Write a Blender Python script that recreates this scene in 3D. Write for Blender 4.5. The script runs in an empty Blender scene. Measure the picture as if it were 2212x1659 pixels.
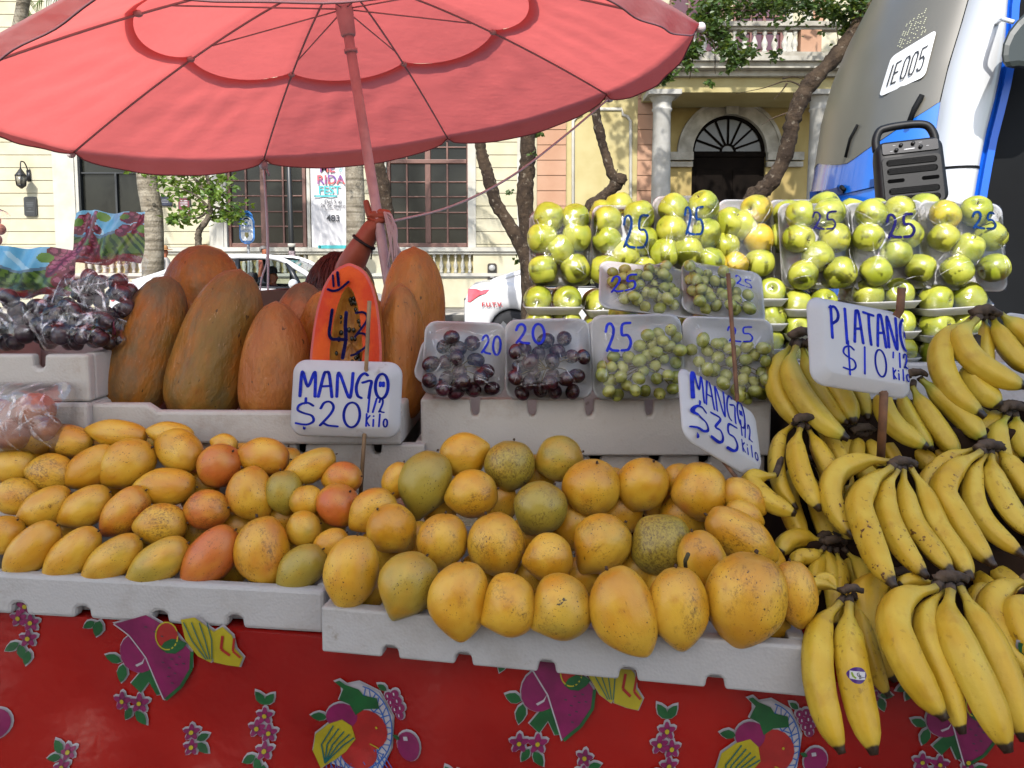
import bpy, bmesh, math, random
import numpy as np
from mathutils import Vector, Matrix
from mathutils.bvhtree import BVHTree
R = math.radians
rnd = random.Random(11)
S = bpy.context.scene
COL = S.collection
# ------------------------------------------------------------------ camera, sky, sun, exposure
FPX, PX, PY, PITCH, CAMZ = 1640.0, 1106.0, 704.0, R(4.5), 1.3
cd = bpy.data.cameras.new("camera"); cam = bpy.data.objects.new("camera", cd); COL.objects.link(cam)
cam.location = (0, 0, CAMZ); cam.rotation_euler = (R(90) - PITCH, 0, 0)
cd.sensor_width = 36.0; cd.lens = 36.0 * FPX / 2212.0; cd.shift_y = -(829.5 - PY) / 2212.0
cd.clip_start = 0.05; cd.clip_end = 400
S.camera = cam
SUN = Vector((0.20, 1.10, -1.0)).normalized()
w = bpy.data.worlds.new("World"); S.world = w; w.use_nodes = True
bg = w.node_tree.nodes["Background"]; sky = w.node_tree.nodes.new("ShaderNodeTexSky")
sky.sky_type = 'NISHITA'; sky.sun_disc = False
sky.sun_elevation = math.asin(-SUN.z); sky.sun_rotation = math.atan2(-SUN.x, -SUN.y)
sky.air_density = 1.0; sky.dust_density = 1.5; sky.ozone_density = 1.0
w.node_tree.links.new(sky.outputs[0], bg.inputs[0]); bg.inputs[1].default_value = 0.15
sl = bpy.data.lights.new("sun", 'SUN'); sun = bpy.data.objects.new("sun", sl); COL.objects.link(sun)
sl.energy = 2.8; sl.angle = R(0.5); sl.color = (1.0, 0.96, 0.90)
sun.rotation_euler = SUN.to_track_quat('-Z', 'Y').to_euler(); sun.location = (-5, -7, 12)
S.view_settings.view_transform = 'Standard'; S.view_settings.look = 'None'
S.view_settings.exposure = 1.5; S.view_settings.gamma = 1.0
S.cycles.use_denoising = True
S.cycles.transparent_max_bounces = 24; S.cycles.max_bounces = 8
S.cycles.sample_clamp_indirect = 6.0
# ------------------------------------------------------------------ pixel rays (photo read at 2212 x 1659)
CP, SP = math.cos(PITCH), math.sin(PITCH)
CR, CU, CF = Vector((1, 0, 0)), Vector((0, SP, CP)), Vector((0, CP, -SP))
def ray(px, py): return CF + CR * ((px - PX) / FPX) + CU * ((PY - py) / FPX)
def at(px, py, Y):
    d = ray(px, py); return Vector((0, 0, CAMZ)) + d * (Y / d.y)
def mpp(px, py, Y): return Y / ray(px, py).y / FPX
OR = {1: (0, 0), 2: (737.3, 0), 3: (1474.7, 0), 4: (0, 553), 5: (737.3, 553), 6: (1474.7, 553), 7: (0, 1106), 8: (737.3, 1106), 9: (1474.7, 1106)}
def rg(k, x, y): return (OR[k][0] + x / 3.0, OR[k][1] + y / 3.0)
def interp(x, tab):
    return float(np.interp(x, [a for a, b in tab], [b for a, b in tab]))
ALB = 0.6      # photo colours read off sunlit surfaces -> real base colours
def lin(h, k=None):
    k = ALB if k is None else k
    if isinstance(h, str):
        h = h.lstrip('#'); h = [int(h[i:i + 2], 16) / 255 for i in (0, 2, 4)]
        return tuple(k * (c / 12.92 if c <= .04045 else ((c + .055) / 1.055) ** 2.4) for c in h)
    return tuple(h)
# ------------------------------------------------------------------ material helpers
class NT:
    def __init__(s, name):
        s.m = bpy.data.materials.new(name); s.m.use_nodes = True; s.t = s.m.node_tree
        s.b = s.t.nodes["Principled BSDF"]; s.out = s.t.nodes["Material Output"]
    def n(s, ty, **kw):
        x = s.t.nodes.new("ShaderNode" + ty)
        for k, v in kw.items():
            if k.startswith('i_'):
                k2 = k[2:]; key = int(k2) if k2.isdigit() else k2.replace('_', ' ')
                if hasattr(v, 'links') or hasattr(v, 'is_linked'): s.t.links.new(v, x.inputs[key])
                else: x.inputs[key].default_value = v
            else: setattr(x, k, v)
        return x
    def l(s, a, b): s.t.links.new(a, b)
    def coords(s, scale=1.0, rand=True):
        tc = s.n('TexCoord'); v = tc.outputs['Object']
        if rand:
            oi = s.n('ObjectInfo'); mu = s.n('Math', operation='MULTIPLY', i_0=oi.outputs['Random'], i_1=37.0)
            ad = s.n('VectorMath', operation='ADD', i_0=v); s.l(mu.outputs[0], ad.inputs[1]); v = ad.outputs[0]
        return v
    def noise(s, v, scale, detail=3.0, rough=.55):
        return s.n('TexNoise', i_Vector=v, i_Scale=scale, i_Detail=detail, i_Roughness=rough).outputs['Fac']
    def step(s, x, lo, hi):
        mr = s.n('MapRange'); mr.interpolation_type = 'SMOOTHSTEP'
        s.l(x, mr.inputs[0]); 
        for i, q in ((1, lo), (2, hi)):
            if hasattr(q, 'is_linked'): s.l(q, mr.inputs[i])
            else: mr.inputs[i].default_value = q
        return mr.outputs[0]
    def mul(s, a, b, op='MULTIPLY'):
        return s.n('Math', operation=op, i_0=a, i_1=b).outputs[0]
    def mix(s, a, b, f):
        x = s.n('MixRGB')
        for i, q in ((1, a), (2, b), (0, f)):
            if hasattr(q, 'is_linked'): s.l(q, x.inputs[i])
            elif i == 0: x.inputs[0].default_value = q
            else: x.inputs[i].default_value = (*lin(q), 1)
        return x.outputs[0]
    def bump(s, h, strength=.2, dist=.01, normal=None):
        b = s.n('Bump', i_Strength=strength, i_Distance=dist); s.l(h, b.inputs['Height'])
        s.l(b.outputs[0], s.b.inputs['Normal'])
    def fin(s, col=None, rough=.5, spec=.5, metal=0, coat=0):
        if col is not None:
            if hasattr(col, 'is_linked'): s.l(col, s.b.inputs['Base Color'])
            else: s.b.inputs['Base Color'].default_value = (*lin(col), 1)
        if hasattr(rough, 'is_linked'): s.l(rough, s.b.inputs['Roughness'])
        else: s.b.inputs['Roughness'].default_value = rough
        s.b.inputs['Specular IOR Level'].default_value = spec; s.b.inputs['Metallic'].default_value = metal
        s.b.inputs['Coat Weight'].default_value = coat
        return s.m
MATS = {}
def pm(name, col, col2=None, scale=8, rough=.5, spec=.5, metal=0, coat=0, bump=0, bscale=40, bd=.005, amt=1.0, rand=False, detail=4):
    if name in MATS: return MATS[name]
    t = NT(name); v = t.coords(rand=rand); c = col
    if col2 is not None:
        c = t.mix(col, col2, t.mul(t.step(t.noise(v, scale, detail), .3, .7), amt))
    if bump: t.bump(t.noise(v, bscale, 4), bump, bd)
    MATS[name] = t.fin(c, rough, spec, metal, coat); return MATS[name]
def fruit_color(t):
    oi = t.n('ObjectInfo'); s = t.n('SeparateColor', i_Color=oi.outputs['Color']); return s.outputs
def mat_mango():
    t = NT('mango_skin'); v = t.coords(); c = fruit_color(t)
    base = t.mix('#e09e1e', '#efbb3a', t.step(t.noise(v, 1.6, 2), .35, .65))
    base = t.mix(base, '#cf8a2a', t.mul(t.step(t.noise(v, 5, 5), .52, .8), .7))
    base = t.mix(base, '#d4572c', t.mul(t.step(t.mul(t.noise(v, 1.3, 2), c[0], 'ADD'), .78, 1.28), .78))
    base = t.mix(base, '#a3983a', t.mul(t.step(t.mul(t.noise(v, 1.4, 2), c[1], 'ADD'), .72, 1.2), .8))
    rus = t.mul(t.step(t.mul(t.noise(v, 2.0, 6, .7), t.mul(c[2], .34), 'ADD'), .63, .80), t.step(t.noise(v, 22, 5, .75), .44, .62))
    base = t.mix(base, '#5a3818', t.mul(rus, .72))
    sp = t.mul(t.step(t.noise(v, 30, 3), .625, .665), t.step(t.noise(v, 2.3, 2), .44, .6))
    base = t.mix(base, '#3c2412', t.mul(sp, .95))
    sc = t.step(t.noise(v, 3.4, 5, .65), .70, .72)
    base = t.mix(base, '#140c06', t.mul(sc, .95))
    tc = t.n('TexCoord'); sx = t.n('SeparateXYZ', i_Vector=tc.outputs['Object']); base = t.mix(base, '#a8702a', t.mul(t.step(sx.outputs[0], -.22, -.48), .32))
    t.b.inputs['Coat Weight'].default_value = .15; t.b.inputs['Coat Roughness'].default_value = .25
    pale = t.step(t.noise(v, 55, 2), .62, .75)
    base = t.mix(base, '#f0c870', t.mul(pale, .16))
    t.bump(t.mul(t.noise(v, 3.0, 3), t.mul(t.noise(v, 60, 2), .12), 'ADD'), .11, .03)
    t.b.inputs['Subsurface Weight'].default_value = 0.0
    return t.fin(base, t.mul(t.step(t.noise(v, 6, 3), .3, .7), .18, 'ADD') if False else .36, .5)
def mat_papaya():
    t = NT('papaya_skin'); v = t.coords(); c = fruit_color(t)
    base = t.mix('#aa621e', '#bc7830', t.step(t.noise(v, 2.0, 3), .35, .65))
    base = t.mix(base, '#6f6430', t.mul(t.step(t.mul(t.noise(v, 2.2, 6, .65), c[1], 'ADD'), .68, 1.06), .7))
    base = t.mix(base, '#b87048', t.mul(t.step(t.mul(t.noise(v, 1.2, 2), c[0], 'ADD'), .75, 1.2), .75))
    base = t.mix(base, '#6b6a52', t.mul(t.step(t.mul(t.noise(v, 2.6, 4, .7), t.mul(c[2], .4), 'ADD'), .64, .9), .6))
    base = t.mix(base, '#8c5428', t.mul(t.step(t.noise(v, 9, 5, .7), .55, .72), .5))
    sp = t.step(t.noise(v, 13, 3), .69, .72)
    base = t.mix(base, '#3c2a18', t.mul(sp, .8))
    base = t.mix(base, '#e2b48c', t.mul(t.step(t.noise(v, 30, 2), .68, .74), .35))
    tc = t.n('TexCoord'); sx = t.n('SeparateXYZ', i_Vector=tc.outputs['Object']); base = t.mix(base, '#5c5a44', t.mul(t.step(t.mul(sx.outputs[2], t.mul(t.noise(v, 5, 4), .35), 'ADD'), .36, .62), t.mul(c[2], 1.5)))
    t.bump(t.mul(t.noise(v, 4, 4), t.mul(t.step(t.noise(v, 11, 2), .68, .74), .25), 'SUBTRACT'), .35, .03)
    return t.fin(base, .45, .22)
def mat_banana():
    t = NT('banana_peel'); v = t.coords(); c = fruit_color(t)
    a = t.n('Attribute', attribute_name='t').outputs['Fac']
    base = t.mix('#deb024', '#e8c444', t.step(t.noise(v, 14, 2), .35, .65))
    base = t.mix(base, '#cf9f26', t.step(t.noise(v, 30, 5), .52, .75))
    gneck = t.step(a, .30, .10)
    base = t.mix(base, '#93a02e', t.mul(gneck, t.mul(c[1], .9)))
    base = t.mix(base, '#b4b440', t.mul(c[1], .35))
    base = t.mix(base, '#8a7a34', t.mul(t.step(a, .12, .02), .55))
    base = t.mix(base, '#9aa23c', t.mul(t.step(a, .86, .95), t.mul(c[1], .8)))
    br = t.mul(t.step(t.noise(v, 130, 3), .60, .67), t.step(t.noise(v, 12, 2), .40, .60))
    base = t.mix(base, '#6b3f18', t.mul(br, t.mul(c[0], 1.1)))
    st = t.n('Mapping', i_Vector=v, i_Scale=(1, 1, .25)); 
    sk = t.step(t.noise(st.outputs[0], 46, 5, .7), .71, .75)
    base = t.mix(base, '#3a2412', t.mul(sk, t.mul(c[0], 1.0)))
    base = t.mix(base, '#2a1c12', t.step(t.mul(a, t.mul(t.noise(v, 60, 3), .05), 'ADD'), .965, .985))
    base = t.mix(base, '#50391c', t.mul(t.step(a, .9, .985), t.mul(c[0], .6)))
    t.bump(t.noise(v, 70, 3), .12, .01)
    return t.fin(base, .46, .4)
def mat_apple():
    t = NT('apple_skin'); v = t.coords(); c = fruit_color(t)
    base = t.mix('#929e28', '#b6ba44', t.step(t.noise(v, 1.5, 2), .35, .65))
    base = t.mix(base, '#d9b63a', t.mul(c[0], t.step(t.noise(v, 1.2, 2), .25, .6)))
    base = t.mix(base, '#d2d284', t.mul(t.step(t.noise(v, 40, 1), .68, .72), .5))
    tc = t.n('TexCoord'); sx = t.n('SeparateXYZ', i_Vector=tc.outputs['Object'])
    ln = t.n('VectorMath', operation='LENGTH'); cmb = t.n('CombineXYZ'); t.l(sx.outputs[0], cmb.inputs[0]); t.l(sx.outputs[1], cmb.inputs[1]); t.l(cmb.outputs[0], ln.inputs[0])
    base = t.mix(base, '#5d5a1c', t.mul(t.step(ln.outputs['Value'], .10, .02), .5))
    return t.fin(base, .28, .5)
def mat_film(name='cling_film', base=.022, rough=.06, bs=15, strength=.45, tint=(1, 1, 1), milky=0):
    t = NT(name); v = t.coords(rand=True)
    mp = t.n('Mapping', i_Vector=v, i_Scale=(1.0, .35, 1.0), i_Rotation=(0, 0, .6))
    nz = t.n('TexNoise', i_Vector=mp.outputs[0], i_Scale=bs, i_Detail=5.0, i_Roughness=.6, i_Distortion=1.2)
    bm = t.n('Bump', i_Strength=strength, i_Distance=.02); t.l(nz.outputs['Fac'], bm.inputs['Height'])
    gl = t.n('BsdfGlossy', i_Roughness=rough); t.l(bm.outputs[0], gl.inputs['Normal'])
    tr = t.n('BsdfTransparent'); tr.inputs[0].default_value = (*tint, 1)
    lw = t.n('Fresnel', i_IOR=1.33); t.l(bm.outputs[0], lw.inputs['Normal'])
    f = t.mul(t.mul(lw.outputs[0], .9), base, 'ADD')
    ms = t.n('MixShader'); t.l(f, ms.inputs[0]); t.l(tr.outputs[0], ms.inputs[1]); t.l(gl.outputs[0], ms.inputs[2])
    if milky:
        df = t.n('BsdfDiffuse'); df.inputs[0].default_value = (.8, .8, .84, 1); m2 = t.n('MixShader'); t.l(t.mul(t.step(nz.outputs['Fac'], .42, .72), milky), m2.inputs[0]); t.l(ms.outputs[0], m2.inputs[1]); t.l(df.outputs[0], m2.inputs[2]); t.l(m2.outputs[0], t.out.inputs[0]); return t.m
    t.l(ms.outputs[0], t.out.inputs[0]); return t.m
def mat_cloth_translucent(name, col, tcol, fac=.5, wr=.25):
    t = NT(name); v = t.coords(rand=False); col, tcol = lin(col, .75), lin(tcol, 1)
    mp = t.n('Mapping', i_Vector=v, i_Scale=(1, 1, 3.0))
    c1 = t.mix(col, tuple(x * .72 for x in lin(col)), t.mul(t.step(t.noise(v, 5, 6, .65), .45, .75), .6))
    c2 = t.mix(tcol, tuple(x * .78 for x in lin(tcol)), t.mul(t.step(t.noise(v, 3, 6, .65), .4, .75), .55))
    bm = t.n('Bump', i_Strength=wr, i_Distance=.03); t.l(t.noise(mp.outputs[0], 6, 3), bm.inputs['Height'])
    d = t.n('BsdfDiffuse'); t.l(c1, d.inputs[0]); t.l(bm.outputs[0], d.inputs['Normal'])
    q = t.n('BsdfTranslucent'); t.l(c2, q.inputs[0]); t.l(bm.outputs[0], q.inputs['Normal'])
    ms = t.n('MixShader', i_0=fac); t.l(d.outputs[0], ms.inputs[1]); t.l(q.outputs[0], ms.inputs[2])
    t.l(ms.outputs[0], t.out.inputs[0]); return t.m
def mat_foam(name, col, dirt, bs=.22):
    t = NT(name); v = t.coords(rand=True)
    c = t.mix(col, dirt, t.mul(t.step(t.noise(v, 9, 7, .7), .48, .72), .6))
    c = t.mix(c, '#8a7a68', t.mul(t.step(t.noise(v, 21, 5, .65), .64, .74), .55))
    vo = t.n('TexVoronoi', i_Vector=v, i_Scale=230.0)
    h = t.mul(t.mul(vo.outputs['Distance'], .35), t.noise(v, 35, 5), 'ADD')
    t.bump(h, bs, .006); t.fin(c, .62, .3)
    if bs < .15:
        q = t.n('BsdfTranslucent'); q.inputs[0].default_value = (.62, .62, .5, 1); ms = t.n('MixShader', i_0=.4); t.l(t.b.outputs[0], ms.inputs[1]); t.l(q.outputs[0], ms.inputs[2]); t.l(ms.outputs[0], t.out.inputs[0])
    return t.m
def mat_leaf(name, a, b):
    t = NT(name); g = t.n('NewGeometry'); c = t.mix(a, b, g.outputs['Random Per Island'])
    t.l(c, t.b.inputs['Base Color']); t.b.inputs['Roughness'].default_value = .45
    q = t.n('BsdfTranslucent'); t.l(t.mix(c, '#c8d850', .4), q.inputs[0])
    ms = t.n('MixShader', i_0=.35); t.l(t.b.outputs[0], ms.inputs[1]); t.l(q.outputs[0], ms.inputs[2]); t.l(ms.outputs[0], t.out.inputs[0])
    return t.m
def mat_emit(name, col, s):
    t = NT(name); t.b.inputs['Base Color'].default_value = (*lin(col), 1)
    t.b.inputs['Emission Color'].default_value = (*lin(col), 1); t.b.inputs['Emission Strength'].default_value = s; return t.m
MANGO, PAPAYA, BANANA, APPLE = mat_mango(), mat_papaya(), mat_banana(), mat_apple()
FILM = mat_film(); BAGFILM = mat_film('bag_plastic', .035, .05, 8, .55, milky=.05)
BAGFILM2 = mat_film('clear_bag_plastic', .09, .07, 9, .7, milky=.12)
FOAM = mat_foam('foam_white', '#bfbdbd', '#a59f98'); FOAMB = mat_foam('foam_beige', '#d0c9c1', '#aa9884'); FOAMP = mat_foam('foam_tray', '#f0f0f6', '#e6e5ec', .1)
CAP_C = mat_cloth_translucent('umbrella_cloth', '#b09090', '#e26c66', .5, .22)
INK = pm('blue_marker', '#1c34c8', '#1226a4', 60, .6, .15); INKN = pm('navy_marker', '#1a1852', rough=.8, spec=.08); INKT = pm('teal_marker', '#0c3a78', '#08264e', 60, .8, .08)
WOOD = pm('stick_wood', '#8a5c3a', '#5a3a22', 30, .7, bump=.2); WOODP = pm('skewer_wood', '#a88660', '#7c6044', 30, .7)
# ------------------------------------------------------------------ mesh helpers
class MB:
    def __init__(s): s.v, s.f, s.mi, s.sm, s.t = [], [], [], [], None
    def add(s, vf, mat=0, smooth=True, M=None, tv=None):
        vs, fs = vf; o = len(s.v)
        if M is not None: vs = [M @ Vector(p) for p in vs]
        s.v += [tuple(p) for p in vs]
        for f in fs: s.f.append([o + i for i in f]); s.mi.append(mat); s.sm.append(smooth)
        if tv is not None:
            if s.t is None: s.t = []
            s.t += tv
        return s
    def mesh(s, name, off=(0, 0, 0)):
        me = bpy.data.meshes.new(name)
        me.from_pydata([(a - off[0], b - off[1], c - off[2]) for a, b, c in s.v], [], s.f)
        me.polygons.foreach_set('material_index', s.mi); me.polygons.foreach_set('use_smooth', s.sm)
        if s.t:
            at_ = me.attributes.new('t', 'FLOAT', 'POINT'); at_.data.foreach_set('value', s.t)
        me.update(); return me
    def build(s, name, mats, parent=None, bevel=0, fixn=False, loc=None):
        off = tuple(wl(parent)) if parent is not None else (tuple(loc) if loc is not None else (0, 0, 0))
        me = s.mesh(name, off)
        for m in (mats if isinstance(mats, (list, tuple)) else [mats]): me.materials.append(m)
        if fixn:
            b = bmesh.new(); b.from_mesh(me); bmesh.ops.recalc_face_normals(b, faces=b.faces); b.to_mesh(me); b.free()
        o = bpy.data.objects.new(name, me); COL.objects.link(o)
        if parent is not None: o.parent = parent
        elif loc is not None: o.location = loc
        if bevel:
            md = o.modifiers.new('bevel', 'BEVEL'); md.width = bevel; md.segments = 2; md.limit_method = 'ANGLE'; md.angle_limit = R(40); md.harden_normals = False
        return o
def wl(o):
    return Vector(o.location) + (wl(o.parent) if o.parent else Vector((0, 0, 0)))
def tag(o, label=None, cat=None, group=None, kind=None):
    for k, v in (('label', label), ('category', cat), ('group', group), ('kind', kind)):
        if v: o[k] = v
    return o
def empty(name, loc, label, cat, group=None):
    o = bpy.data.objects.new(name, None); COL.objects.link(o); o.location = loc; o.empty_display_size = .05
    return tag(o, label, cat, group)
def child(name, me, parent, M, color=None):
    """object from shared mesh, placed by world matrix, child of an unrotated empty"""
    o = bpy.data.objects.new(name, me); COL.objects.link(o)
    if parent is not None:
        o.parent = parent; o.matrix_basis = Matrix.Translation(-wl(parent)) @ M
    else: o.matrix_basis = M
    if color: o.color = (*color, 1)
    return o
def tube(path, rad, n=10, caps=True, flat=None):
    P = [Vector(p) for p in path]; k = len(P)
    if not hasattr(rad, '__len__'): rad = [rad] * k
    T = [(P[min(i + 1, k - 1)] - P[max(i - 1, 0)]).normalized() for i in range(k)]
    ref = Vector((0, 0, 1)) if abs(T[0].z) < .9 else Vector((1, 0, 0))
    u = (ref - T[0] * ref.dot(T[0])).normalized(); vs, fs = [], []
    for i in range(k):
        u = (u - T[i] * u.dot(T[i])).normalized(); w_ = T[i].cross(u)
        for j in range(n):
            a = 2 * math.pi * j / n; q = flat(a) if flat else 1
            vs.append(P[i] + (u * math.cos(a) + w_ * math.sin(a)) * rad[i] * q)
    for i in range(k - 1):
        for j in range(n):
            a, b = i * n + j, i * n + (j + 1) % n; fs.append((a, b, b + n, a + n))
    if caps: fs.append(tuple(range(n - 1, -1, -1))); fs.append(tuple((k - 1) * n + j for j in range(n)))
    return vs, fs
def spline(pts, n=8):
    P = [Vector(p) for p in pts]; P = [2 * P[0] - P[1]] + P + [2 * P[-1] - P[-2]]; out = []
    for i in range(1, len(P) - 2):
        for k in range(n):
            t = k / n; a, b, c, d = P[i - 1:i + 3]
            out.append(.5 * ((2 * b) + (c - a) * t + (2 * a - 5 * b + 4 * c - d) * t * t + (3 * b - a - 3 * c + d) * t ** 3))
    out.append(P[-2].copy()); return out
def lathe(prof, n=20, M=None):
    vs, fs = [], []
    for r, z in prof:
        for j in range(n):
            a = 2 * math.pi * j / n; vs.append(Vector((r * math.cos(a), r * math.sin(a), z)))
    for i in range(len(prof) - 1):
        for j in range(n):
            a, b = i * n + j, i * n + (j + 1) % n; fs.append((a, b, b + n, a + n))
    fs.append(tuple(range(n - 1, -1, -1))); fs.append(tuple((len(prof) - 1) * n + j for j in range(n)))
    if M is not None: vs = [M @ p for p in vs]
    return vs, fs
def sphere(c=(0, 0, 0), r=1, nu=14, nv=9, sc=(1, 1, 1)):
    vs = [Vector((0, 0, 1))]; fs = []
    for i in range(1, nv):
        p = math.pi * i / nv
        for j in range(nu):
            a = 2 * math.pi * j / nu; vs.append(Vector((math.sin(p) * math.cos(a), math.sin(p) * math.sin(a), math.cos(p))))
    vs.append(Vector((0, 0, -1)))
    for j in range(nu): fs.append((0, 1 + j, 1 + (j + 1) % nu))
    for i in range(nv - 2):
        for j in range(nu):
            a, b = 1 + i * nu + j, 1 + i * nu + (j + 1) % nu; fs.append((a, a + nu, b + nu, b))
    e = len(vs) - 1
    for j in range(nu): fs.append((e, 1 + (nv - 2) * nu + (j + 1) % nu, 1 + (nv - 2) * nu + j))
    c = Vector(c); return [c + Vector((p.x * sc[0], p.y * sc[1], p.z * sc[2])) * r for p in vs], fs
def box(x0, x1, y0, y1, z0, z1):
    v = [(x0, y0, z0), (x1, y0, z0), (x1, y1, z0), (x0, y1, z0), (x0, y0, z1), (x1, y0, z1), (x1, y1, z1), (x0, y1, z1)]
    return [Vector(p) for p in v], [(0, 3, 2, 1), (4, 5, 6, 7), (0, 1, 5, 4), (1, 2, 6, 5), (2, 3, 7, 6), (3, 0, 4, 7)]
def prism(poly, f0, f1):
    """poly: list of 2-D points, f0/f1 map (a,b) to the two faces"""
    n = len(poly); vs = [f0(*p) for p in poly] + [f1(*p) for p in poly]
    fs = [tuple(range(n)), tuple(range(2 * n - 1, n - 1, -1))] + [(i, n + i, n + (i + 1) % n, (i + 1) % n) for i in range(n)]
    return vs, fs
def grid(nu, nv, fn):
    vs = [fn(i / nu, j / nv) for j in range(nv + 1) for i in range(nu + 1)]; fs = []
    for j in range(nv):
        for i in range(nu):
            a = j * (nu + 1) + i; fs.append((a, a + 1, a + nu + 2, a + nu + 1))
    return vs, fs
def rrect(w_, h, r, n=6):
    pts = []
    for cx, cy, a0 in ((w_ / 2 - r, h / 2 - r, 0), (-w_ / 2 + r, h / 2 - r, 90), (-w_ / 2 + r, -h / 2 + r, 180), (w_ / 2 - r, -h / 2 + r, 270)):
        for k in range(n + 1):
            a = R(a0 + 90 * k / n); pts.append((cx + r * math.cos(a), cy + r * math.sin(a)))
    return pts
def ribbon(mb, pts, wd, fn, mat=0):
    """flat marker stroke through 2-D points (same unit as fn's arguments)"""
    P = [Vector(p) for p in pts]
    for i in range(len(P) - 1):
        d = P[i + 1] - P[i]
        if d.length < 1e-9: continue
        q = Vector((-d.y, d.x)).normalized() * wd / 2
        mb.add(([fn(*(P[i] + q)), fn(*(P[i] - q)), fn(*(P[i + 1] - q)), fn(*(P[i + 1] + q))], [(0, 1, 2, 3)]), mat, False)
    for p in P:
        vs = [fn(p.x + wd / 2 * math.cos(2 * math.pi * k / 8), p.y + wd / 2 * math.sin(2 * math.pi * k / 8)) for k in range(8)]
        mb.add((vs, [tuple(range(8))]), mat, False)
class Fr:
    """local frame: origin, u right, v up, w towards the viewer; built from photo vectors plus depth"""
    def __init__(s, px, py, Y, roll=0, lean=0, yaw=0):
        s.o = at(px, py, Y); s.m = mpp(px, py, Y)
        M = Matrix.Rotation(R(roll), 3, 'Z') @ Matrix.Rotation(R(yaw), 3, 'Y') @ Matrix.Rotation(R(-lean), 3, 'X')
        B = Matrix((CR, CU, -CF)).transposed() @ M
        s.u, s.v, s.w = B.col[0], B.col[1], B.col[2]
    def p(s, a, b, c=0): return s.o + s.u * a + s.v * b + s.w * c
    def mat(s): return Matrix.Translation(s.o) @ Matrix((s.u, s.v, s.w)).transposed().to_4x4()
    @staticmethod
    def vec(px, py, Y, u, v):
        f = Fr(px, py, Y); U = CR * u[0] + CU * u[1] + CF * u[2]; V_ = CR * v[0] + CU * v[1] + CF * v[2]
        f.u = U.normalized(); f.v = (V_ - f.u * V_.dot(f.u)).normalized(); f.w = f.u.cross(f.v); f.W = U.length * f.m; f.H = V_.length * f.m; return f
def text(body, fr, a, b, size, mat, parent, name='lettering', bold=.0, c=.002, sx=1.0, shear=0, align='CENTER'):
    cu = bpy.data.curves.new(name, 'FONT'); cu.body = body; cu.size = size; cu.align_x = align; cu.align_y = 'CENTER'; cu.offset = bold * size; cu.shear = shear
    o = bpy.data.objects.new(name, cu); COL.objects.link(o)
    me = bpy.data.meshes.new_from_object(o.evaluated_get(bpy.context.evaluated_depsgraph_get())); me.name = name
    bpy.data.objects.remove(o); me.materials.clear(); me.materials.append(mat)
    M = Matrix.Translation(fr.p(a, b, c)) @ Matrix((fr.u, fr.v, fr.w)).transposed().to_4x4() @ Matrix.Diagonal((sx, 1, 1, 1))
    return child(name, me, parent, M)
def ell(cx=.5, cy=.5, rx=.42, ry=.5, n=16, a0=90): return [(cx + rx * math.cos(R(a0) + 2 * math.pi * k / n), cy + ry * math.sin(R(a0) + 2 * math.pi * k / n)) for k in range(n + 1)]
GL = {
 'M': [[(0, 0), (.08, 1), (.5, .4), (.92, 1), (1, 0)]], 'A': [[(0, 0), (.3, .9), (.45, 1), (.65, .92), (.9, 0)], [(.15, .42), (.8, .45)]],
 'N': [[(0, .02), (.06, 1), (.78, .02), (.95, .3), (1, 1)]], 'G': [[(.75, .92), (.55, 1), (.25, .85), (.04, .45), (.15, .1), (.4, 0)], [(.45, .62), (1, .7), (.95, .35), (.9, 0)]],
 'O': [ell(), [(.4, .65), (.4, .5)], [(.6, .65), (.6, .5)]], 'C': [[(.95, .95), (.6, 1), (.25, .8), (.15, .45), (.35, .1), (.75, 0), (1, .06)], [(.7, .6), (.7, .45)], [(.9, .6), (.9, .45)]],
 'P': [[(.1, 0), (.12, 1)], [(.0, .95), (.5, 1), (.85, .82), (.75, .6), (.2, .45)]], 'I': [[(.4, -.1), (.4, 1)]], 'T': [[(-.05, 1), (1, .95)], [(.5, .97), (.46, .5), (.52, 0)]],
 '$': [[(.9, .82), (.6, .93), (.2, .85), (.08, .65), (.4, .52), (.85, .42), (.95, .2), (.6, .06), (.0, .1)], [(.5, 1.12), (.47, -.12)]],
 '0': [ell()], 'Q': [ell(), [(.42, .6), (.44, .48)], [(.6, .62), (.6, .5)]], '1': [[(.55, 1), (.4, 0)]],
 '2': [[(.08, .72), (.25, .95), (.55, 1), (.75, .8), (.6, .5), (.1, .05), (.25, .14), (.5, .05), (1, .02)]],
 '3': [[(.1, .95), (.85, .95), (.35, .5), (.75, .48), (.9, .25), (.65, .03), (.0, .05)]], '5': [[(.95, 1), (.3, .95), (.2, .58), (.65, .55), (.85, .3), (.6, .05), (.05, .02)]],
 '4': [[(.12, 1), (.05, .42), (.15, .36), (.95, .38)], [(.72, .95), (.7, -.2)]], '/': [[(.1, 0), (.75, 1)]], "'": [[(.5, 1), (.35, .6)]],
 'K': [[(.15, 0), (.18, 1)], [(.85, .85), (.2, .45), (.8, .05)]], 'i': [[(.4, 0), (.42, .55)], [(.43, .8), (.44, .84)]], 'l': [[(.4, 0), (.5, 1)]], 'o': [ell(.5, .3, .4, .32, 10)], 'k': [[(.15, 0), (.18, 1)], [(.75, .6), (.2, .3), (.8, .0)]],
}
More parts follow.
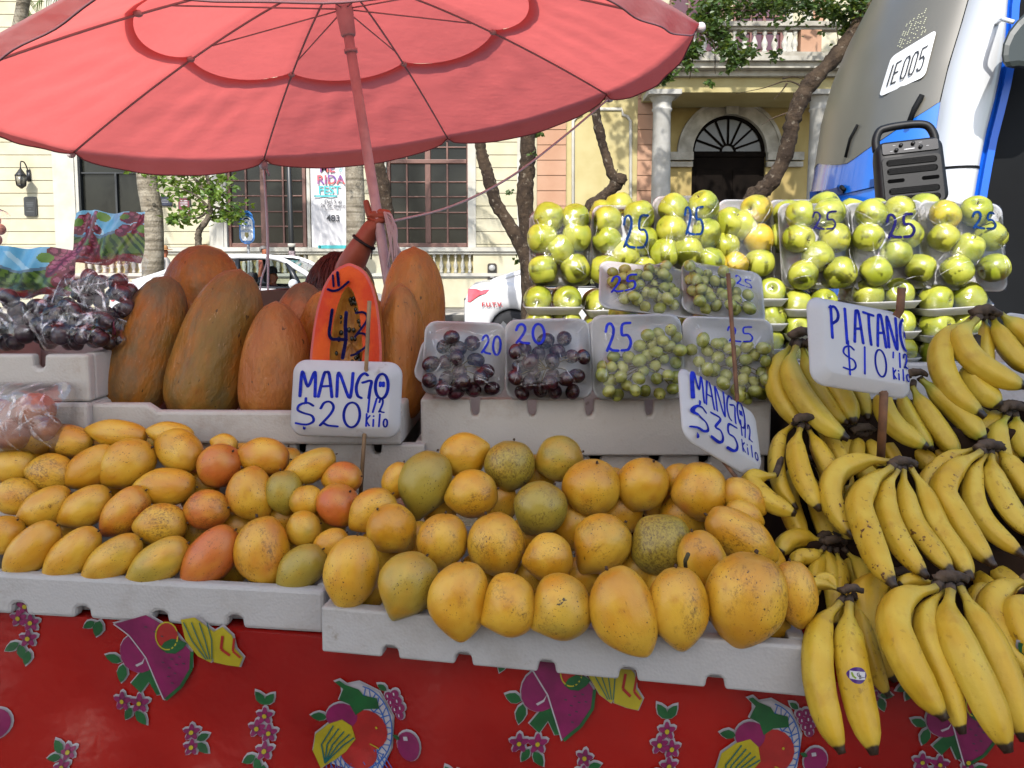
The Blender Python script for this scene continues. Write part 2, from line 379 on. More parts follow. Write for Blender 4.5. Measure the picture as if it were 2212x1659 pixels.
def write(mb, s, x0, x1, y0, y1, wd, fn, mat=0, gap=.18):
    """hand lettering of s in the box x0..x1, y0(bottom)..y1"""
    n = len(s); cw = (x1 - x0) / (n - gap)
    for i, ch in enumerate(s):
        if ch == ' ': continue
        for st in GL[ch]:
            pts = [(x0 + (i + p[0] * (1 - gap)) * cw, y0 + p[1] * (y1 - y0)) for p in st]
            if len(pts) > 2: pts = [tuple(q)[:2] for q in spline([(a, b, 0) for a, b in pts], 4)]
            ribbon(mb, pts, wd, fn, mat)
ORD = ['first', 'second', 'third', 'fourth', 'fifth', 'sixth', 'seventh', 'eighth', 'ninth', 'tenth', 'eleventh', 'twelfth']
# ================================================================== SETTING: ground, road, pavement
ASPH = pm('asphalt', '#5a5854', '#6c6a66', 3, .9, .2, bump=.3, bscale=300); PAVE = pm('pavement', '#a39d92', '#b5afa4', 2, .85, .2, bump=.15, bscale=60)
KERB = pm('kerb_stone', '#4a4844', '#5e5c58', 4, .85, .2)
def struct(name, mb, m, **k): return tag(mb.build(name, m, **k), kind='structure')
struct('ground', MB().add(box(-150, 150, -60, 150, -.35, -.03)), ASPH)
struct('road', MB().add(box(-60, 60, 3.0, 17.7, -.026, 0)), ASPH)
struct('near_pavement', MB().add(box(-60, 60, -8, 2.95, -.026, .09)), PAVE)
struct('far_pavement', MB().add(box(-60, 60, 17.92, 21.6, -.026, .15)), PAVE)
struct('kerb', MB().add(box(-60, 60, 17.7, 17.92, -.026, .155)), KERB, bevel=.02)
mb = MB()
for i in range(-9, 10): mb.add(box(i * 3.2, i * 3.2 + 1.5, 9.35, 9.47, .001, .004), 0, False)
struct('road_marking', mb, pm('road_paint', '#c9c7bf', '#8a8882', 6, .8))
# ================================================================== BUILDING (front at 21 m)
FY = 21.0
CREAM = pm('cream_plaster', '#cfc9b0', '#c4bc9e', 1.2, .85, .2, bump=.1, bscale=14); YEL = pm('yellow_plaster', '#c4b888', '#b5a673', 1.0, .85, .2, bump=.12, bscale=10)
PEACH = pm('peach_plaster', '#c09a80', '#b48b70', 1.2, .85, .2, bump=.1, bscale=12); WHT = pm('white_trim', '#c9c7be', '#bdb9ac', 2, .8, .2)
GREYT = pm('weathered_trim', '#c3beb2', '#8f897b', 3, .85, .2, amt=.8, detail=8); BROWN = pm('brown_frame', '#7a5246', '#6a463a', 5, .55)
PANE = pm('dark_pane', '#181a18', '#282924', .6, .2, .22); DARKD = pm('dark_door', '#100b08', '#17110d', 3, .9, .08); MAUVE = pm('mauve_pane', '#5a3440', '#6b4450', 1, .3)
WALLD = pm('ochre_inner_wall', '#bfab72', '#a8935c', .9, .85, .2)
def px2(px, py, Y): p = at(px, py, Y); return p.x, p.z
def pb(mb, x0, y0, x1, y1, Y=FY, d=.2, mat=0, smooth=False):
    a, zt = px2(x0, y0, Y); b, zb = px2(x1, y1, Y); a2, _ = px2(x0, y1, Y); b2, _ = px2(x1, y0, Y)
    mb.add(box(px2(x0, 500, Y)[0], px2(x1, 500, Y)[0], Y, Y + d, zb, zt), mat, smooth)
def courses(mb, x0, x1, y0, y1, Y=FY, mat=0, dy=27.6, ph=0):
    pb(mb, x0, y0, x1, y1, Y + .05, .3, mat)
    k = math.ceil((y0 - 307 - ph) / dy); y = y0
    while y < y1 - 2:
        ye = min(307 + ph + k * dy, y1)
        if ye - y > 3: pb(mb, x0, y + .8, x1, ye - .8, Y, .049, mat)
        y = ye; k += 1
BX, BZ = px2(600, 663, FY)
bld = empty('theatre_building', (0, FY, .15), 'cream and peach colonial building with arched portico across the street', 'building')
TOP = -330
mb = MB()
for a, b, c, d in ((-420, 119, TOP, 534), (340, 452, TOP, 534), (664, 834, TOP, 534), (1018, 1117, TOP, 534), (173, 340, TOP, 318), (490, 664, TOP, 318), (834, 1018, TOP, 280)): courses(mb, a, b, c, d)
mb.build('grooved_wall', CREAM, bld)
for a, b in ((119, 173), (452, 490), (664, 671)):
    mb = MB(); pb(mb, a, TOP, b, 545, FY - .07, .3); pb(mb, a + 8, TOP, b - 8, 540, FY - .10, .03) if b - a > 20 else None
    mb.build('pilaster', WHT, bld)
for a, b in ((1011, 1028), (818, 836), (1117, 1140)): mb = MB(); pb(mb, a, 150, b, 540, FY - .05, .3); mb.build('pilaster', WHT, bld)
mb = MB()
pb(mb, -420, 534, 1160, 543, FY - .16, .5); pb(mb, -420, 543, 1160, 549, FY - .10, .4); pb(mb, -420, 590, 1160, 597, FY - .14, .4); pb(mb, -420, 597, 1160, 601, FY - .08, .4)
mb.build('sill_band', WHT, bld)
mb = MB()
for a, b in ((-420, 180), (340, 486), (664, 834), (1022, 1160)): pb(mb, a, 549, b, 590, FY - .05, .3)
pb(mb, -420, 601, 1220, 664, FY - .06, .4)
mb.build('plinth', CREAM, bld)
for a, b in ((180, 340), (486, 664), (834, 1022)): mb = MB(); pb(mb, a, 549, b, 590, FY + .12, .1); mb.build('recess_wall', YEL, bld)
def baluster(mb, x, y, zb, h, r):
    pr = [(r * .8, 0), (r * .8, .12), (r * .45, .16), (r, .34), (r * .95, .46), (r * .4, .68), (r * .35, .78), (r * .75, .86), (r * .75, 1)]
    mb.add(lathe([(a, zb + q * h) for a, q in pr], 10, Matrix.Translation((x, y, 0))))
def balrow(x0, x1, y0, y1, Y, step, name='balustrade', mat=WHT, par=None):
    mb = MB(); X0 = px2(x0, 500, Y)[0]; X1 = px2(x1, 500, Y)[0]; zt = px2(600, y0, Y)[1]; zb = px2(600, y1, Y)[1]
    n = int((X1 - X0) / step)
    for i in range(n): baluster(mb, X0 + (i + .5) * (X1 - X0) / n, Y + .08, zb, zt - zb, .34 * step)
    return mb.build(name, mat, par or bld)
for a, b in ((180, 338), (486, 664), (836, 1022)): balrow(a, b, 549, 590, FY - .06, .185)
def window(x0, x1, y0, y1, cols, rows, trans, name='window', fm=BROWN, pmx=PANE, Y=FY + .1):
    mb = MB(); bw = 4.5
    pb(mb, x0, y0, x0 + bw + 3, y1, Y - .06, .16); pb(mb, x1 - bw - 3, y0, x1, y1, Y - .06, .16); pb(mb, x0 + 8, y0, x1 - 8, y0 + bw, Y - .058, .14); pb(mb, x0 + 8, y1 - bw * 2, x1 - 8, y1, Y - .058, .14)
    for c, hw in cols: pb(mb, c - hw, y0 + bw, c + hw, y1 - bw * 2, Y - .04, .1)
    for r_ in rows: pb(mb, x0 + 8, r_ - 1.5, x1 - 8, r_ + 1.5, Y - .03, .08)
    if trans: pb(mb, x0 + 8, trans - 6, x1 - 8, trans + 3, Y - .075, .16)
    f = mb.build(name, fm, bld, bevel=.012)
    mb = MB(); pb(mb, x0 + 2, y0 + 2, x1 - 2, y1 - 2, Y + .02, .02); mb.build('pane', pmx, f)
    return f
window(492, 662, 318, 534, ((533, 2), (570, 6), (613, 2)), (352, 390, 423, 457, 489), None)
window(837, 1016, 282, 534, ((880, 2), (925, 6), (967, 2)), (318, 393, 425, 459, 493), 350)
mb = MB(); pb(mb, 173, 318, 178, 545, FY - .02, .2); pb(mb, 335, 318, 340, 545, FY - .02, .2); pb(mb, 178, 318, 335, 323, FY - .02, .2); pb(mb, 178, 372, 335, 375, FY + .02, .1); pb(mb, 252, 375, 256, 545, FY + .02, .1)
f = mb.build('shop_front', pm('dark_metal', '#23272a', rough=.4), bld)
mb = MB(); pb(mb, 176, 320, 337, 545, FY + .1, .02); mb.build('pane', PANE, f)
# portico on the right
PYF = 20.0
for a, b in ((1160, 1222), (1375, 1408)): mb = MB(); courses(mb, a, b, TOP, 640, FY - .1, 0, 33, 6); mb.build('peach_pier', PEACH, bld)
mb = MB(); pb(mb, 1222, TOP, 1375, 640, FY, .3); mb.build('panel_wall', YEL, bld)
def frame_line(mb, pts, Y, wd, dp, mat=0):
    ribbon(mb, [px2(a, b, Y) for a, b in pts], wd, lambda x, z: Vector((x, Y - dp, z)), mat)
mb = MB(); o_ = [(1238, 640), (1238, 262), (1246, 252), (1256, 248), (1258, 236), (1343, 236), (1345, 248), (1355, 252), (1362, 262), (1362, 640)]
P3 = [Vector((*px2(a, b, FY),)) for a, b in o_]
mb.add(tube([Vector((p.x, FY - .02, p.y)) for p in P3], .045, 8)); mb.build('panel_moulding', WHT, bld)
mb = MB(); x0, zt = px2(1408, 150, FY + .5); x1, _ = px2(1900, 150, FY + .5); Yd = FY + .6
dx0, dzs = px2(1495, 330, Yd); dx1, _ = px2(1655, 330, Yd); cxd = (dx0 + dx1) / 2; rd = (dx1 - dx0) / 2; za = dzs + .0
def archpoly(r, n=24): return [(cxd + r * math.cos(math.pi * k / n), za + r * math.sin(math.pi * k / n)) for k in range(n + 1)]
X0, X1, ZT, ZB = px2(1408, 0, Yd)[0], px2(1960, 0, Yd)[0], 7.6, .15
for k in range(24):
    a = archpoly(rd); (xa, z_a), (xb, z_b) = a[k], a[k + 1]
    mb.add(([Vector((xa, Yd, z_a)), Vector((xb, Yd, z_b)), Vector((xb, Yd, ZT)), Vector((xa, Yd, ZT))], [(0, 1, 2, 3)]), 0, False)
mb.add(box(X0, cxd - rd, Yd, Yd + .3, ZB, ZT), 0, False); mb.add(box(cxd + rd, X1, Yd, Yd + .3, ZB, ZT), 0, False)
mb.build('portico_wall', WALLD, bld)
mb = MB(); n = 28
for rr0, rr1, dp in ((rd, rd + .34, .10), (rd + .34, rd + .43, .15)):
    A = [[(cxd + r * math.cos(math.pi * k / n), za + r * math.sin(math.pi * k / n)) for k in range(n + 1)] for r in (rr0, rr1)]
    for k in range(n):
        q = [A[0][k], A[0][k + 1], A[1][k + 1], A[1][k]]
        mb.add(prism(q, lambda a, b: Vector((a, Yd - dp, b)), lambda a, b: Vector((a, Yd + .15, b))), 0, False)
for sx in (-1, 1):
    xa = cxd + sx * rd; xb = xa + sx * 1.0
    mb.add(box(min(xa, xb), max(xa, xb), Yd - .2, Yd + .1, za - .22, za - .002), 0, False); mb.add(box(min(xa, xb), max(xa, xb), Yd - .14, Yd + .1, za - .40, za - .26), 0, False)
kx = cxd; mb.add(prism([(kx - .16, za + rd - .02), (kx + .16, za + rd - .02), (kx + .22, za + rd + .6), (kx - .22, za + rd + .6)], lambda a, b: Vector((a, Yd - .26, b)), lambda a, b: Vector((a, Yd, b))), 0, False)
mb.add(box(kx - .27, kx + .27, Yd - .32, Yd, za + rd + .6, za + rd + .74), 0, False)
mb.build('arch_surround', GREYT, bld)
mb = MB(); mb.add(box(cxd - rd, cxd + rd, Yd + .12, Yd + .2, .15, za - .1), 0, False)
for sx in (-1, 1):
    for z0, z1 in ((.4, 1.5), (1.7, za - .45)): mb.add(box(cxd + sx * rd * .5 - rd * .36, cxd + sx * rd * .5 + rd * .36, Yd + .085, Yd + .12, z0, z1), 0, False)
mb.add(box(cxd - rd, cxd + rd, Yd + .06, Yd + .2, za - .1, za + .05), 0, False)
dr = mb.build('arched_door', DARKD, bld, bevel=.01)
mb = MB(); mb.add(([Vector((a, Yd + .16, b)) for a, b in archpoly(rd)], [tuple(range(25))]), 0, False)
fl = mb.build('fanlight', pm('fan_pane', '#4c4a44', '#3a3833', 1, .3), dr)
mb = MB()
for k in range(1, 8):
    a = math.pi * k / 8; mb.add(tube([(cxd + .18 * math.cos(a), Yd + .12, za + .18 * math.sin(a) + .05), (cxd + rd * math.cos(a), Yd + .12, za + rd * math.sin(a))], .028, 6))
mb.add(tube([(a, Yd + .12, b) for a, b in archpoly(rd - .04)], .05, 6)); mb.add(tube([(cxd + .2 * math.cos(math.pi * k / 8), Yd + .12, za + .05 + .2 * math.sin(math.pi * k / 8)) for k in range(9)], .03, 6))
mb.build('glazing_bars', DARKD, fl)
for cx_ in (1429, 1768):
    X, _ = px2(cx_, 300, PYF); zt = px2(cx_, 200, PYF)[1]; r0 = .265
    pr = [(r0 * 1.5, .15), (r0 * 1.5, .4), (r0 * 1.25, .45), (r0 * 1.05, .6), (r0, 1.5), (r0 * .86, zt - .5), (r0 * .98, zt - .46), (r0 * .98, zt - .42), (r0 * .9, zt - .4), (r0 * .92, zt - .25), (r0 * 1.2, zt - .16), (r0 * 1.3, zt - .12)]
    mb = MB(); mb.add(lathe(pr, 24, Matrix.Translation((X, PYF, 0)))); mb.add(box(X - .42, X + .42, PYF - .42, PYF + .42, zt - .12, zt), 0, False)
    mb.build('column', pm('column_plaster', '#c4c2bc', '#a9a69e', 2, .85, .2, detail=8), bld)
mb = MB(); E0 = 19.55
xa, xb = px2(1408, 0, E0)[0], px2(2300, 0, E0)[0]
def zz(py, Y=E0): return px2(1500, py, Y)[1]
mb.add(box(xa, xb, E0 + .12, FY + .55, zz(197), zz(165)), 0, False); mb.build('entablature', YEL, bld)
mb = MB(); mb.add(box(xa - .1, xb, E0 - .05, FY + .55, zz(165), zz(153)), 0, False); mb.add(box(xa - .25, xb, E0 - .3, FY + .55, zz(153), zz(140)), 0, False); mb.add(box(xa - .3, xb, E0 - .42, FY + .55, zz(140), zz(130)), 0, False)
mb.add(box(xa - .1, xb, E0 - .06, E0 + .25, zz(130), zz(113)), 0, False); mb.add(box(xa - .1, xb, E0 - .1, E0 + .3, zz(58), zz(48)), 0, False); mb.add(box(xa - .1, xb, E0 - .03, E0 + .24, zz(64), zz(58)), 0, False)
mb.build('cornice', GREYT, bld)
balrow(1440, 1718, 64, 113, E0, .24); 
for a, b in ((1718, 1762), (1408, 1440)): mb = MB(); pb(mb, a, 64, b, 113, E0 - .03, .25); mb.build('balcony_pier', PEACH, bld)
mb = MB(); pb(mb, 1400, TOP, 2300, 128, FY + .5, .3); mb.build('upper_wall', CREAM, bld)
mb = MB()
for a, b in ((1685, 1700), (1722, 1742), (1560, 1568)): pb(mb, a, TOP, b, 120, FY + .42, .1)
mb.build('upper_trim', WHT, bld)
mb = MB(); pb(mb, 1742, TOP, 1768, 60, FY + .4, .12); mb.build('upper_pier', PEACH, bld)
window(1575, 1682, TOP, 118, ((1612, 2), (1640, 3), (1664, 2)), (-60, 36, 70), None, 'balcony_window', pm('mauve_frame', '#8a5a52', '#754840', 3), MAUVE, FY + .46)
window(1440, 1556, TOP, 118, ((1480, 2), (1510, 3)), (-60, 36, 70), None, 'balcony_window', BROWN, MAUVE, FY + .46)
mb = MB(); mb.add(box(px2(-420, 0, FY)[0], px2(1408, 0, FY)[0], FY + .36, FY + 9, .15, px2(0, TOP, FY)[1]), 0, False); mb.add(box(px2(1408, 0, FY)[0], 22, FY + .95, FY + 9, .15, px2(0, TOP, FY)[1]), 0, False); mb.build('core_wall', CREAM, bld)
mb = MB(); mb.add(box(px2(-420, 0, FY)[0] - .4, 22.4, FY - .5, FY + 9.4, px2(0, TOP, FY)[1], px2(0, TOP, FY)[1] + .5), 0, False); mb.build('roof', WHT, bld)
# wall fittings
BLK = pm('black_iron', '#1c1d1e', rough=.45)
p = at(45, 380, FY - .35); t = empty('wall_lantern', p, 'black wrought iron wall lantern beside the white pilaster', 'lantern')
m_ = mpp(45, 380, FY)
mb = MB(); mb.add(lathe([(.02, -.34), (.07, -.3), (.13, -.26), (.13, -.24)], 6, Matrix.Translation(p))); mb.add(lathe([(.16, .0), (.13, .05), (.05, .16), (.02, .2)], 6, Matrix.Translation(p)))
for k in range(6):
    a = math.pi * k / 3; mb.add(tube([p + Vector((.12 * math.cos(a), .12 * math.sin(a), -.25)), p + Vector((.15 * math.cos(a), .15 * math.sin(a), .02))], .012, 5))
mb.add(tube(spline([p + Vector((0, 0, .2)), p + Vector((0, .03, .38)), p + Vector((0, .2, .36)), p + Vector((0, .35, .1))], 6), .018, 6)); mb.add(box(p.x - .05, p.x + .05, FY - .03, FY, p.z - .1, p.z + .2))
mb.build('lantern_frame', BLK, t)
mb = MB().add(lathe([(.11, -.24), (.14, .0)], 6, Matrix.Translation(p))); mb.build('lantern_glass', pm('lamp_glass', '#8c8878', rough=.2), t)
def plaque(px, py, wpx, hpx, name, label, col, border, lines, Y=FY - .06, tcol='#c9c9c9'):
    fr = Fr(px, py, Y); fr.u, fr.v, fr.w = Vector((1, 0, 0)), Vector((0, 0, 1)), Vector((0, -1, 0)); m = fr.m; W_, H_ = wpx * m, hpx * m
    t = empty(name, fr.o, label, 'plaque')
    b = MB().add(prism(rrect(W_, H_, .06), lambda a, b: fr.p(a, b, 0), lambda a, b: fr.p(a, b, -.06)), 0, False); b.build('backing', pm(name + border, border), t)
    b = MB().add(prism(rrect(W_ * .86, H_ * .9, .05), lambda a, b: fr.p(a, b, .012), lambda a, b: fr.p(a, b, .001)), 0, False); b.build('face_plate', pm(name + col, col, rough=.35), t)
    b = MB()
    for yy, ww in lines: ribbon(b, [(-W_ * ww / 2, H_ * yy), (W_ * ww / 2, H_ * yy)], H_ * .035, lambda a, b_: fr.p(a, b_, .016))
    b.build('lettering', pm(name + 'ink', tcol), t); return t, fr
plaque(65, 446, 27, 42, 'black_plaque', 'black metal plaque on the cream wall below the lantern', '#202224', '#3a3c3e', [(.18, .6), (.1, .6), (.02, .5), (-.12, .2), (-.26, .6)], tcol='#55585a')
t, fr = plaque(398, 448, 26, 43, 'maroon_plaque', 'maroon plaque with two white round marks on the cream wall', '#741c34', '#2c2a2c', [(.33, .6), (.25, .6), (.17, .6), (.09, .6)])
b = MB(); 
for sx in (-.07, .07): b.add(([fr.p(sx + .05 * math.cos(k * math.pi / 8), -.1 + .05 * math.sin(k * math.pi / 8), .016) for k in range(16)], [tuple(range(16))]), 0, False)
b.build('round_mark', pm('mark_white', '#e0dcdc'), t)
plaque(357, 434, 27, 21, 'navy_plaque', 'navy blue plaque half hidden behind the pale palm trunk', '#1c2440', '#1c2440', [(.15, .5), (.0, .6), (-.15, .5)])
plaque(268, 470, 22, 14, 'navy_notice', 'small navy notice in the dark shop front window', '#26304e', '#26304e', [(.15, .7), (-.1, .7)], FY - .03)
t, fr = plaque(1063, 590, 20, 42, 'meter_box', 'dark electricity meter box set in the low cream wall', '#2c2620', '#3c3024', [(-.2, .4)], FY - .12)
b = MB().add(lathe([(.09, 0), (.09, .05), (.05, .08)], 16, fr.mat() @ Matrix.Translation((0, .14, .01)))); b.build('dial', pm('meter_glass', '#a8a8a4', rough=.2), t)
# festival banner
fr = Fr(711, 438, FY - .12); fr.u, fr.v, fr.w = Vector((1, 0, 0)), Vector((0, 0, 1)), Vector((0, -1, 0)); m = fr.m
t = empty('festival_banner', fr.o, 'tall white festival banner with colourful lettering hung between the windows', 'banner')
b = MB().add(grid(24, 30, lambda a, c: fr.p((a - .5) * 78 * m, (c - .5) * 206 * m, .03 * math.sin(a * 17 + c * 3) * (.3 + .4 * c)))); b.build('cloth', pm('banner_vinyl', '#d6d4d6', rough=.5), t)
TEAL = pm('teal_print', '#3fb4b8'); INKB = pm('print_dark', '#3a3a40'); PUR = pm('print_purple', '#4636a0', '#c8502c', 3.5, amt=1)
def bt(s, px, py, h, mat, bold=.012, sx=1.0): text(s, fr, (px - 711) * m, (438 - py) * m, h * 1.4 * m, mat, t, bold=bold, c=.05, sx=sx)
bt('ME', 709, 365, 19, PUR, .02); bt('RIDA', 716, 390, 19, PUR, .02); bt('FEST', 713, 412, 17, TEAL, .02); bt('Del 5 al', 720, 436, 8.5, INKB, .008); bt('26 de enero', 720, 444.5, 8.5, INKB, .008, .92); bt('Acceso libre', 720, 452, 5, INKB, .002); bt('483', 720, 472, 14, INKB, .014)
for q0, q1, q2, q3 in ((-30, 17, 14, 3.5), (-22, 38, -95, 7)): b = MB(); ribbon(b, [(q0 * m, q2 * m), (q1 * m, q2 * m)], q3 * m, lambda a, c: fr.p(a, c, .05)); b.build('teal_bar', TEAL, t)
bt('20', 737, 361, 6, TEAL, .006); bt('25', 737, 369, 6, TEAL, .006)
# ================================================================== TREES AND STREET FURNITURE
LEAFA = mat_leaf('leaf_bright', '#7d9a34', '#3f6420'); LEAFB = mat_leaf('leaf_olive', '#55702e', '#2e4a1c'); FROND = mat_leaf('frond_green', '#4e6a2c', '#6f8a3c')
def mat_bark(name, a, b, c, ring=False):
    t = NT(name); v = t.coords(rand=False)
    col = t.mix(a, b, t.step(t.noise(v, 5, 6, .7), .38, .62)); col = t.mix(col, c, t.mul(t.step(t.noise(v, 16, 5, .7), .58, .68), .8))
    if ring:
        mp = t.n('Mapping', i_Vector=v, i_Scale=(.25, .25, 5.0)); col = t.mix(col, c, t.mul(t.step(t.noise(mp.outputs[0], 1.6, 3), .45, .62), .85))
    t.bump(t.noise(v, 22, 6, .7), .8, .06); return t.fin(col, .9, .15)
BARK = mat_bark('dark_bark', '#3c3128', '#58493a', '#8d8272'); PALMB = mat_bark('palm_bark', '#b3aa98', '#968c7a', '#6a6152', True); GREYB = mat_bark('grey_bark', '#7c7164', '#5e5548', '#9a9080')
def limb(mb, pts, Y, wpx, n=10, seg=6, jit=.06):
    P = [at(x, y, Y + (d[0] if d else 0)) for x, y, *d in pts]; P = spline(P, seg); k = len(P); m = mpp(pts[0][0], pts[0][1], Y)
    ws = np.interp(np.linspace(0, 1, k), np.linspace(0, 1, len(wpx)), wpx); r = random.Random(int(pts[0][0]))
    vs, fs = tube(P, [q * m / 2 * (1 + r.uniform(-jit, jit) * 2) for q in ws], n)
    vs = [p + Vector((r.uniform(-1, 1), r.uniform(-1, 1), r.uniform(-1, 1))) * m * ws[0] * .03 for p in vs]
    mb.add((vs, fs)); return P
def leaves(mb, c, rad, n, size, r, flat=.7, compound=True):
    for _ in range(n):
        d = Vector((r.gauss(0, .5), r.gauss(0, .5), r.gauss(0, .45)))
        p = c + Vector((d.x * rad, d.y * rad, d.z * rad * flat)); a = r.uniform(0, 6.28); tl = r.uniform(-.9, .5)
        u = Vector((math.cos(a) * math.cos(tl), math.sin(a) * math.cos(tl), math.sin(tl))); q = u.cross(Vector((r.gauss(0, 1), r.gauss(0, 1), r.gauss(0, 1)))).normalized()
        L = size * r.uniform(.6, 1.3); w_ = L * .28; nn = u.cross(q) * L * .08
        mb.add(([p, p + u * L * .45 + q * w_ + nn, p + u * L, p + u * L * .45 - q * w_ + nn], [(0, 1, 2, 3)]), 0, False)
def palm(px, pts, Y, wd, label, crownpx):
    b = at(px, 600, Y); t = empty('palm_tree', (b.x, Y, .15), label, 'tree', None)
    mb = MB(); base = Vector((b.x, Y, .15)); P = [base] + [at(x, y, Y) for x, y in pts]; P = spline(P, 8); m = mpp(px, 400, Y)
    vs, fs = tube(P, [wd * m / 2 * (1.12 - .2 * i / len(P)) * (1 + .012 * (i % 2)) for i in range(len(P))], 16); mb.add((vs, fs)); mb.build('trunk', PALMB, t)
    mb = MB(); r = random.Random(px); top = P[-1]
    for k in range(16):
        a = k * 2.4; el = r.uniform(.1, 1.1); L = r.uniform(1.8, 2.6)
        sp = [top + Vector((math.cos(a) * q * L, math.sin(a) * q * L, L * (math.sin(el) * q - .75 * q * q))) for q in np.linspace(0, 1, 12)]
        mb.add(tube(sp, [.03 * (1.1 - i / 12) for i in range(12)], 5))
        for i in range(1, 11):
            d = (sp[i + 1] - sp[i - 1]).normalized(); s = d.cross(Vector((0, 0, 1))).normalized()
            for sg in (-1, 1):
                for j in range(3):
                    p = sp[i] + d * (j * .06); e = p + s * sg * .5 * (1 - abs(i - 5) / 8) + Vector((0, 0, -.22)) + d * .2
                    mb.add(([p - d * .025, p + d * .025, e], [(0, 1, 2)]), 0, False)
    mb.build('crown', FROND, t)
palm(326, [(330, 480), (317, 380), (312, 200), (308, -80)], 16.0, 40, 'pale ringed palm trunk standing left of the small leafy street tree', None)
palm(768, [(768, 450), (765, 350), (764, 200), (762, -40)], 16.2, 38, 'grey palm trunk beside the festival banner, behind the raised arm', None)
palm(-70, [(-60, 500), (-20, 280), (22, 130), (48, 20), (70, -150)], 17.0, 26, 'slim palm at the far left edge rising behind the red umbrella', None)
# small leafy tree
Yt = 15.2; b0 = at(427, 535, Yt); t = empty('street_tree', (b0.x, Yt, .15), 'small leafy street tree with a thin bent grey trunk', 'tree')
mb = MB(); pts = [(420, 640), (428, 530), (430, 500), (450, 470), (455, 440), (452, 400), (440, 350), (430, 250)]
limb(mb, pts, Yt, [18, 15, 14, 12, 9, 6, 4]); m = mpp(430, 500, Yt); 
mb.add(tube([Vector((b0.x, Yt, .15)), at(424, 600, Yt)], [.1, .09], 8))
for q in ([(455, 440), (480, 420, .1), (500, 400, .3)], [(452, 450), (420, 420, -.1), (370, 400, -.2)], [(455, 430), (475, 380, .1), (470, 340)], [(450, 420), (400, 370), (340, 350)], [(455, 445), (490, 455), (505, 462)], [(452, 452), (430, 470), (395, 472)], [(450, 410), (415, 380), (390, 330)]): limb(mb, q, Yt, [7, 4, 2], 6)
mb.build('trunk', GREYB, t)
mb = MB(); r = random.Random(5)
for x, y, rr, n in ((330, 368, 34, 60), (370, 385, 40, 100), (410, 400, 42, 120), (450, 410, 36, 90), (480, 420, 34, 100), (500, 450, 28, 80), (400, 470, 24, 70), (430, 450, 34, 70), (470, 465, 26, 60), (505, 470, 24, 50), (470, 375, 34, 40), (380, 420, 30, 40), (300, 364, 22, 40), (440, 350, 60, 120), (360, 330, 70, 150), (380, 476, 16, 25)):
    leaves(mb, at(x, y, Yt) + Vector((0, r.uniform(-.25, .25), 0)), rr * m, n, .135, r)
mb.build('crown', LEAFA, t)
# dark tree with two stems in front of the facade
Ya = 9.5; g = at(1140, 640, Ya); t = empty('shade_tree', (g.x, Ya, 0), 'dark forked tree with leaning twin trunks left of the apple packs', 'tree')
mb = MB(); base = (1146, 830)
limb(mb, [base, (1146, 640), (1142, 540), (1134, 430), (1137, 380), (1141, 333), (1141, 280), (1165, 255, .1), (1210, 225, .3), (1270, 150, .5), (1300, -60, .6)], Ya, [46, 42, 38, 33, 31, 34, 36, 30, 28, 24, 18])
limb(mb, [(1150, 830), (1150, 640), (1132, 547), (1097, 480), (1072, 440), (1058, 393), (1050, 365), (1041, 333), (1035, 295), (1020, 180), (1000, -60)], Ya - .25, [34, 32, 30, 28, 26, 26, 25, 24, 23, 20, 14])
limb(mb, [(1141, 290), (1120, 240, .2), (1090, 130, .3), (1060, -80, .4)], Ya, [26, 20, 14])
mb.build('trunk', BARK, t)
mb = MB(); r = random.Random(8); m = mpp(1100, 300, Ya)
for x, y, dy, rr, n in ((1000, -140, .2, 150, 700), (1150, -120, .6, 160, 800), (1290, -100, .3, 140, 600), (1070, -40, .5, 90, 300), (1102, 412, 0, 10, 10), (1148, 334, -.2, 6, 8), (1168, 286, 0, 8, 8), (1116, 560, 0, 8, 6)): leaves(mb, at(x, y, Ya + dy), rr * m, n, .09, r)
mb.build('crown', LEAFB, t)
# dark leaning trunk behind the hand
Yc = 12.5; g = at(850, 640, Yc); t = empty('street_tree', (g.x, Yc, 0), 'dark leaning trunk close behind the hand on the umbrella pole', 'tree')
mb = MB(); limb(mb, [(862, 760), (858, 640), (846, 547), (838, 480), (833, 440), (826, 395), (815, 350), (795, 250), (770, -40)], Yc, [36, 34, 33, 32, 31, 29, 28, 24, 16]); mb.build('trunk', BARK, t)
mb = MB(); r = random.Random(9); m = mpp(1100, 300, Yc)
for x, y, dy, rr, n in ((720, -90, .2, 120, 400), (830, -70, .5, 110, 350)): leaves(mb, at(x, y, Yc + dy), rr * m, n, .12, r)
mb.build('crown', LEAFB, t)
# twisted tree before the yellow panel
Yd_ = 8.6; g = at(1270, 640, Yd_); t = empty('twisted_tree', (g.x, Yd_, 0), 'thin twisted tree with a knotted elbow before the yellow wall panel', 'tree')
mb = MB(); limb(mb, [(1225, 880), (1232, 640), (1268, 465), (1296, 432), (1322, 408), (1335, 390), (1322, 378), (1310, 340), (1300, 305), (1290, 260), (1286, 225), (1300, 205), (1324, 190), (1385, 145, .1), (1465, 92, .2), (1530, 20, .3), (1560, -80, .4)], Yd_, [30, 30, 26, 24, 25, 30, 20, 19, 19, 20, 21, 22, 20, 18, 17, 14, 10])
m = mpp(1300, 300, Yd_); kn = at(1338, 388, Yd_ - .03); r = random.Random(3)
vs, fs = sphere(kn, 13 * m, 10, 7, (1.3, 1, 1)); mb.add(([p + Vector((r.uniform(-1, 1), r.uniform(-1, 1), r.uniform(-1, 1))) * 3 * m for p in vs], fs))
for q in ([(1330, 380), (1334, 365)], [(1276, 228), (1268, 213)], [(1345, 395), (1350, 400)]): limb(mb, q, Yd_, [4, 1.5], 5)
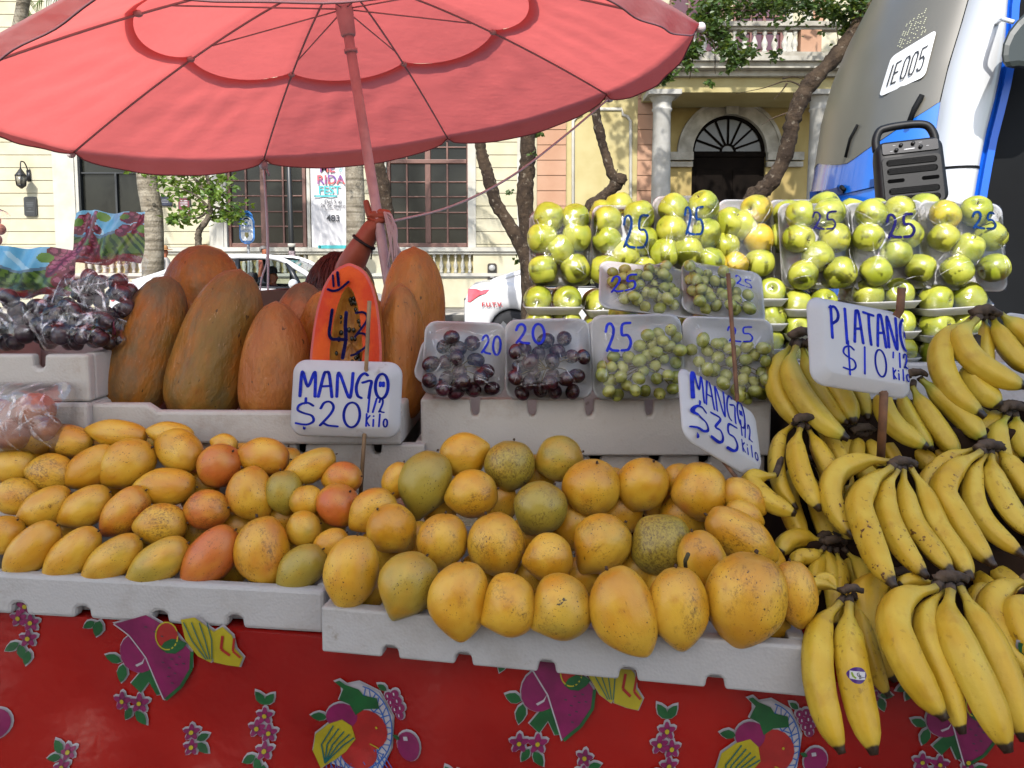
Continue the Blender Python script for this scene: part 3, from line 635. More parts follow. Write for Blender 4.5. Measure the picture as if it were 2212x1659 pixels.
for q in ([(1480, 80), (1495, 120, .1), (1490, 170, .1)], [(1500, 60), (1540, 90), (1545, 160)], [(1440, 110), (1425, 140), (1435, 160)], [(1520, 30), (1580, 20), (1640, 25)], [(1540, 0), (1560, 60), (1553, 120)]): limb(mb, q, Yd_, [5, 3, 1.5], 5)
mb.build('trunk', BARK, t)
mb = MB(); r = random.Random(17)
for x, y, dy, rr, n in ((1418, 145, -.1, 17, 60), (1440, 160, 0, 15, 60), (1436, 128, 0, 15, 50), (1480, 118, .1, 19, 90), (1498, 105, 0, 17, 70), (1470, 85, .2, 18, 55), (1540, 55, 0, 24, 110), (1558, 85, .1, 20, 80), (1515, 30, .1, 26, 80), (1550, 15, 0, 26, 90), (1600, 15, .1, 24, 70), (1570, 110, 0, 17, 60), (1640, 14, .2, 18, 50), (1486, 145, 0, 10, 25), (1532, 178, 0, 5, 10), (1588, 118, .1, 20, 70), (1620, 112, .1, 14, 40), (1660, 10, 0, 20, 60), (1700, -20, .3, 60, 200), (1560, -60, .3, 90, 400), (1600, 128, 0, 14, 35), (1428, 175, 0, 6, 14), (1578, 145, 0, 8, 20), (1600, 75, 0, 7, 14), (1675, 120, 0, 9, 18)): leaves(mb, at(x, y, Yd_ + dy), rr * m * 1.1, int(n * 1.9), .078, r, 1.0)
mb.build('crown', LEAFB, t)
# right leaning trunk beside the bus
Ye = 8.0; g = at(1600, 640, Ye); t = empty('shade_tree', (g.x, Ye, 0), 'thick dark trunk leaning right in front of the arched doorway', 'tree')
mb = MB(); limb(mb, [(1560, 900), (1580, 640), (1622, 450), (1640, 418), (1664, 395), (1690, 350), (1704, 305), (1712, 262), (1730, 215), (1750, 180), (1795, 133), (1830, 88), (1855, 52), (1885, -10), (1930, -120)], Ye, [46, 42, 40, 42, 34, 33, 31, 32, 36, 33, 31, 30, 32, 30, 26])
for q in ([(1645, 410), (1625, 405), (1615, 412)], [(1740, 190), (1700, 175), (1650, 190), (1590, 202)], [(1700, 180), (1690, 195), (1672, 215)], [(1712, 240), (1670, 255), (1645, 270)], [(1690, 170), (1715, 165), (1735, 172)], [(1790, 130), (1810, 95), (1806, 60)], [(1655, 400), (1650, 395), (1640, 398)]): limb(mb, q, Ye, [5, 3, 2, 1], 5)
r = random.Random(4); m = mpp(1700, 300, Ye)
for x, y, s_ in ((1636, 428, 14), (1650, 415, 12), (1628, 440, 13)):
    vs, fs = sphere(at(x, y, Ye - .1), s_ * m, 9, 6); mb.add(([p + Vector((r.uniform(-1, 1), r.uniform(-1, 1), r.uniform(-1, 1))) * 4 * m for p in vs], fs))
mb.build('trunk', BARK, t)
mb = MB()
for x, y, dy, rr, n in ((1790, 18, 0, 24, 80), (1820, 30, .1, 20, 60), (1750, 8, 0, 26, 80), (1850, 10, -.1, 24, 70), (1835, 62, .1, 14, 50), (1870, 52, .1, 14, 40), (1700, 5, .1, 22, 60), (1830, -60, .2, 110, 400), (1720, -70, .1, 90, 300), (1838, 80, 0, 9, 20), (1858, 86, 0, 8, 18)): leaves(mb, at(x, y, Ye + dy), rr * m * 1.1, int(n * 1.9), .075, r, 1.0)
mb.build('crown', LEAFB, t)
t = empty('tall_tree', (6.6, 13.2, 0), 'tall spreading tree behind the bus, its crown above the picture', 'tree')
mb = MB(); mb.add(tube(spline([(6.6, 13.2, 0), (6.7, 13.2, 3), (6.3, 13.4, 6), (5.6, 13.6, 9.5)], 6), np.linspace(.32, .14, 19), 10))
for q in range(7): a = q * .9; mb.add(tube(spline([(6.2, 13.4, 6.5 + q * .4), (5.6 + 1.3 * math.cos(a), 13.4 + 1.2 * math.sin(a), 8.5 + .2 * q), (5.2 + 3.2 * math.cos(a), 13.4 + 2.4 * math.sin(a), 10 + .2 * q)], 5), np.linspace(.12, .03, 11), 6))
mb.build('trunk', BARK, t)
mb = MB(); r = random.Random(21)
for q in range(34): leaves(mb, Vector((r.uniform(1.6, 8.6), r.uniform(12, 15), r.uniform(8.2, 13.5))), r.uniform(.7, 1.2), 95, .30, r, .8)
mb.build('crown', LEAFB, t)
# lamp post and wifi sign
Yp = 16.4; p = at(634, 600, Yp); t = empty('lamp_post', (p.x, Yp, .15), 'slim black lamp post in front of the brown window', 'lamp post'); m = mpp(634, 450, Yp)
mb = MB(); mb.add(tube([(p.x, Yp, .15), (p.x - .03, Yp, 2.2), (p.x - .06, Yp, 5.2)], [.075, .06, .05], 12)); mb.add(lathe([(.13, .15), (.13, .5), (.08, .62)], 12, Matrix.Translation((p.x, Yp, 0)))); mb.add(sphere((p.x - .06, Yp, 5.4), .22)); mb.build('post', BLK, t)
zc = at(634, 530, Yp).z; mb = MB().add(tube([(p.x - .025, Yp, zc - .04), (p.x - .025, Yp, zc + .04)], [.082, .082], 12)); mb.build('white_band', WHT, t)
mb = MB()
for yy, s_ in ((547, .1), (555, .12), (563, .1)): mb.add(lathe([(.075, at(634, yy, Yp).z - s_ / 2), (.077, at(634, yy, Yp).z + s_ / 2)], 12, Matrix.Translation((p.x - .022, Yp, 0))))
mb.build('sticker', pm('sticker_mix', '#b4a0a4', '#40343a', 14, .6), t)
Yw = 15.6; fr = Fr(533, 490, Yw); fr.u, fr.v, fr.w = Vector((1, 0, 0)), Vector((0, 0, 1)), Vector((0, -1, 0)); m = fr.m
t = empty('wifi_sign', (fr.o.x, Yw, .15), 'blue and white rounded wifi sign on a thin grey post', 'sign')
mb = MB().add(tube([(fr.o.x, Yw + .04, .15), (fr.o.x + .01, Yw + .04, fr.o.z)], [.03, .03], 8)); mb.build('post', pm('grey_metal', '#8c8e90', rough=.5), t)
BLU = pm('sign_blue', '#2c78c4', rough=.4); SWH = pm('sign_white', '#dfe3e8', rough=.4)
def disc(pts): return lambda d0, d1: prism(pts, lambda a, b: fr.p(a, b, d0), lambda a, b: fr.p(a, b, d1))
mb = MB().add(disc([(a, b - 6 * m) for a, b in rrect(33 * m, 62 * m, 16 * m)])(.0, -.02), 0, False)
mb.add(([fr.p(a, b, .002) for a, b in [(17 * m * math.cos(R(q)), 8 * m + 27 * m * math.sin(R(q)) * 1.0) for q in range(35, 146, 10)]] + [fr.p(-14 * m, 15 * m, .002), fr.p(14 * m, 15 * m, .002)], [tuple(range(14))]), 0, False); mb.build('sign_plate', BLU, t)
mb = MB().add(disc([(a, b - 6 * m) for a, b in rrect(26 * m, 54 * m, 12.5 * m)])(.006, .002), 0, False); mb.build('sign_face', SWH, t)
mb = MB()
for rr in (8, 13, 18): ribbon(mb, [(rr * m * math.cos(R(q)), 10 * m + rr * m * math.sin(R(q))) for q in range(45, 136, 10)], 3 * m, lambda a, b: fr.p(a, b, .012))
mb.add(([fr.p(3 * m * math.cos(k), 9 * m + 3 * m * math.sin(k), .012) for k in np.linspace(0, 6, 10)], [tuple(range(10))]), 0, False); ribbon(mb, [(-9 * m, -31 * m), (9 * m, -31 * m)], 2.5 * m, lambda a, b: fr.p(a, b, .012)); mb.build('wifi_mark', BLU, t)
mb = MB().add(([fr.p(a * m, b * m, .012) for a, b in ((-4, -12), (4, -12), (4, -20), (0, -25), (-4, -20))], [tuple(range(5))]), 0, False); mb.build('crest', pm('crest_green', '#5a6a3c', '#b09a50', 40), t)
text('PARQUE', fr, 0, 2.5 * m, 5.5 * m, BLU, t, c=.013, bold=.02); text('CON', fr, 0, -2 * m, 4 * m, pm('sign_grey', '#9aa0a8'), t, c=.013); text('INTERNET', fr, 0, -6 * m, 4 * m, MATS['sign_grey'], t, c=.013); text('GRATUITO', fr, 0, -10 * m + .5 * m, 5 * m, BLU, t, c=.013, bold=.02)
# ================================================================== PEOPLE
def body(joints, edges, root, name='person_body', sub=2):
    names = list(joints); me = bpy.data.meshes.new(name); me.from_pydata([joints[k][0] for k in names], [(names.index(a), names.index(b)) for a, b in edges], [])
    o = bpy.data.objects.new(name, me); COL.objects.link(o); o.modifiers.new('skin', 'SKIN'); sk = me.skin_vertices[0].data
    for i, k in enumerate(names):
        q = joints[k][1]; sk[i].radius = q if isinstance(q, tuple) else (q, q); sk[i].use_root = (k == root)
    md = o.modifiers.new('sub', 'SUBSURF'); md.levels = sub; md.render_levels = sub
    me2 = bpy.data.meshes.new_from_object(o.evaluated_get(bpy.context.evaluated_depsgraph_get())); me2.name = name
    bpy.data.objects.remove(o); me2.polygons.foreach_set('use_smooth', [True] * len(me2.polygons)); return me2
SKIN = pm('skin_tan', '#b06a4a', '#a05c40', 9, .5, .35); DSKIN = pm('skin_dark', '#7a4c38', rough=.55)
def pedestrian(x, y, z0, h, label, shirt, trousers, hair, hat=None, face=1, name='person', seated=False):
    k = h / 1.7; J = {}; P = lambda a, b, c: Vector((x + a * k, y + b * k, z0 + c * k))
    hipz = .92; dz = 0
    if seated: dz = -.42
    J['pelvis'] = (P(0, 0, hipz + dz), .13 * k); J['waist'] = (P(0, 0, 1.1 + dz), (.14 * k, .1 * k)); J['chest'] = (P(0, 0, 1.28 + dz), (.17 * k, .11 * k)); J['collar'] = (P(0, 0, 1.42 + dz), (.1 * k, .07 * k))
    J['neck'] = (P(.01 * face, 0, 1.48 + dz), .052 * k); J['jaw'] = (P(.035 * face, 0, 1.55 + dz), (.06 * k, .062 * k)); J['brow'] = (P(.01 * face, 0, 1.63 + dz), (.075 * k, .085 * k)); J['top'] = (P(0, 0, 1.68 + dz), .055 * k)
    J['nose'] = (P(.105 * face, 0, 1.585 + dz), .014 * k)
    E_ = [('pelvis', 'waist'), ('waist', 'chest'), ('chest', 'collar'), ('collar', 'neck'), ('neck', 'jaw'), ('jaw', 'brow'), ('brow', 'top'), ('jaw', 'nose')]
    for s, q in ((-1, 'a'), (1, 'b')):
        J['sh' + q] = (P(0, .17 * s, 1.38 + dz), .06 * k); J['el' + q] = (P(-.03 + (.2 * face if seated else 0), .23 * s, 1.1 + dz), .042 * k); J['wr' + q] = (P((.4 if seated else .08 * s) * face, .22 * s, .86 + dz + (.3 if seated else 0)), .03 * k); J['hd' + q] = (P((.48 if seated else .1 * s) * face, .21 * s, .77 + dz + (.42 if seated else 0)), .035 * k)
        J['kn' + q] = (P((.42 if seated else .1 * s) * face, .1 * s, .5 if not seated else .5), .065 * k); J['an' + q] = (P((.4 if seated else .16 * s) * face, .1 * s, .09), .042 * k); J['to' + q] = (P((.55 if seated else .16 * s + .16) * face, .1 * s, .045), .04 * k)
        E_ += [('collar', 'sh' + q), ('sh' + q, 'el' + q), ('el' + q, 'wr' + q), ('wr' + q, 'hd' + q), ('pelvis', 'kn' + q), ('kn' + q, 'an' + q), ('an' + q, 'to' + q)]
    me = body(J, E_, 'pelvis')
    for m_ in (SKIN, pm('cloth' + shirt, shirt, rough=.8), pm('cloth' + trousers, trousers, rough=.8), pm('shoe_dark', '#20201e')): me.materials.append(m_)
    for p in me.polygons:
        c = p.center; hz = (c.z - z0) / k - dz; dx = abs(c.y - y) / k
        p.material_index = (3 if (c.z - z0) / k < .1 else 2 if (c.z - z0) / k < (.93 + dz) or (seated and hz < 1.0 and dx < .19) else 1 if hz < 1.45 and not (dx > .18 and hz < 1.15) else 0)
    t = empty(name, (x, y, z0), label, 'person'); o = child('body', me, t, Matrix.Identity(4))
    hm = pm('hair' + hair, hair, rough=.6)
    hc = P(-.015 * face, 0, 1.635 + dz); vs, fs = sphere(hc, .1 * k, 14, 9, (1.0, .92, .95)); fs = [f for f in fs if sum((vs[i].z - hc.z) for i in f) / len(f) > -.02 * k - (.05 * k if sum((vs[i].x - hc.x) * face for i in f) < 0 else -.02 * k)]
    MB().add((vs, fs)).build('hair', hm, t)
    if hat:
        hb = MB().add(lathe([(.105 * k, 0), (.105 * k, .05 * k), (.09 * k, .1 * k), (.03 * k, .125 * k)], 16, Matrix.Translation(P(-.01 * face, 0, 1.655 + dz))))
        hb.add(lathe([(.10 * k, 0), (.17 * k, -.01 * k), (.17 * k, .0), (.1 * k, .012 * k)], 16, Matrix.Translation(P(.04 * face, 0, 1.66 + dz)))); hb.build('hat', pm('hat' + hat, hat, rough=.8), t)
    return t
q = at(309, 553, 17.9); pedestrian(q.x, 19.0, .15, 1.6, 'person with a tan cap walking beside the pale palm trunk', '#c8c4c0', '#6a3a34', '#2a1c14', '#b98a58')
q = at(576, 560, 18.8); pedestrian(q.x, 18.6, .15, 1.62, 'grey haired person walking behind the white car roof', '#b8604c', '#3a3a48', '#6c6866')
q = at(516, 600, 18.4); pedestrian(q.x, 18.2, .15, 1.42, 'person in a bright red shirt seen through the car window', '#e03c2c', '#4a4a50', '#2a1c14')
# ================================================================== CARS
PAINT = pm('white_car_paint', '#dcdcdc', rough=.28, spec=.5, coat=.6); TYRE = pm('tyre_rubber', '#17171a', rough=.85); RIM = pm('wheel_rim', '#9a9ca0', rough=.3, metal=.8); BTRIM = pm('black_trim', '#15171a', rough=.4)
def mat_glass():
    t = NT('car_glass'); tr = t.n('BsdfTransparent'); tr.inputs[0].default_value = (.55, .62, .6, 1); gl = t.n('BsdfGlossy', i_Roughness=.03); f = t.n('Fresnel', i_IOR=1.45); ms = t.n('MixShader')
    t.l(f.outputs[0], ms.inputs[0]); t.l(tr.outputs[0], ms.inputs[1]); t.l(gl.outputs[0], ms.inputs[2]); t.l(ms.outputs[0], t.out.inputs[0]); return t.m
GLASS = mat_glass()
def sedan(x0, yc, label, L=4.5, driver=False, lettering=None, group=None):
    """rear bumper at x0, nose towards +x, centre line yc"""
    t = empty('white_sedan', (x0 + L / 2, yc, 0), label, 'car', group)
    top = [(0, .78), (.04, .92), (.10, 1.0), (.25, 1.045), (.62, 1.06), (.95, 1.02), (2.0, .99), (3.05, .95), (3.3, .93), (3.9, .84), (4.3, .72), (4.45, .6), (4.5, .5)]
    hw = lambda x: .86 * (1 - .16 * max(0, (.55 - x) / .55) ** 2 - .3 * max(0, (x - 3.7) / .8) ** 2)
    WX = (.72, 3.42); wr = .345
    def zb(x):
        z = .24 + .12 * max(0, (.3 - x) / .3) + .06 * max(0, (x - 4.2) / .3)
        for c in WX:
            if abs(x - c) < wr: z = max(z, .31 + math.sqrt(wr * wr - (x - c) ** 2))
        return z
    xs = sorted(set([round(q, 3) for q in np.linspace(0, L, 70)] + [c + s * wr * .999 for c in WX for s in (-1, 1)]))
    zt = lambda x: interp(x, top)
    sec = [0, .06, .25, .5, .72, .86, .95, 1.0]; bul = [.90, .95, .985, 1.0, 1.0, .985, .955, .91]
    mb = MB(); n = len(sec)
    for s in (-1, 1):
        o = []; fs = []
        for x in xs:
            a, b = zb(x), zt(x)
            for q, bu in zip(sec, bul): o.append(Vector((x0 + x, yc + s * hw(x) * bu, a + (b - a) * q)))
        for i in range(len(xs) - 1):
            for j in range(n - 1):
                a = i * n + j; f = (a, a + n, a + n + 1, a + 1); fs.append(f if s < 0 else f[::-1])
        mb.add((o, fs))
    def strip(u, v, fz, nn=8):
        vs = [Vector((x0 + x, yc + hw(x) * .91 * (2 * k / nn - 1), fz(x) + .03 * (1 - (2 * k / nn - 1) ** 2))) for x in (q for q in xs if u <= q <= v) for k in range(nn + 1)]; m_ = len(vs) // (nn + 1)
        return vs, [(i * (nn + 1) + k, (i + 1) * (nn + 1) + k, (i + 1) * (nn + 1) + k + 1, i * (nn + 1) + k + 1) for i in range(m_ - 1) for k in range(nn)]
    mb.add(strip(0, .80, zt)); mb.add(strip(3.0, L, zt))
    for xe, sg in ((0, 1), (L, -1)):
        vs = [Vector((x0 + xe - sg * .05 * (1 - (2 * k / 8 - 1) ** 2), yc + hw(xe) * (2 * k / 8 - 1) * .95, zb(xe) + (zt(xe) - zb(xe)) * j / 4)) for j in range(5) for k in range(9)]
        mb.add((vs, [(j * 9 + k, j * 9 + k + 1, j * 9 + k + 10, j * 9 + k + 9) for j in range(4) for k in range(8)]))
    mb.build('body', PAINT, t, fixn=False)
    # greenhouse: roof and pillars
    roof = [(.42, 1.06), (.85, 1.22), (1.2, 1.36), (1.6, 1.43), (2.2, 1.45), (2.6, 1.42), (2.85, 1.33), (3.2, 1.12), (3.42, .98)]
    zr = lambda x: interp(x, roof); gw = lambda x, f: .79 - .15 * f
    mb = MB(); xr = np.linspace(1.2, 2.62, 16)
    vs = [Vector((x0 + x, yc + (.79 - .17) * (2 * k / 8 - 1), zr(x) + .025 * (1 - (2 * k / 8 - 1) ** 2))) for x in xr for k in range(9)]
    mb.add((vs, [(i * 9 + k, i * 9 + k + 1, i * 9 + k + 10, i * 9 + k + 9) for i in range(15) for k in range(8)]))
    for s in (-1, 1):
        pt = lambda x: Vector((x0 + x, yc + s * .625, zr(x))); 
        mb.add(tube(spline([Vector((x0 + 3.4, yc + s * .77, .96)), Vector((x0 + 3.0, yc + s * .70, 1.22)), pt(2.62), pt(2.2), pt(1.7), pt(1.25), Vector((x0 + .82, yc + s * .67, 1.19)), Vector((x0 + .40, yc + s * .76, 1.05))], 6), .042, 8))
        # rear quarter panel under the rear window
        mb.add(([Vector((x0 + .36, yc + s * .79, 1.04)), Vector((x0 + 1.15, yc + s * .785, 1.0)), Vector((x0 + 1.28, yc + s * .70, 1.2)), Vector((x0 + 1.24, yc + s * .635, 1.335)), Vector((x0 + .84, yc + s * .68, 1.18))], [(0, 1, 2, 3, 4)]))
    mb.build('roof', PAINT, t)
    mb = MB()
    for s in (-1, 1):
        for xb_, xt in ((2.02, 1.98), (1.2, 1.35), (2.98, 2.74)): mb.add(tube([Vector((x0 + xb_, yc + s * .79, .98)), Vector((x0 + xt, yc + s * .64, min(1.41, zr(xt))))], [.05, .04], 6))
        mb.add(tube([Vector((x0 + 1.15, yc + s * .8, .995)), Vector((x0 + 2, yc + s * .8, .985)), Vector((x0 + 3.2, yc + s * .79, .955))], .018, 6))
    for s in (-1, 1): mb.add(([Vector((x0 + a, yc + s * b, c)) for a, b, c in ((.86, .795, 1.045), (1.13, .793, 1.03), (1.22, .72, 1.19))], [(0, 1, 2)]), 0, False)
    mb.build('pillar_trim', BTRIM, t)
    for nm, q in (('rear_window', ((.44, -.7, 1.06), (.44, .7, 1.06), (1.2, .6, 1.345), (1.2, -.6, 1.345))), ('windscreen', ((3.4, -.72, .99), (3.4, .72, .99), (2.65, .6, 1.40), (2.65, -.6, 1.40)))):
        MB().add(([Vector((x0 + a, yc + b, c)) for a, b, c in q], [(0, 1, 2, 3)])).build(nm, GLASS, t)
    for s in (-1, 1):
        MB().add(([Vector((x0 + a, yc + s * b, c)) for a, b, c in ((1.2, .79, 1.0), (2.0, .79, .99), (1.97, .64, 1.40), (1.4, .64, 1.355))], [(0, 1, 2, 3)])).build('side_window', GLASS, t)
        if s > 0: MB().add(([Vector((x0 + a, yc + s * b, c)) for a, b, c in ((2.06, .79, .99), (2.96, .79, .96), (2.72, .64, 1.37), (2.04, .64, 1.40))], [(0, 1, 2, 3)])).build('side_window', GLASS, t)
    for c in WX:
        for s in (-1, 1):
            yw = yc + s * .74; Mw = Matrix.Translation((x0 + c, yw, .31)) @ Matrix.Rotation(R(90), 4, 'X')
            mb = MB().add(lathe([(.2, -.09), (.29, -.1), (.31, -.06), (.31, .06), (.29, .1), (.2, .09)], 28, Mw)); wh = mb.build('tyre', TYRE, t)
            mb = MB().add(lathe([(.2, -.07), (.2, .07)], 28, Mw), 1)
            for k in range(5):
                a = 2 * math.pi * k / 5; d = Vector((math.cos(a), 0, math.sin(a))); cc = Vector((x0 + c, yw + s * .1, .31)); sd = Vector((-d.z, 0, d.x)) * .035
                mb.add(([cc - sd * .7, cc + sd * .7, cc + d * .205 + sd * 1.5, cc + d * .205 - sd * 1.5], [(0, 1, 2, 3)]), 0, False)
            mb.build('rim', [RIM, BTRIM], wh)
        mb = MB()
        mb.add(lathe([(.355, -.76), (.355, .76)], 24, Matrix.Translation((x0 + c, yc, .33)) @ Matrix.Rotation(R(90), 4, 'X'))); mb.build('wheel_well', BTRIM, t)
    RED = pm('tail_lamp', '#c01018', '#e8505a', 6, .15, coat=1)
    for s in (-1, 1):
        pts = [(.04, .755), (.05, .96), (.40, .955), (.32, .89), (.23, .855), (.15, .80), (.09, .755)]
        f_ = lambda a, b, d: Vector((x0 + a, yc + s * (hw(a) * (1.0 if b < .93 else .965) + d), b))
        MB().add(prism(pts, lambda a, b: f_(a, b, .018), lambda a, b: f_(a, b, -.06)), 0, False).build('tail_light', RED, t, bevel=.01)
        MB().add(sphere((x0 + 4.25, yc + s * .62, .68), 1, 12, 8, (.2, .13, .07))).build('headlight', pm('headlamp', '#c8ccd0', rough=.1), t)
        MB().add(sphere((x0 + 2.92, yc + s * .93, 1.03), 1, 12, 8, (.07, .11, .075))).build('mirror', PAINT, t)
        MB().add(([Vector((x0 + a, yc + s * (hw(a) + .004), b)) for a, b in ((2.02, .33), (2.035, .33), (2.015, .97), (2.0, .97))], [(0, 1, 2, 3)]), 0, False).build('door_gap', BTRIM, t)
    mb = MB(); SEAT = pm('car_seat', '#26262a', rough=.8)
    for xs_, w_ in ((2.15, .25), (1.35, .6)):
        for yy in ((-.38, .38) if w_ < .3 else (0,)):
            mb.add(box(x0 + xs_ - .1, x0 + xs_ + .05, yc + yy - w_, yc + yy + w_, .5, 1.0)); mb.add(box(x0 + xs_ - .08, x0 + xs_ + .02, yc + yy - w_ * .5, yc + yy + w_ * .5, 1.03, 1.2)); mb.add(box(x0 + xs_ - .1, x0 + xs_ + .5, yc + yy - w_, yc + yy + w_, .36, .52))
    mb.add(box(x0 + 2.9, x0 + 3.2, yc - .7, yc + .7, .6, .93)); mb.build('seats', SEAT, t, bevel=.03)
    if lettering:
        fr = Fr(1106, 600, 5); fr.o = Vector((x0 + .42, yc - hw(.42) - .012, .72)); fr.u, fr.v, fr.w = Vector((1, 0, 0)), Vector((0, 0, 1)), Vector((0, -1, 0))
        text(lettering, fr, 0, 0, .085, pm('red_decal', '#b3202c'), t, bold=.04, c=.012, sx=1.15)
    return t
sedan(-.72, 12.3, 'white sedan with its red tail light beside the apple packs', lettering='F.U.T.V.')
sedan(-6.25, 12.5, 'white car with a capped driver behind the tall papayas')
pedestrian(-6.25 + 2.2, 12.85, .02, 1.6, 'driver in a dark cap sitting in the white car', '#5a2c30', '#2a2a30', '#1a1410', '#2a2c30', seated=True)
# ================================================================== BUS
YN, YM = 3.7, 4.95      # near corner and centre line of the bus front
limbc = [(1910, 0), (1863, 70), (1825, 131), (1795, 201), (1774, 275), (1763, 351), (1752, 410), (1745, 470)]
nearc = [(2092, 0), (2075, 60), (2050, 140), (2031, 220), (2021, 287), (2012, 340), (2003, 400), (1996, 470)]
def prof(tab, Y):
    q = [at(x, y, Y) for x, y in tab]; q = sorted((p.z, p.x) for p in q)
    s0 = (q[-1][1] - q[-2][1]) / (q[-1][0] - q[-2][0])
    q = [(.32, q[0][1] - .02), (1.0, q[0][1] - .02)] + q + [(3.35, q[-1][1] + s0 * (3.35 - q[-1][0]))]
    return q
PL, PN = prof(limbc, YM), prof(nearc, YN)
BSK = .85
def bus_pt(a, z, off=0):
    """a 0 near corner .. 1 centre .. 2 far corner"""
    Y = YN + a * (YM - YN); xl, xn = interp(z, PL), interp(z, PN); k = math.sqrt(max(0, 1 - (1 - a) ** 2 * .97))
    k0 = math.sqrt(.03); x = xn + BSK * a / 2 + (xl - xn) * (k - k0) / (1 - k0); return Vector((x - off, Y, z))
def pxof(p): d = p - Vector((0, 0, CAMZ)); return PX + FPX * d.x / d.dot(CF)
_q = []
for px, py in limbc:                       # the outline of the curved front as seen from the pavement
    Y = YM + .3
    for _ in range(5):
        z = at(px, py, Y).z; xn = interp(z, PN); lo, hi = xn - 2.5, xn + 1.2
        for _ in range(30):
            xl = (lo + hi) / 2; k0 = math.sqrt(.03); best = (9e9, 0)
            for i in range(60):
                a = i / 30; yy = YN + a * (YM - YN); x = xn + BSK * a / 2 + (xl - xn) * (math.sqrt(max(0, 1 - (1 - a) ** 2 * .97)) - k0) / (1 - k0); best = min(best, (pxof(Vector((x, yy, z))), yy))
            if best[0] > px: hi = xl
            else: lo = xl
        Y = best[1]
    _q.append((z, xl))
_q.sort(); s0 = (_q[-1][1] - _q[-2][1]) / (_q[-1][0] - _q[-2][0]); PL = [(.32, _q[0][1] - .02), (1.0, _q[0][1] - .02)] + _q + [(3.35, _q[-1][1] + s0 * (3.35 - _q[-1][0]))]
zs = np.concatenate([np.linspace(.32, 1.5, 8), np.linspace(1.55, 2.35, 40), np.linspace(2.4, 3.3, 14)])
As = [1 - math.cos(math.pi * k / 40) for k in range(41)]
BUSB = pm('bus_blue', '#1670d8', rough=.22, coat=.5); BUSW = pm('bus_white', '#cfd1d2', rough=.3, coat=.5); BUSG = pm('bus_glass', '#66635a', '#737066', .8, .3, .5); BUSD = pm('bus_dark_blue', '#123a78', rough=.35); BUSK = pm('bus_black', '#0a0b0c', '#101214', 2, .75, .15)
gz = bus_pt(1, 2.0)
bus = empty('city_bus', (bus_pt(1, .4).x, YM, 0), 'blue and white city bus with a raked windscreen behind the apple packs', 'bus')
nA = len(As)
V0 = [[bus_pt(a, z) for a in As] for z in zs]
def weld(o):
    b = bmesh.new(); b.from_mesh(o.data); bmesh.ops.remove_doubles(b, verts=b.verts, dist=.0005); bmesh.ops.recalc_face_normals(b, faces=b.faces); b.to_mesh(o.data); b.free(); return o
bv = BVHTree.FromPolygons([tuple(v) for row in V0 for v in row], [(j * nA + i, j * nA + i + 1, (j + 1) * nA + i + 1, (j + 1) * nA + i) for j in range(len(zs) - 1) for i in range(nA - 1)])
GZ = []
for px, py in ((2029, 221), (2010, 234), (1985, 250), (1945, 276), (1908, 300), (1881, 317), (1855, 336), (1838, 349), (1828, 354), (1810, 356), (1785, 355), (1768, 353)):
    h = bv.ray_cast(Vector((0, 0, CAMZ)), ray(px, py).normalized())[0]
    if h is not None: GZ.append(((h.y - YN) / (YM - YN), h.z))
GZ = sorted(GZ); GZ = GZ + [(2.0, GZ[-1][1])]
def glass_z(a): return interp(a, GZ)
ve = [bus_pt(a, .32 + (glass_z(a) - .32) * q) for q in np.linspace(0, 1, 24) for a in As]; qf = lambda n_: [(j * nA + i, j * nA + i + 1, (j + 1) * nA + i + 1, (j + 1) * nA + i) for j in range(n_ - 1) for i in range(nA - 1)]
weld(MB().add((ve, qf(24))).build('front_panel', BUSB, bus))
ve = [bus_pt(a, glass_z(a) + (3.3 - glass_z(a)) * q, .004) for q in np.linspace(0, 1, 30) for a in As]; wind = weld(MB().add((ve, qf(30))).build('windscreen', BUSG, bus))
bv = BVHTree.FromPolygons([tuple(v) for v in ve], qf(30)); vf_ = [bus_pt(a, .32 + (glass_z(a) - .32) * q) for q in np.linspace(0, 1, 24) for a in As]; bv2 = BVHTree.FromPolygons([tuple(v) for v in vf_], qf(24))
def onbus(px, py, off=.008):
    o = Vector((0, 0, CAMZ)); d = ray(px, py).normalized(); h = bv.ray_cast(o, d)
    if h[0] is None: h = bv2.ray_cast(o, d)
    return h[0] - d * off if h[0] is not None else at(px, py, YN) 
# corner pillar, blue edge strip, dark side
mb = MB(); rows = []
pr_r = [(2178, -40), (2170, 0), (2166, 90), (2164, 118), (2148, 205), (2124, 296), (2113, 351), (2098, 437), (2090, 500)]
PR = sorted((at(x, y, YN - .06).z, at(x, y, YN - .06).x) for x, y in pr_r); PR = [(.32, PR[0][1] - .03)] + PR + [(3.35, PR[-1][1] + .05)]
for z in np.linspace(.32, 3.3, 40):
    xn, xr = interp(z, PN), interp(z, PR)
    rows.append([Vector((xn + (xr - xn) * (.5 - .5 * math.cos(math.pi * k / 10)), YN - .002 - .11 * math.sin(math.pi * k / 10) - .05 * k / 10, z)) for k in range(11)])
mb.add(([p for r_ in rows for p in r_], [(j * 11 + k, j * 11 + k + 1, j * 11 + k + 12, j * 11 + k + 11) for j in range(39) for k in range(10)]))
mb.build('corner_pillar', BUSW, bus)
mb = MB(); seam = 1.3 + 0; zs_ = at(2060, 362, YN - .1).z
ribbon(mb, [(k / 10, 0) for k in range(11)], .012, lambda a, b: Vector((interp(zs_, PN) + (interp(zs_, PR) - interp(zs_, PN)) * (.5 - .5 * math.cos(math.pi * a)), YN - .006 - .11 * math.sin(math.pi * min(1, max(0, a))) - .05 * a, zs_ + b))); mb.build('pillar_seam', BUSK, bus)
mb = MB(); vs = []
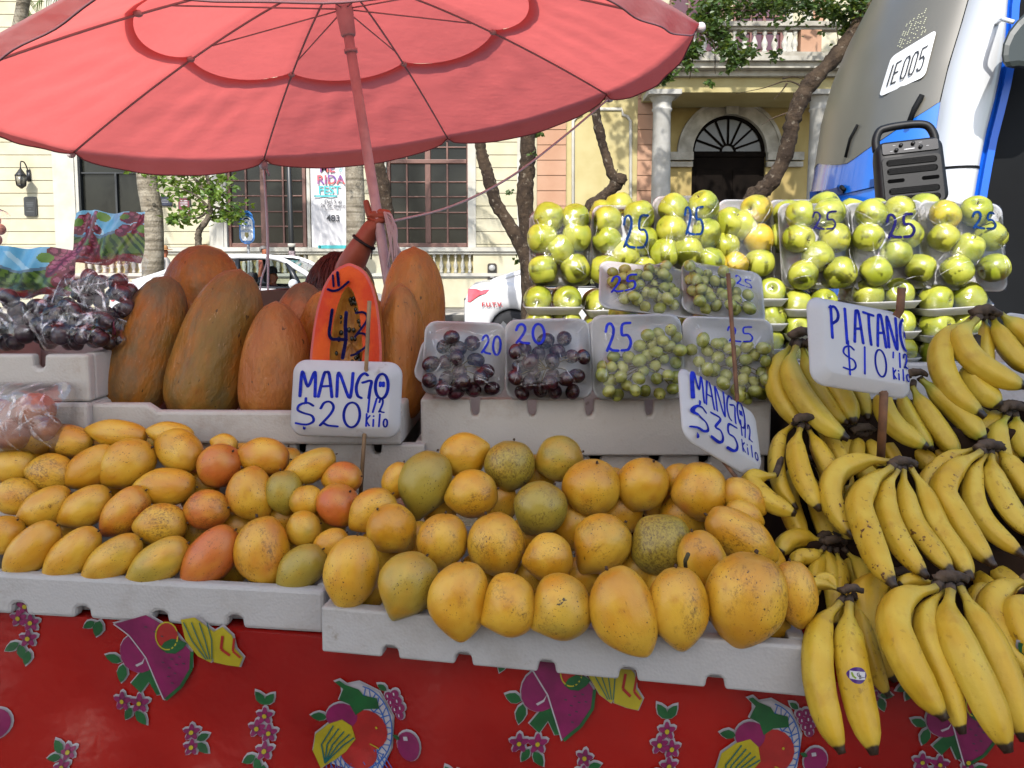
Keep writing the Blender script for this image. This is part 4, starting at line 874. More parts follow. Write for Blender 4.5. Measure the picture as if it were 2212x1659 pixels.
for z in np.linspace(.32, 2.62, 20): xr = interp(z, PR); vs += [Vector((xr, YN - .075, z)), Vector((xr + .02, YN - .065, z)), Vector((xr + .02, YN - .085, z)), Vector((xr + .055, YN - .085, z)), Vector((xr + .055, YN - .05, z))]
mb.add((vs, [(j * 5 + k, j * 5 + k + 1, j * 5 + k + 6, j * 5 + k + 5) for j in range(19) for k in range(4)]), 0, False); mb.build('edge_strip', [pm('bus_strip', '#1464d8', rough=.35)], bus)
mb = MB(); xr = lambda z: interp(z, PR) + .05
vs = []
for z in np.linspace(.32, 3.3, 12): vs += [Vector((xr(z), YN - .05, z)), Vector((15, YN - .05, z)), Vector((15, YN + 2.5, z)), Vector((bus_pt(2, z).x, YN + 2.5, z))]
mb.add((vs, [(j * 4 + k, j * 4 + k + 1, j * 4 + k + 5, j * 4 + k + 4) for j in range(11) for k in (0, 1, 2)]), 0, False)
mb.add(box(3.4, 15, YN - .04, YN + 2.49, 3.28, 3.32), 0, False); mb.build('side_body', BUSK, bus)
for xw in (4.6, 10.5, 13): 
    mb = MB().add(lathe([(.25, -.12), (.46, -.13), (.48, 0), (.46, .13), (.25, .12)], 28, Matrix.Translation((xw, YN + .1, .48)) @ Matrix.Rotation(R(90), 4, 'X'))); mb.build('wheel', TYRE, bus)
# dark bumper line, tow eye, number plate, destination display, wiper
mb = MB(); pts = [(1749, 425), (1765, 424), (1790, 420), (1820, 413), (1850, 406), (1880, 399), (1930, 386), (1985, 370)]
vs = [];
for x, y in pts: vs += [onbus(x, y - 11, .02), onbus(x, y + 6, .02), onbus(x, y + 6, -.01), onbus(x, y - 11, -.01)]
mb.add((vs, [(i * 4 + k, i * 4 + (k + 1) % 4, i * 4 + 4 + (k + 1) % 4, i * 4 + 4 + k) for i in range(len(pts) - 1) for k in range(4)]), 0, False); mb.build('bumper_groove', BUSD, bus)
mb = MB(); mb.add(([onbus(1818 + 10 * math.cos(q), 404 + 12 * math.sin(q), .024) for q in np.linspace(0, 6.28, 17)[:-1]], [tuple(range(16))]), 0, False); mb.add(tube([onbus(1813, 398, .03), onbus(1818, 404, .05), onbus(1824, 411, .03)], .012, 6)); mb.build('tow_eye', BUSK, bus)
cn = [(1925, 123), (2024, 63), (1998, 165), (1898, 210)]
def quadpt(a, b):
    p = [Vector(c) for c in cn]; return (p[3] * (1 - a) + p[2] * a) * (1 - b) + (p[0] * (1 - a) + p[1] * a) * b
def plate_pt(a, b, off): q = quadpt(a, b); return onbus(q.x, q.y, off)
rr = [(.5 + x, .5 + y) for x, y in rrect(1, 1, .11, 5)]
mb = MB(); NN = 10
mb.add(([plate_pt(.5 + (x - .5) * k / 6, .5 + (y - .5) * k / 6, .012) for k in range(7) for x, y in rr], [(k * len(rr) + i, k * len(rr) + (i + 1) % len(rr), (k + 1) * len(rr) + (i + 1) % len(rr), (k + 1) * len(rr) + i) for k in range(6) for i in range(len(rr))]))
pl = mb.build('number_plate', pm('plate_white', '#e6e6e4', rough=.5), bus)
mb = MB(); D5 = {'I': [[(.5, 0), (.5, 1)]], 'E': [[(.9, 1), (.1, 1), (.1, 0), (.9, 0)], [(.1, .5), (.8, .5)]], '0': [[(.3, 1), (.1, .85), (.1, .15), (.3, 0), (.7, 0), (.9, .15), (.9, .85), (.7, 1), (.3, 1)]], '5': [[(.9, 1), (.15, 1), (.12, .55), (.6, .6), (.9, .45), (.9, .15), (.7, 0), (.3, 0), (.1, .12)]]}
for ch, x0, x1 in (('I', .08, .16), ('E', .19, .31), ('0', .38, .52), ('0', .56, .70), ('5', .74, .88)):
    for st in D5[ch]: ribbon(mb, [(x0 + p[0] * (x1 - x0), .22 + p[1] * .5) for p in st], .035, lambda a, b: plate_pt(a, b, .018))
mb.build('plate_number', pm('plate_black', '#2a2a2a'), pl)
mb = MB(); r = random.Random(2)
u, v = Vector((1910 - 1925, 175 - 72)) * .0, None
for c in range(11):
    for k in range(26):
        if r.random() < .42: continue
        x = 1958 + c * 7.6 - k * 1.35 * 1.2 + (c // 3) * 3.5; y = 78 - c * 6.2 + k * 3.9 - (c // 3) * 2 - 26
        if y < -20 or y > 104 or x > 2000 or y > 118 - (x - 1925) * .62: continue
        p0, p1 = onbus(x, y, .01), onbus(x + 2.2, y - 1.0, .01); q0, q1 = onbus(x, y + 1.3, .01), onbus(x + 2.2, y + .3, .01); mb.add(([p0, p1, q1, q0], [(0, 1, 2, 3)]), 0, False)
mb.build('destination_display', mat_emit('led_dots', '#c9c9a4', .5), bus)
mb = MB(); mb.add(tube([onbus(x, y, .02) for x, y in ((1962, 270), (1975, 235), (1992, 205))], .014, 6)); mb.add(tube([onbus(x, y, .02) for x, y in ((1826, 340), (1836, 300), (1852, 270))], .008, 6)); mb.build('wiper', BUSK, bus)
mb = MB(); pts = [(2168, 150), (2163, 120), (2166, 95), (2178, 68), (2196, 45), (2212, 30), (2250, 10), (2320, 20), (2330, 120), (2290, 150), (2240, 152), (2200, 146)]
mb.add(prism(pts, lambda a, b: at(a, b, YN - .42), lambda a, b: at(a + 4, b, YN - .24)), 0, False)
mr = mb.build('mirror', pm('mirror_shell', '#2e3634', '#26302c', 2, .5), bus, bevel=.03)
mb = MB(); mb.add(tube(spline([at(2154, 50, YN - .14), at(2160, 44, YN - .22), at(2168, 42, YN - .3), at(2190, 48, YN - .33)], 6), .010, 8)); mb.build('mirror_arm', BUSW, bus)
# ================================================================== STALL: table, cloth
ZT = .76
def cloth_y(x): return 1.02 - .17 * x
ang = math.atan(.17)
tb = empty('market_table', (0, 1.5, .09), 'long low market table under the red fruit print oilcloth', 'table')
mb = MB(); c4 = [(-2.0, cloth_y(-2.0) + .06), (2.0, cloth_y(2.0) + .06), (2.0, 2.02), (-2.0, 2.02)]
mb.add(prism(c4, lambda a, b: Vector((a, b, ZT - .004)), lambda a, b: Vector((a, b, ZT - .035))), 0, False); mb.build('table_top', pm('table_wood', '#8a6a4a', '#6e5238', 6), tb)
for x, y in ((-1.8, 1.5), (1.8, .95), (-1.8, 1.9), (1.8, 1.9)):
    MB().add(box(x - .03, x + .03, y - .03, y + .03, .09, ZT - .035), 0, False).build('leg', MATS['table_wood'], tb)
def cl_pt(x, z, off=0):
    n = Vector((-.17, -1, 0)).normalized(); d = ZT - z
    wv = (.016 * math.sin(x * 5.2 + .6 + z * 2) + .006 * math.sin(x * 26 - z * 14) + .010 * math.sin(x * 7 + 1.0) + .007 * math.sin(x * 17 + z * 5) + .012 * math.sin(x * 3.1 + z * 9)) * min(1, d * 6) + .003 * math.sin(x * 40 + z * 30) * min(1, d * 5)
    return Vector((x, cloth_y(x), z)) + n * (wv + off + .012 * min(1, d * 4))
CLOTHM = [pm('oilcloth_red', '#a8180e', '#92100b', 3, .27, .38, bump=.3, bscale=7, bd=.03), pm('print_white', '#b4aeb4', rough=.4), pm('print_magenta', '#8c1458', '#74104a', 30, .4), pm('print_green', '#14602c', '#0e4a22', 30, .4), pm('print_yellow', '#b8a81a', '#a8981a', 20, .4), pm('print_blue', '#1a5aa8', rough=.4), pm('print_dark', '#3a0c2c', rough=.4), pm('print_red', '#b0201c', '#981a14', 30, .4), pm('print_teal', '#14605c', rough=.4)]
cm = MB(); cm.add(grid(160, 40, lambda a, b: cl_pt(-2.0 + 4.0 * a, ZT - .66 * b)))
cm.add(([Vector((-2.0, cloth_y(-2.0), ZT)), Vector((2.0, cloth_y(2.0), ZT)), Vector((2.0, 2.03, ZT)), Vector((-2.0, 2.03, ZT))], [(0, 1, 2, 3)]), 0, False)
def cl_hit(px, py):
    d = ray(px, py); t = 1.02 / (d.y + .17 * d.x); p = Vector((0, 0, CAMZ)) + d * t; return p.x, p.z
def shape(pts, mat, lay, grow=0):
    P = [Vector(p) for p in pts]; n = len(P); ar = sum(P[i].x * P[(i + 1) % n].y - P[(i + 1) % n].x * P[i].y for i in range(n)); sg = 1 if ar > 0 else -1
    if grow:
        Q = []
        for i in range(n):
            a, b = (P[i] - P[i - 1]), (P[(i + 1) % n] - P[i]); a = Vector((a.y, -a.x)); b = Vector((b.y, -b.x)); q = a.normalized() + b.normalized()
            Q.append(P[i] + (q.normalized() * grow * sg * min(1.6, 1.4 / max(.7, q.length)) if q.length > .05 else Vector((0, 0))))
        P = Q
    hits = [cl_hit(p.x, p.y) for p in P]
    bm = bmesh.new(); bm.faces.new([bm.verts.new((x, z, 0)) for x, z in hits])
    if max(p.x for p in P) - min(p.x for p in P) > 18 or max(p.y for p in P) - min(p.y for p in P) > 18:
        bmesh.ops.triangulate(bm, faces=bm.faces[:])
        for _ in range(4):
            le = [e for e in bm.edges if e.calc_length() > .011]
            if not le: break
            bmesh.ops.subdivide_edges(bm, edges=le, cuts=1); bmesh.ops.triangulate(bm, faces=bm.faces[:])
    bm.verts.index_update(); cm.add(([cl_pt(v.co.x, v.co.y, .0012 + .0007 * lay) for v in bm.verts], [tuple(v.index for v in f.verts) for f in bm.faces]), mat, False); bm.free()
class Motif:
    def __init__(s, x, y, k=1, rot=0): s.x, s.y, s.k, s.c, s.s = x, y, k, math.cos(R(rot)), math.sin(R(rot)); s.l = 0
    def T(s, p): return (s.x + s.k * (p[0] * s.c - p[1] * s.s), s.y + s.k * (p[0] * s.s + p[1] * s.c))
    def sh(s, pts, mat, lay=2, out=4): 
        q = [s.T(p) for p in pts]
        if out: shape(q, 1, lay * .5, out * s.k)
        shape(q, mat, lay + 3)
    def ln(s, pts, wd, mat, lay=4):
        q = [s.T(p) for p in pts]
        for i in range(len(q) - 1):
            d = Vector(q[i + 1]) - Vector(q[i]);
            if d.length < .01: continue
            nn = Vector((-d.y, d.x)).normalized() * wd * s.k / 2; a, b = Vector(q[i]), Vector(q[i + 1]); shape([a + nn, b + nn, b - nn, a - nn], mat, lay + 3)
def el(x, y, rx, ry, n=18, rot=0): c, s = math.cos(R(rot)), math.sin(R(rot)); return [(x + rx * math.cos(2 * math.pi * k / n) * c - ry * math.sin(2 * math.pi * k / n) * s, y + rx * math.cos(2 * math.pi * k / n) * s + ry * math.sin(2 * math.pi * k / n) * c) for k in range(n)]
def leafp(x, y, L, a): c, s = math.cos(R(a)), math.sin(R(a)); return [(x + (u * c - v * s) * L, y + (u * s + v * c) * L) for u, v in ((0, 0), (.2, .2), (.5, .28), (.8, .16), (1, 0), (.8, -.16), (.5, -.28), (.2, -.2))]
def flower(M, x, y, r=19):
    M.sh([(x + r * (.78 + .24 * math.cos(5 * q)) * math.cos(q - 1.57), y + r * (.78 + .24 * math.cos(5 * q)) * math.sin(q - 1.57)) for q in np.linspace(0, 6.283, 31)[:-1]], 2, 2, 4)
    for k in range(5): q = 2 * math.pi * (k + .5) / 5 - 1.57; M.ln([(x + 4 * math.cos(q), y + 4 * math.sin(q)), (x + r * .5 * math.cos(q), y + r * .5 * math.sin(q))], 1.2, 6, 3)
    M.sh(el(x, y, 5, 5, 10), 4, 4, 0)
def m_melon(x, y, k=1, rot=0):
    M = Motif(x, y, k, rot)
    M.sh([(-42, 60), (-8, 20), (22, -5), (50, 0), (42, 82), (14, 85), (-2, 55), (-20, 80)], 3, 1)
    M.sh(el(-22, -8, 42, 44), 2, 1.5); M.sh([(-30, 18), (-14, 10), (-6, -2), (-12, 14), (-26, 22)], 1, 3, 0)
    M.sh([(-70, -75), (-40, -50), (-5, 0), (30, 95), (70, 60), (95, 20), (95, -15), (60, -60), (0, -95)], 2, 2.2)
    M.ln([(-70, -75), (-40, -50), (-5, 0), (30, 95)], 3, 1, 3); M.ln([(34, 95), (70, 64), (95, 24), (98, -15)], 7, 3, 3)
    for a, b in ((55, 0), (65, 12), (48, 20), (72, -5), (60, 32), (45, 40), (80, 10), (35, 8), (52, 55), (20, -60), (0, -70), (35, -50)): M.ln([(a - 3, b), (a + 3, b + 1)], 2.5, 6, 4)
    M.sh([(75, -85), (105, -90), (145, -60), (150, -10), (135, 10), (110, -5), (85, -40)], 4, 3)
    for q in range(4): M.ln([(82 + q * 17, -80), (100 + q * 14, -40), (128 + q * 4, 2)], 2.2, 8, 5)
    M.sh([(140, -55), (165, -70), (185, -50), (190, -20), (205, 0), (195, 22), (170, 18), (142, 10)], 4, 2.6); M.ln([(165, -50), (160, -20), (178, -5)], 6, 7, 4); M.ln([(190, -45), (185, -15), (200, 0)], 5, 7, 4)
    M.sh(el(45, -50, 24, 30), 7, 3, 0); M.ln(el(45, -50, 24, 30), 3, 4, 4); M.sh(leafp(30, -22, 60, -12), 3, 4, 0)
    M.sh(leafp(-62, 12, 38, 200), 3, 2); M.sh(leafp(-58, 18, 42, 100), 3, 2); M.sh(leafp(-100, -82, 40, 110), 3, 2); M.sh(leafp(-112, -80, 30, 150), 3, 2)
    flower(M, -62, 100, 22); flower(M, -22, 102, 22); M.sh(leafp(-40, 112, 32, 120), 3, 2); M.sh(leafp(-30, 118, 38, 55), 3, 2)
def m_basket(x, y, k=1, rot=0):
    M = Motif(x, y, k, rot)
    M.sh([(-40, -90), (0, -100), (45, -80), (75, -30), (70, 40), (45, 90), (-10, 105), (-70, 90), (-60, 40), (-30, 0)], 1, 1)
    for q in range(9):
        a = R(-75 + q * 18); r0, r1 = 48, 76
        M.ln([(r0 * math.cos(a) - 5, r0 * 1.2 * math.sin(a)), (r1 * math.cos(a) - 5, r1 * 1.2 * math.sin(a))], 2.4, 5, 2); M.ln([(r0 * math.cos(a) - 5, r0 * 1.2 * math.sin(a)), (62 * math.cos(a + .25) - 5, 62 * 1.2 * math.sin(a + .25)), (r1 * math.cos(a + .12) - 5, r1 * 1.2 * math.sin(a + .12))], 2, 5, 2)
    for r0 in (46, 62, 78): M.ln([(r0 * math.cos(R(q)) - 5, r0 * 1.2 * math.sin(R(q))) for q in range(-80, 111, 10)], 2.6, 5, 2)
    for q in range(-5, 8): M.ln([(q * 12 - 20, 55), (q * 10 - 30, 105)], 2, 5, 2); M.ln([(q * 12 - 30, 60), (q * 13, 100)], 2, 5, 2)
    M.sh(el(12, 8, 50, 46), 7, 2.2, 0); M.sh(el(-5, 62, 42, 32), 7, 2.1, 0); M.ln([(20, 38), (32, 42), (42, 46)], 2.5, 4, 4); M.sh(el(36, 0, 3, 3, 8), 4, 4, 0)
    M.sh(el(-40, -22, 34, 30), 2, 2.6); M.sh([(-30, -95), (0, -85), (10, -72), (40, -68), (45, -45), (10, -40), (-10, -25), (-22, -50), (-45, -60)], 3, 3); M.sh([(-52, -100), (-42, -104), (-20, -88), (-28, -80)], 3, 3)
    M.sh(leafp(-72, -20, 36, 185), 3, 2)
    M.sh([(-92, 100), (-108, 60), (-100, 20), (-70, -5), (-40, -15), (-20, 0), (-12, 30), (-35, 60), (-60, 80)], 4, 3.2)
    for q in range(5): M.ln([(-82, 88), (-88 + q * 12, 45), (-58 + q * 11, -2 + q * 7)], 3, 8, 5)
    M.sh(el(112, 25, 27, 30), 2, 2); M.sh([(100, 6), (110, 4), (112, 12), (102, 14)], 1, 4, 0); M.sh(leafp(92, 14, 18, 200), 3, 4, 0)
    for a, b in ((66, -75), (80, -80), (73, -62), (87, -66), (82, -48), (94, -52), (92, -36)): M.sh(el(a, b, 9, 9, 12), 2, 2.4, 4); M.ln([(a - 2, b - 4), (a - 1, b + 2)], 3, 1, 5)
    M.sh(leafp(62, -86, 24, 210), 3, 2)
def m_spray(x, y, k=1, rot=0, n=4):
    M = Motif(x, y, k, rot)
    for a, b, c, d in ((0, -62, 36, -125), (0, -62, 34, -50), (-14, 40, 32, 150), (-12, 44, 32, 75), (6, 58, 30, 100)): M.sh(leafp(a, b, c, d), 3, 2)
    for a, b in ((0, -38), (-16, -12), (10, -2), (4, 32))[:n]: flower(M, a, b, 19)
def m_small(x, y, k=1, rot=0):
    M = Motif(x, y, k, rot); flower(M, 0, -16, 19); flower(M, 2, 16, 18); M.sh(leafp(12, 2, 30, -25), 3, 2); M.sh(leafp(14, 8, 34, 40), 3, 2)
m_melon(320, 1420); m_melon(1190, 1492, .97, 2); m_melon(2060, 1560, .95, 4)
m_basket(778, 1570); m_basket(1655, 1605, .97, 6); m_basket(-95, 1520)
for x, y in ((567, 1590), (1440, 1600)): m_spray(x, y)
m_spray(60, 1345, 1, 0, 4); m_spray(2212, 1470)
for x, y, q in ((403, 1608, 0), (152, 1632, 200), (1000, 1662, 200), (1262, 1635, 10), (2090, 1660, 0), (1860, 1700, 0), (1890, 1490, 30)): m_small(x, y, .95, q)
tag(cm.build('oilcloth', CLOTHM), 'red glossy oilcloth printed with fruit baskets, melons and flowers hanging down the table front', 'tablecloth')
# ================================================================== FOAM CRATES AND TRAYS
def crate(p0, ang, L, D, h, label, mat, cat='crate', name='foam_crate', top_slots=(), bot_slots=(), sw=.016, sd=.028, th=.022, top_line=None, group=None):
    """p0 = front left bottom corner (world), local x along the front, y to the back"""
    M = Matrix.Translation(p0) @ Matrix.Rotation(ang, 4, 'Z')
    def notch(c, zb, dirn):
        return [(c - sw, zb), (c - sw * .85, zb + dirn * sd * .75), (c - sw * .45, zb + dirn * sd), (c + sw * .45, zb + dirn * sd), (c + sw * .85, zb + dirn * sd * .75), (c + sw, zb)]
    o = [(0, 0)]
    for c in sorted(bot_slots): o += notch(c, 0, 1)
    o += [(L, 0)]
    tl = top_line or [(L, h), (0, h)]
    o += [tl[0]]
    for c in sorted(top_slots, reverse=True): o += notch(c, h, -1)[::-1]
    o += tl[1:]
    mb = MB()
    tag_o = MB()
    mb.add(prism(o, lambda a, b: Vector((a, 0, b)), lambda a, b: Vector((a, th, b))), 0, False, M)
    mb.add(prism([(0, 0), (L, 0), (L, h), (0, h)], lambda a, b: Vector((a, D - th, b)), lambda a, b: Vector((a, D, b))), 0, False, M)
    for x0, x1 in ((0, th), (L - th, L)): mb.add(box(x0, x1, th - .0005, D - th + .0005, 0, h), 0, False, M)
    mb.add(box(th - .0005, L - th + .0005, th - .0005, D - th + .0005, 0.002, .014), 0, False, M)
    off = Vector(p0); ob = mb.build(name, mat, bevel=.006, fixn=True, loc=off)
    return tag(ob, label, cat, group)
zr_ = .825
a_ = at(693, 1313, 1.025); b_ = at(1750, 1400, .912); aR = math.atan2(b_.y - a_.y, b_.x - a_.x); LR = math.hypot(b_.x - a_.x, b_.y - a_.y)
crate((a_.x, a_.y, ZT + .001), aR, LR, .36, zr_ - ZT, 'shallow white foam tray heaped with round yellow mangoes below the 35 peso sign', FOAM, 'tray', 'foam_tray', bot_slots=[LR * q for q in (.155, .315, .49, .655, .825)], sw=.0125, sd=.017)
c_ = at(-160, 1232, 1.156); d_ = at(700, 1280, 1.077); aL = math.atan2(d_.y - c_.y, d_.x - c_.x); LL = math.hypot(d_.x - c_.x, d_.y - c_.y)
crate((c_.x, c_.y, ZT + .001), aL, LL, .30, zr_ - ZT, 'shallow white foam tray heaped with orange mangoes below the 20 peso sign', FOAM, 'tray', 'foam_tray', bot_slots=[LL * q for q in (.075, .24, .405, .6, .785)], sw=.013, sd=.019)
YG = 1.38
def xz(px, py, Y): p = at(px, py, Y); return p.x, p.z
gx0, gz1 = xz(908, 862, YG); gx1, gz0 = xz(1664, 985, YG)
Lg = gx1 - gx0; sl4 = [xz(q, 870, YG)[0] - gx0 for q in (1026, 1150, 1274, 1404)]
crate((gx0, YG, gz0), 0, Lg, .28, gz1 - gz0, 'beige foam crate with four slots in its rim under the grape packs', FOAMB, top_slots=sl4, sw=.009, sd=.033)
crate((gx0 + .005, YG + .012, gz0 - .105), 0, Lg - .01, .28, .104, 'beige foam crate half hidden by the yellow mangoes below the slotted crate', FOAMB, top_slots=[xz(q, 990, YG)[0] - gx0 for q in (1140, 1282, 1412, 1520)], sw=.011, sd=.018)
YPp = 1.36
h0x, hz1 = xz(180, 872, YPp); h1x, _ = xz(870, 890, YPp); hzb = xz(500, 958, YPp)[1]; hh = hz1 - hzb; Lh = h1x - h0x
crate((h0x, YPp, hzb), R(-1.5), Lh, .30, hh, 'open foam crate holding the upright papayas', FOAMB, top_line=[(Lh, hh - .013), (.135, hh - .013), (.115, hh), (0, hh)])
crate((h0x + .01, YPp + .012, hzb - .1), R(-1.5), Lh + .03, .30, .099, 'lower foam crate under the papaya crate behind the orange mangoes', FOAMB, top_slots=[Lh * q for q in (.66, .9)], sw=.009, sd=.02)
kx0 = xz(-160, 766, 1.35)[0]; kx1, kz1 = xz(190, 766, 1.35); kz0 = xz(100, 868, 1.35)[1]
crate((kx0, 1.35, kz0), 0, kx1 - kx0, .32, kz1 - kz0, 'pale foam crate under the bags of dark grapes at the left', FOAMB, top_slots=[xz(q, 770, 1.35)[0] - kx0 for q in (-60, 83)], sw=.011, sd=.026)
crate((kx0 - .02, 1.34, kz0 - .22), 0, kx1 - kx0 + .02, .32, .219, 'deep lower foam crate under the grape bag crate at the left edge', FOAMB)
# banana supports, coloured dark so the gaps between the bananas read as shade
SHADEC = pm('gap_shade_brown', '#3a2a1e', '#2a1e16', 8, .9, .1)
crate((.45, 1.13, ZT + .001), R(-6), .56, .34, .12, 'crate under the heap of bananas, dark brown as shade in the gaps, lower one', SHADEC, name='gap_shade_crate')
crate((.5, 1.30, ZT + .122), R(-4), .54, .30, .14, 'crate under the heap of bananas, dark brown as shade in the gaps, upper one', SHADEC, name='gap_shade_crate')
crate((.03, 1.665, ZT + .001), 0, 1.25, .33, .16, 'long foam crate at the bottom of the stand behind the grapes', FOAM)
crate((.03, 1.66, ZT + .162), 0, 1.25, .33, .165, 'long foam crate directly under the stacked apple packs', FOAM)
fx0, fz = xz(556, 628, 2.0); fx1 = xz(735, 628, 2.0)[0]
mb = MB().add(box(fx0, fx1, 2.0, 2.02, ZT, fz), 0, False).add(box(fx0, fx1, 2.2, 2.22, ZT, fz), 0, False).add(box(fx0, fx0 + .02, 2.02, 2.2, ZT, fz), 0, False).add(box(fx1 - .02, fx1, 2.02, 2.2, ZT, fz), 0, False)
tag(mb.build('cardboard_box', pm('cardboard', '#5e4c42', '#6e5a4c', 9, .9), loc=(fx0, 2.0, ZT)), 'brown open box standing behind the middle papayas', 'box')
# ================================================================== MANGOES
def mango_mesh(name, beak, fat, curve):
    vs, fs = sphere((0, 0, 0), 1, 28, 20); q = []
    for p in vs:
        p = Vector((p.z, p.y, p.x)); x = p.x; r = math.sqrt(max(0, 1 - x * x)) + 1e-6
        rr = (1 - .30 * max(0, x) ** 2 - .10 * max(0, -x) ** 3 + fat * .12 * (1 - x * x)); bk = max(0, x) ** 3
        ex = 2.3 if x > 0 else 2.9; bl = math.sqrt(max(0, 1 - abs(x) ** ex)) / r if r > .02 else 1; rr *= min(bl, 1.6)
        y, z = p.y * rr, p.z * rr * .92
        y = y * (1 - .30 * beak * bk) + curve * (.22 * (x * x) - .08) - beak * .30 * bk * .6
        xx = x * (1 + .06 * beak * bk)
        y += .035 * math.sin(x * 3 + 1.3) * p.y + .03 * p.y * p.z
        d = max(0, -x - .9); xx += d * .5
        q.append(Vector((xx * .5, y * .5, z * .5)))
    mb = MB().add((q, fs)); me = mb.mesh(name); me.materials.append(MANGO); return me
MM = {'long': mango_mesh('mango', .6, 0, .62), 'egg': mango_mesh('mango', .5, .25, .38), 'beak': mango_mesh('mango', 1.15, .7, -.4), 'bean': mango_mesh('mango', .45, .3, 1.0), 'round': mango_mesh('mango', .2, .9, .0)}
STEM = MB().add(tube([(-.495, 0, 0), (-.53, .01, .005)], [.03, .022], 6)).mesh('stem_scar'); STEM.materials.append(pm('stem_brown', '#4a3420', rough=.9))
def mango(cx, cy, L, Wd, ang_, kind, col, Y, label, group, tilt=0, flip=1):
    m = mpp(cx, cy, Y); c = at(cx, cy, Y); tl = R(tilt)
    ax = (CR * math.cos(R(ang_)) + CU * math.sin(R(ang_))) * math.cos(tl) + CF * math.sin(tl)
    yv = CR * -math.sin(R(ang_)) + CU * math.cos(R(ang_)); yv = (yv - ax * yv.dot(ax)).normalized() * flip; zv = ax.cross(yv)
    M = Matrix.Translation(c) @ Matrix((ax, yv, zv)).transposed().to_4x4() @ Matrix.Diagonal((L * m / max(.6, math.cos(tl)), Wd * m, Wd * m * .96, 1))
    o = child('mango', MM[kind], None, M, col); tag(o, label, 'mango', group)
    s = bpy.data.objects.new('stem_scar', STEM); COL.objects.link(s); s.parent = o
    return o
def colword(c):
    if c[0] >= .5 and c[2] >= .5: return 'red brown spotted'
    if c[0] >= .6: return 'red blushed'
    if c[0] >= .42: return 'orange'
    if c[1] >= .55 and c[2] >= .5: return 'green scuffed'
    if c[1] >= .55: return 'greenish'
    if c[2] >= .6: return 'brown scuffed'
    if c[2] >= .4: return 'speckled'
    return 'golden'
SH = {'long': 'long', 'egg': 'egg shaped', 'beak': 'beaked', 'bean': 'curved', 'round': 'round'}
# rows of the heap under the 20 peso sign: cx, cy, length, width, angle of the tip, kind, (red, green, scuff), tilt
ML = {
 'top': [(75, 953, 135, 82, 200, 'long', (.2, .1, .1), 10), (143, 951, 118, 70, 170, 'long', (.38, .1, .45), 0), (253, 936, 137, 60, 172, 'long', (.15, .1, .2), 0), (368, 938, 105, 55, 170, 'long', (.1, .1, .2), 0), (385, 972, 120, 84, 160, 'egg', (.1, .15, .35), 25), (484, 960, 62, 44, 165, 'egg', (.2, .1, .2), 0), (473, 1008, 104, 88, 225, 'egg', (.65, .1, .15), 20), (568, 987, 118, 78, 175, 'egg', (.5, .0, .35), 0), (667, 1009, 130, 66, 205, 'long', (.1, .25, .1), 0), (738, 1034, 92, 68, 190, 'egg', (.5, .0, .3), 15)],
 'second': [(28, 1008, 104, 74, 190, 'egg', (.3, .1, .3), 0), (108, 1021, 108, 78, 175, 'egg', (.2, .15, .6), 0), (195, 1011, 132, 82, 212, 'long', (.3, .1, .2), 0), (274, 1004, 132, 98, 215, 'egg', (.25, .15, .2), 0), (357, 1050, 134, 80, 178, 'long', (.35, .0, .2), 0), (545, 1068, 124, 96, 292, 'bean', (.42, .1, .25), 0), (614, 1064, 98, 78, 280, 'egg', (.1, .6, .3), 0), (663, 1084, 74, 66, 280, 'round', (.1, .3, .1), 0), (730, 1093, 92, 88, 230, 'round', (.6, .0, .3), 20)],
 'third': [(34, 1073, 104, 76, 175, 'egg', (.2, .1, .55), 0), (95, 1096, 130, 78, 208, 'long', (.2, .1, .2), 0), (182, 1096, 128, 80, 210, 'long', (.25, .15, .2), 0), (268, 1107, 134, 84, 225, 'long', (.55, .0, .45), 0), (346, 1134, 118, 86, 185, 'egg', (.25, .15, .7), 0), (445, 1102, 108, 82, 190, 'egg', (.62, .1, .55), 15), (655, 1144, 80, 72, 200, 'round', (.2, .3, .3), 0), (712, 1181, 96, 64, 220, 'egg', (.2, .1, .1), 0)],
 'front': [(8, 1158, 92, 78, 230, 'egg', (.1, .15, .3), 0), (67, 1187, 152, 86, 222, 'long', (.15, .15, .25), 0), (154, 1197, 152, 82, 220, 'long', (.2, .1, .15), 0), (241, 1208, 152, 80, 214, 'long', (.1, .3, .25), 0), (340, 1215, 156, 84, 212, 'long', (.1, .42, .25), 0), (452, 1204, 162, 98, 226, 'long', (.75, .0, .4), 0), (571, 1194, 160, 112, 282, 'bean', (.42, .1, .45), 0), (650, 1229, 128, 84, 222, 'egg', (.0, .75, .2), 0)],
}
def YL(px, cy): return 1.135 + .03 * (350 - px) / 400 * .6 + (1215 - cy) / 265 * .165
for row, lst in ML.items():
    for i, (cx, cy, L, Wd, an, kd, cl, tl) in enumerate(lst):
        mango(cx, cy, L, Wd, an, kd, cl, YL(cx, cy), '%s %s mango, %s from left in %s row of the orange heap' % (colword(cl), SH[kd], ORD[i], row), 'mangoes heaped under the 20 peso sign', tl, -1 if kd in ('long',) else 1)
FILL = 'orange mango sunk in the gaps of the heap under the 20 peso sign'
for cx, cy, Wd in ((505, 1150, 90), (300, 1165, 80), (420, 1150, 80), (610, 1130, 90), (500, 1230, 70), (150, 1150, 80), (60, 1040, 80), (430, 1060, 80), (570, 1020, 80), (640, 1190, 80), (700, 1130, 80), (240, 1060, 80), (120, 990, 70), (520, 1000, 70), (620, 1010, 70), (400, 1015, 70), (310, 960, 60), (200, 975, 70)):
    mango(cx, cy, Wd * 1.3, Wd, rnd.uniform(190, 300), 'egg', (.3, .1, .2), YL(cx, cy) + .07, FILL, FILL)
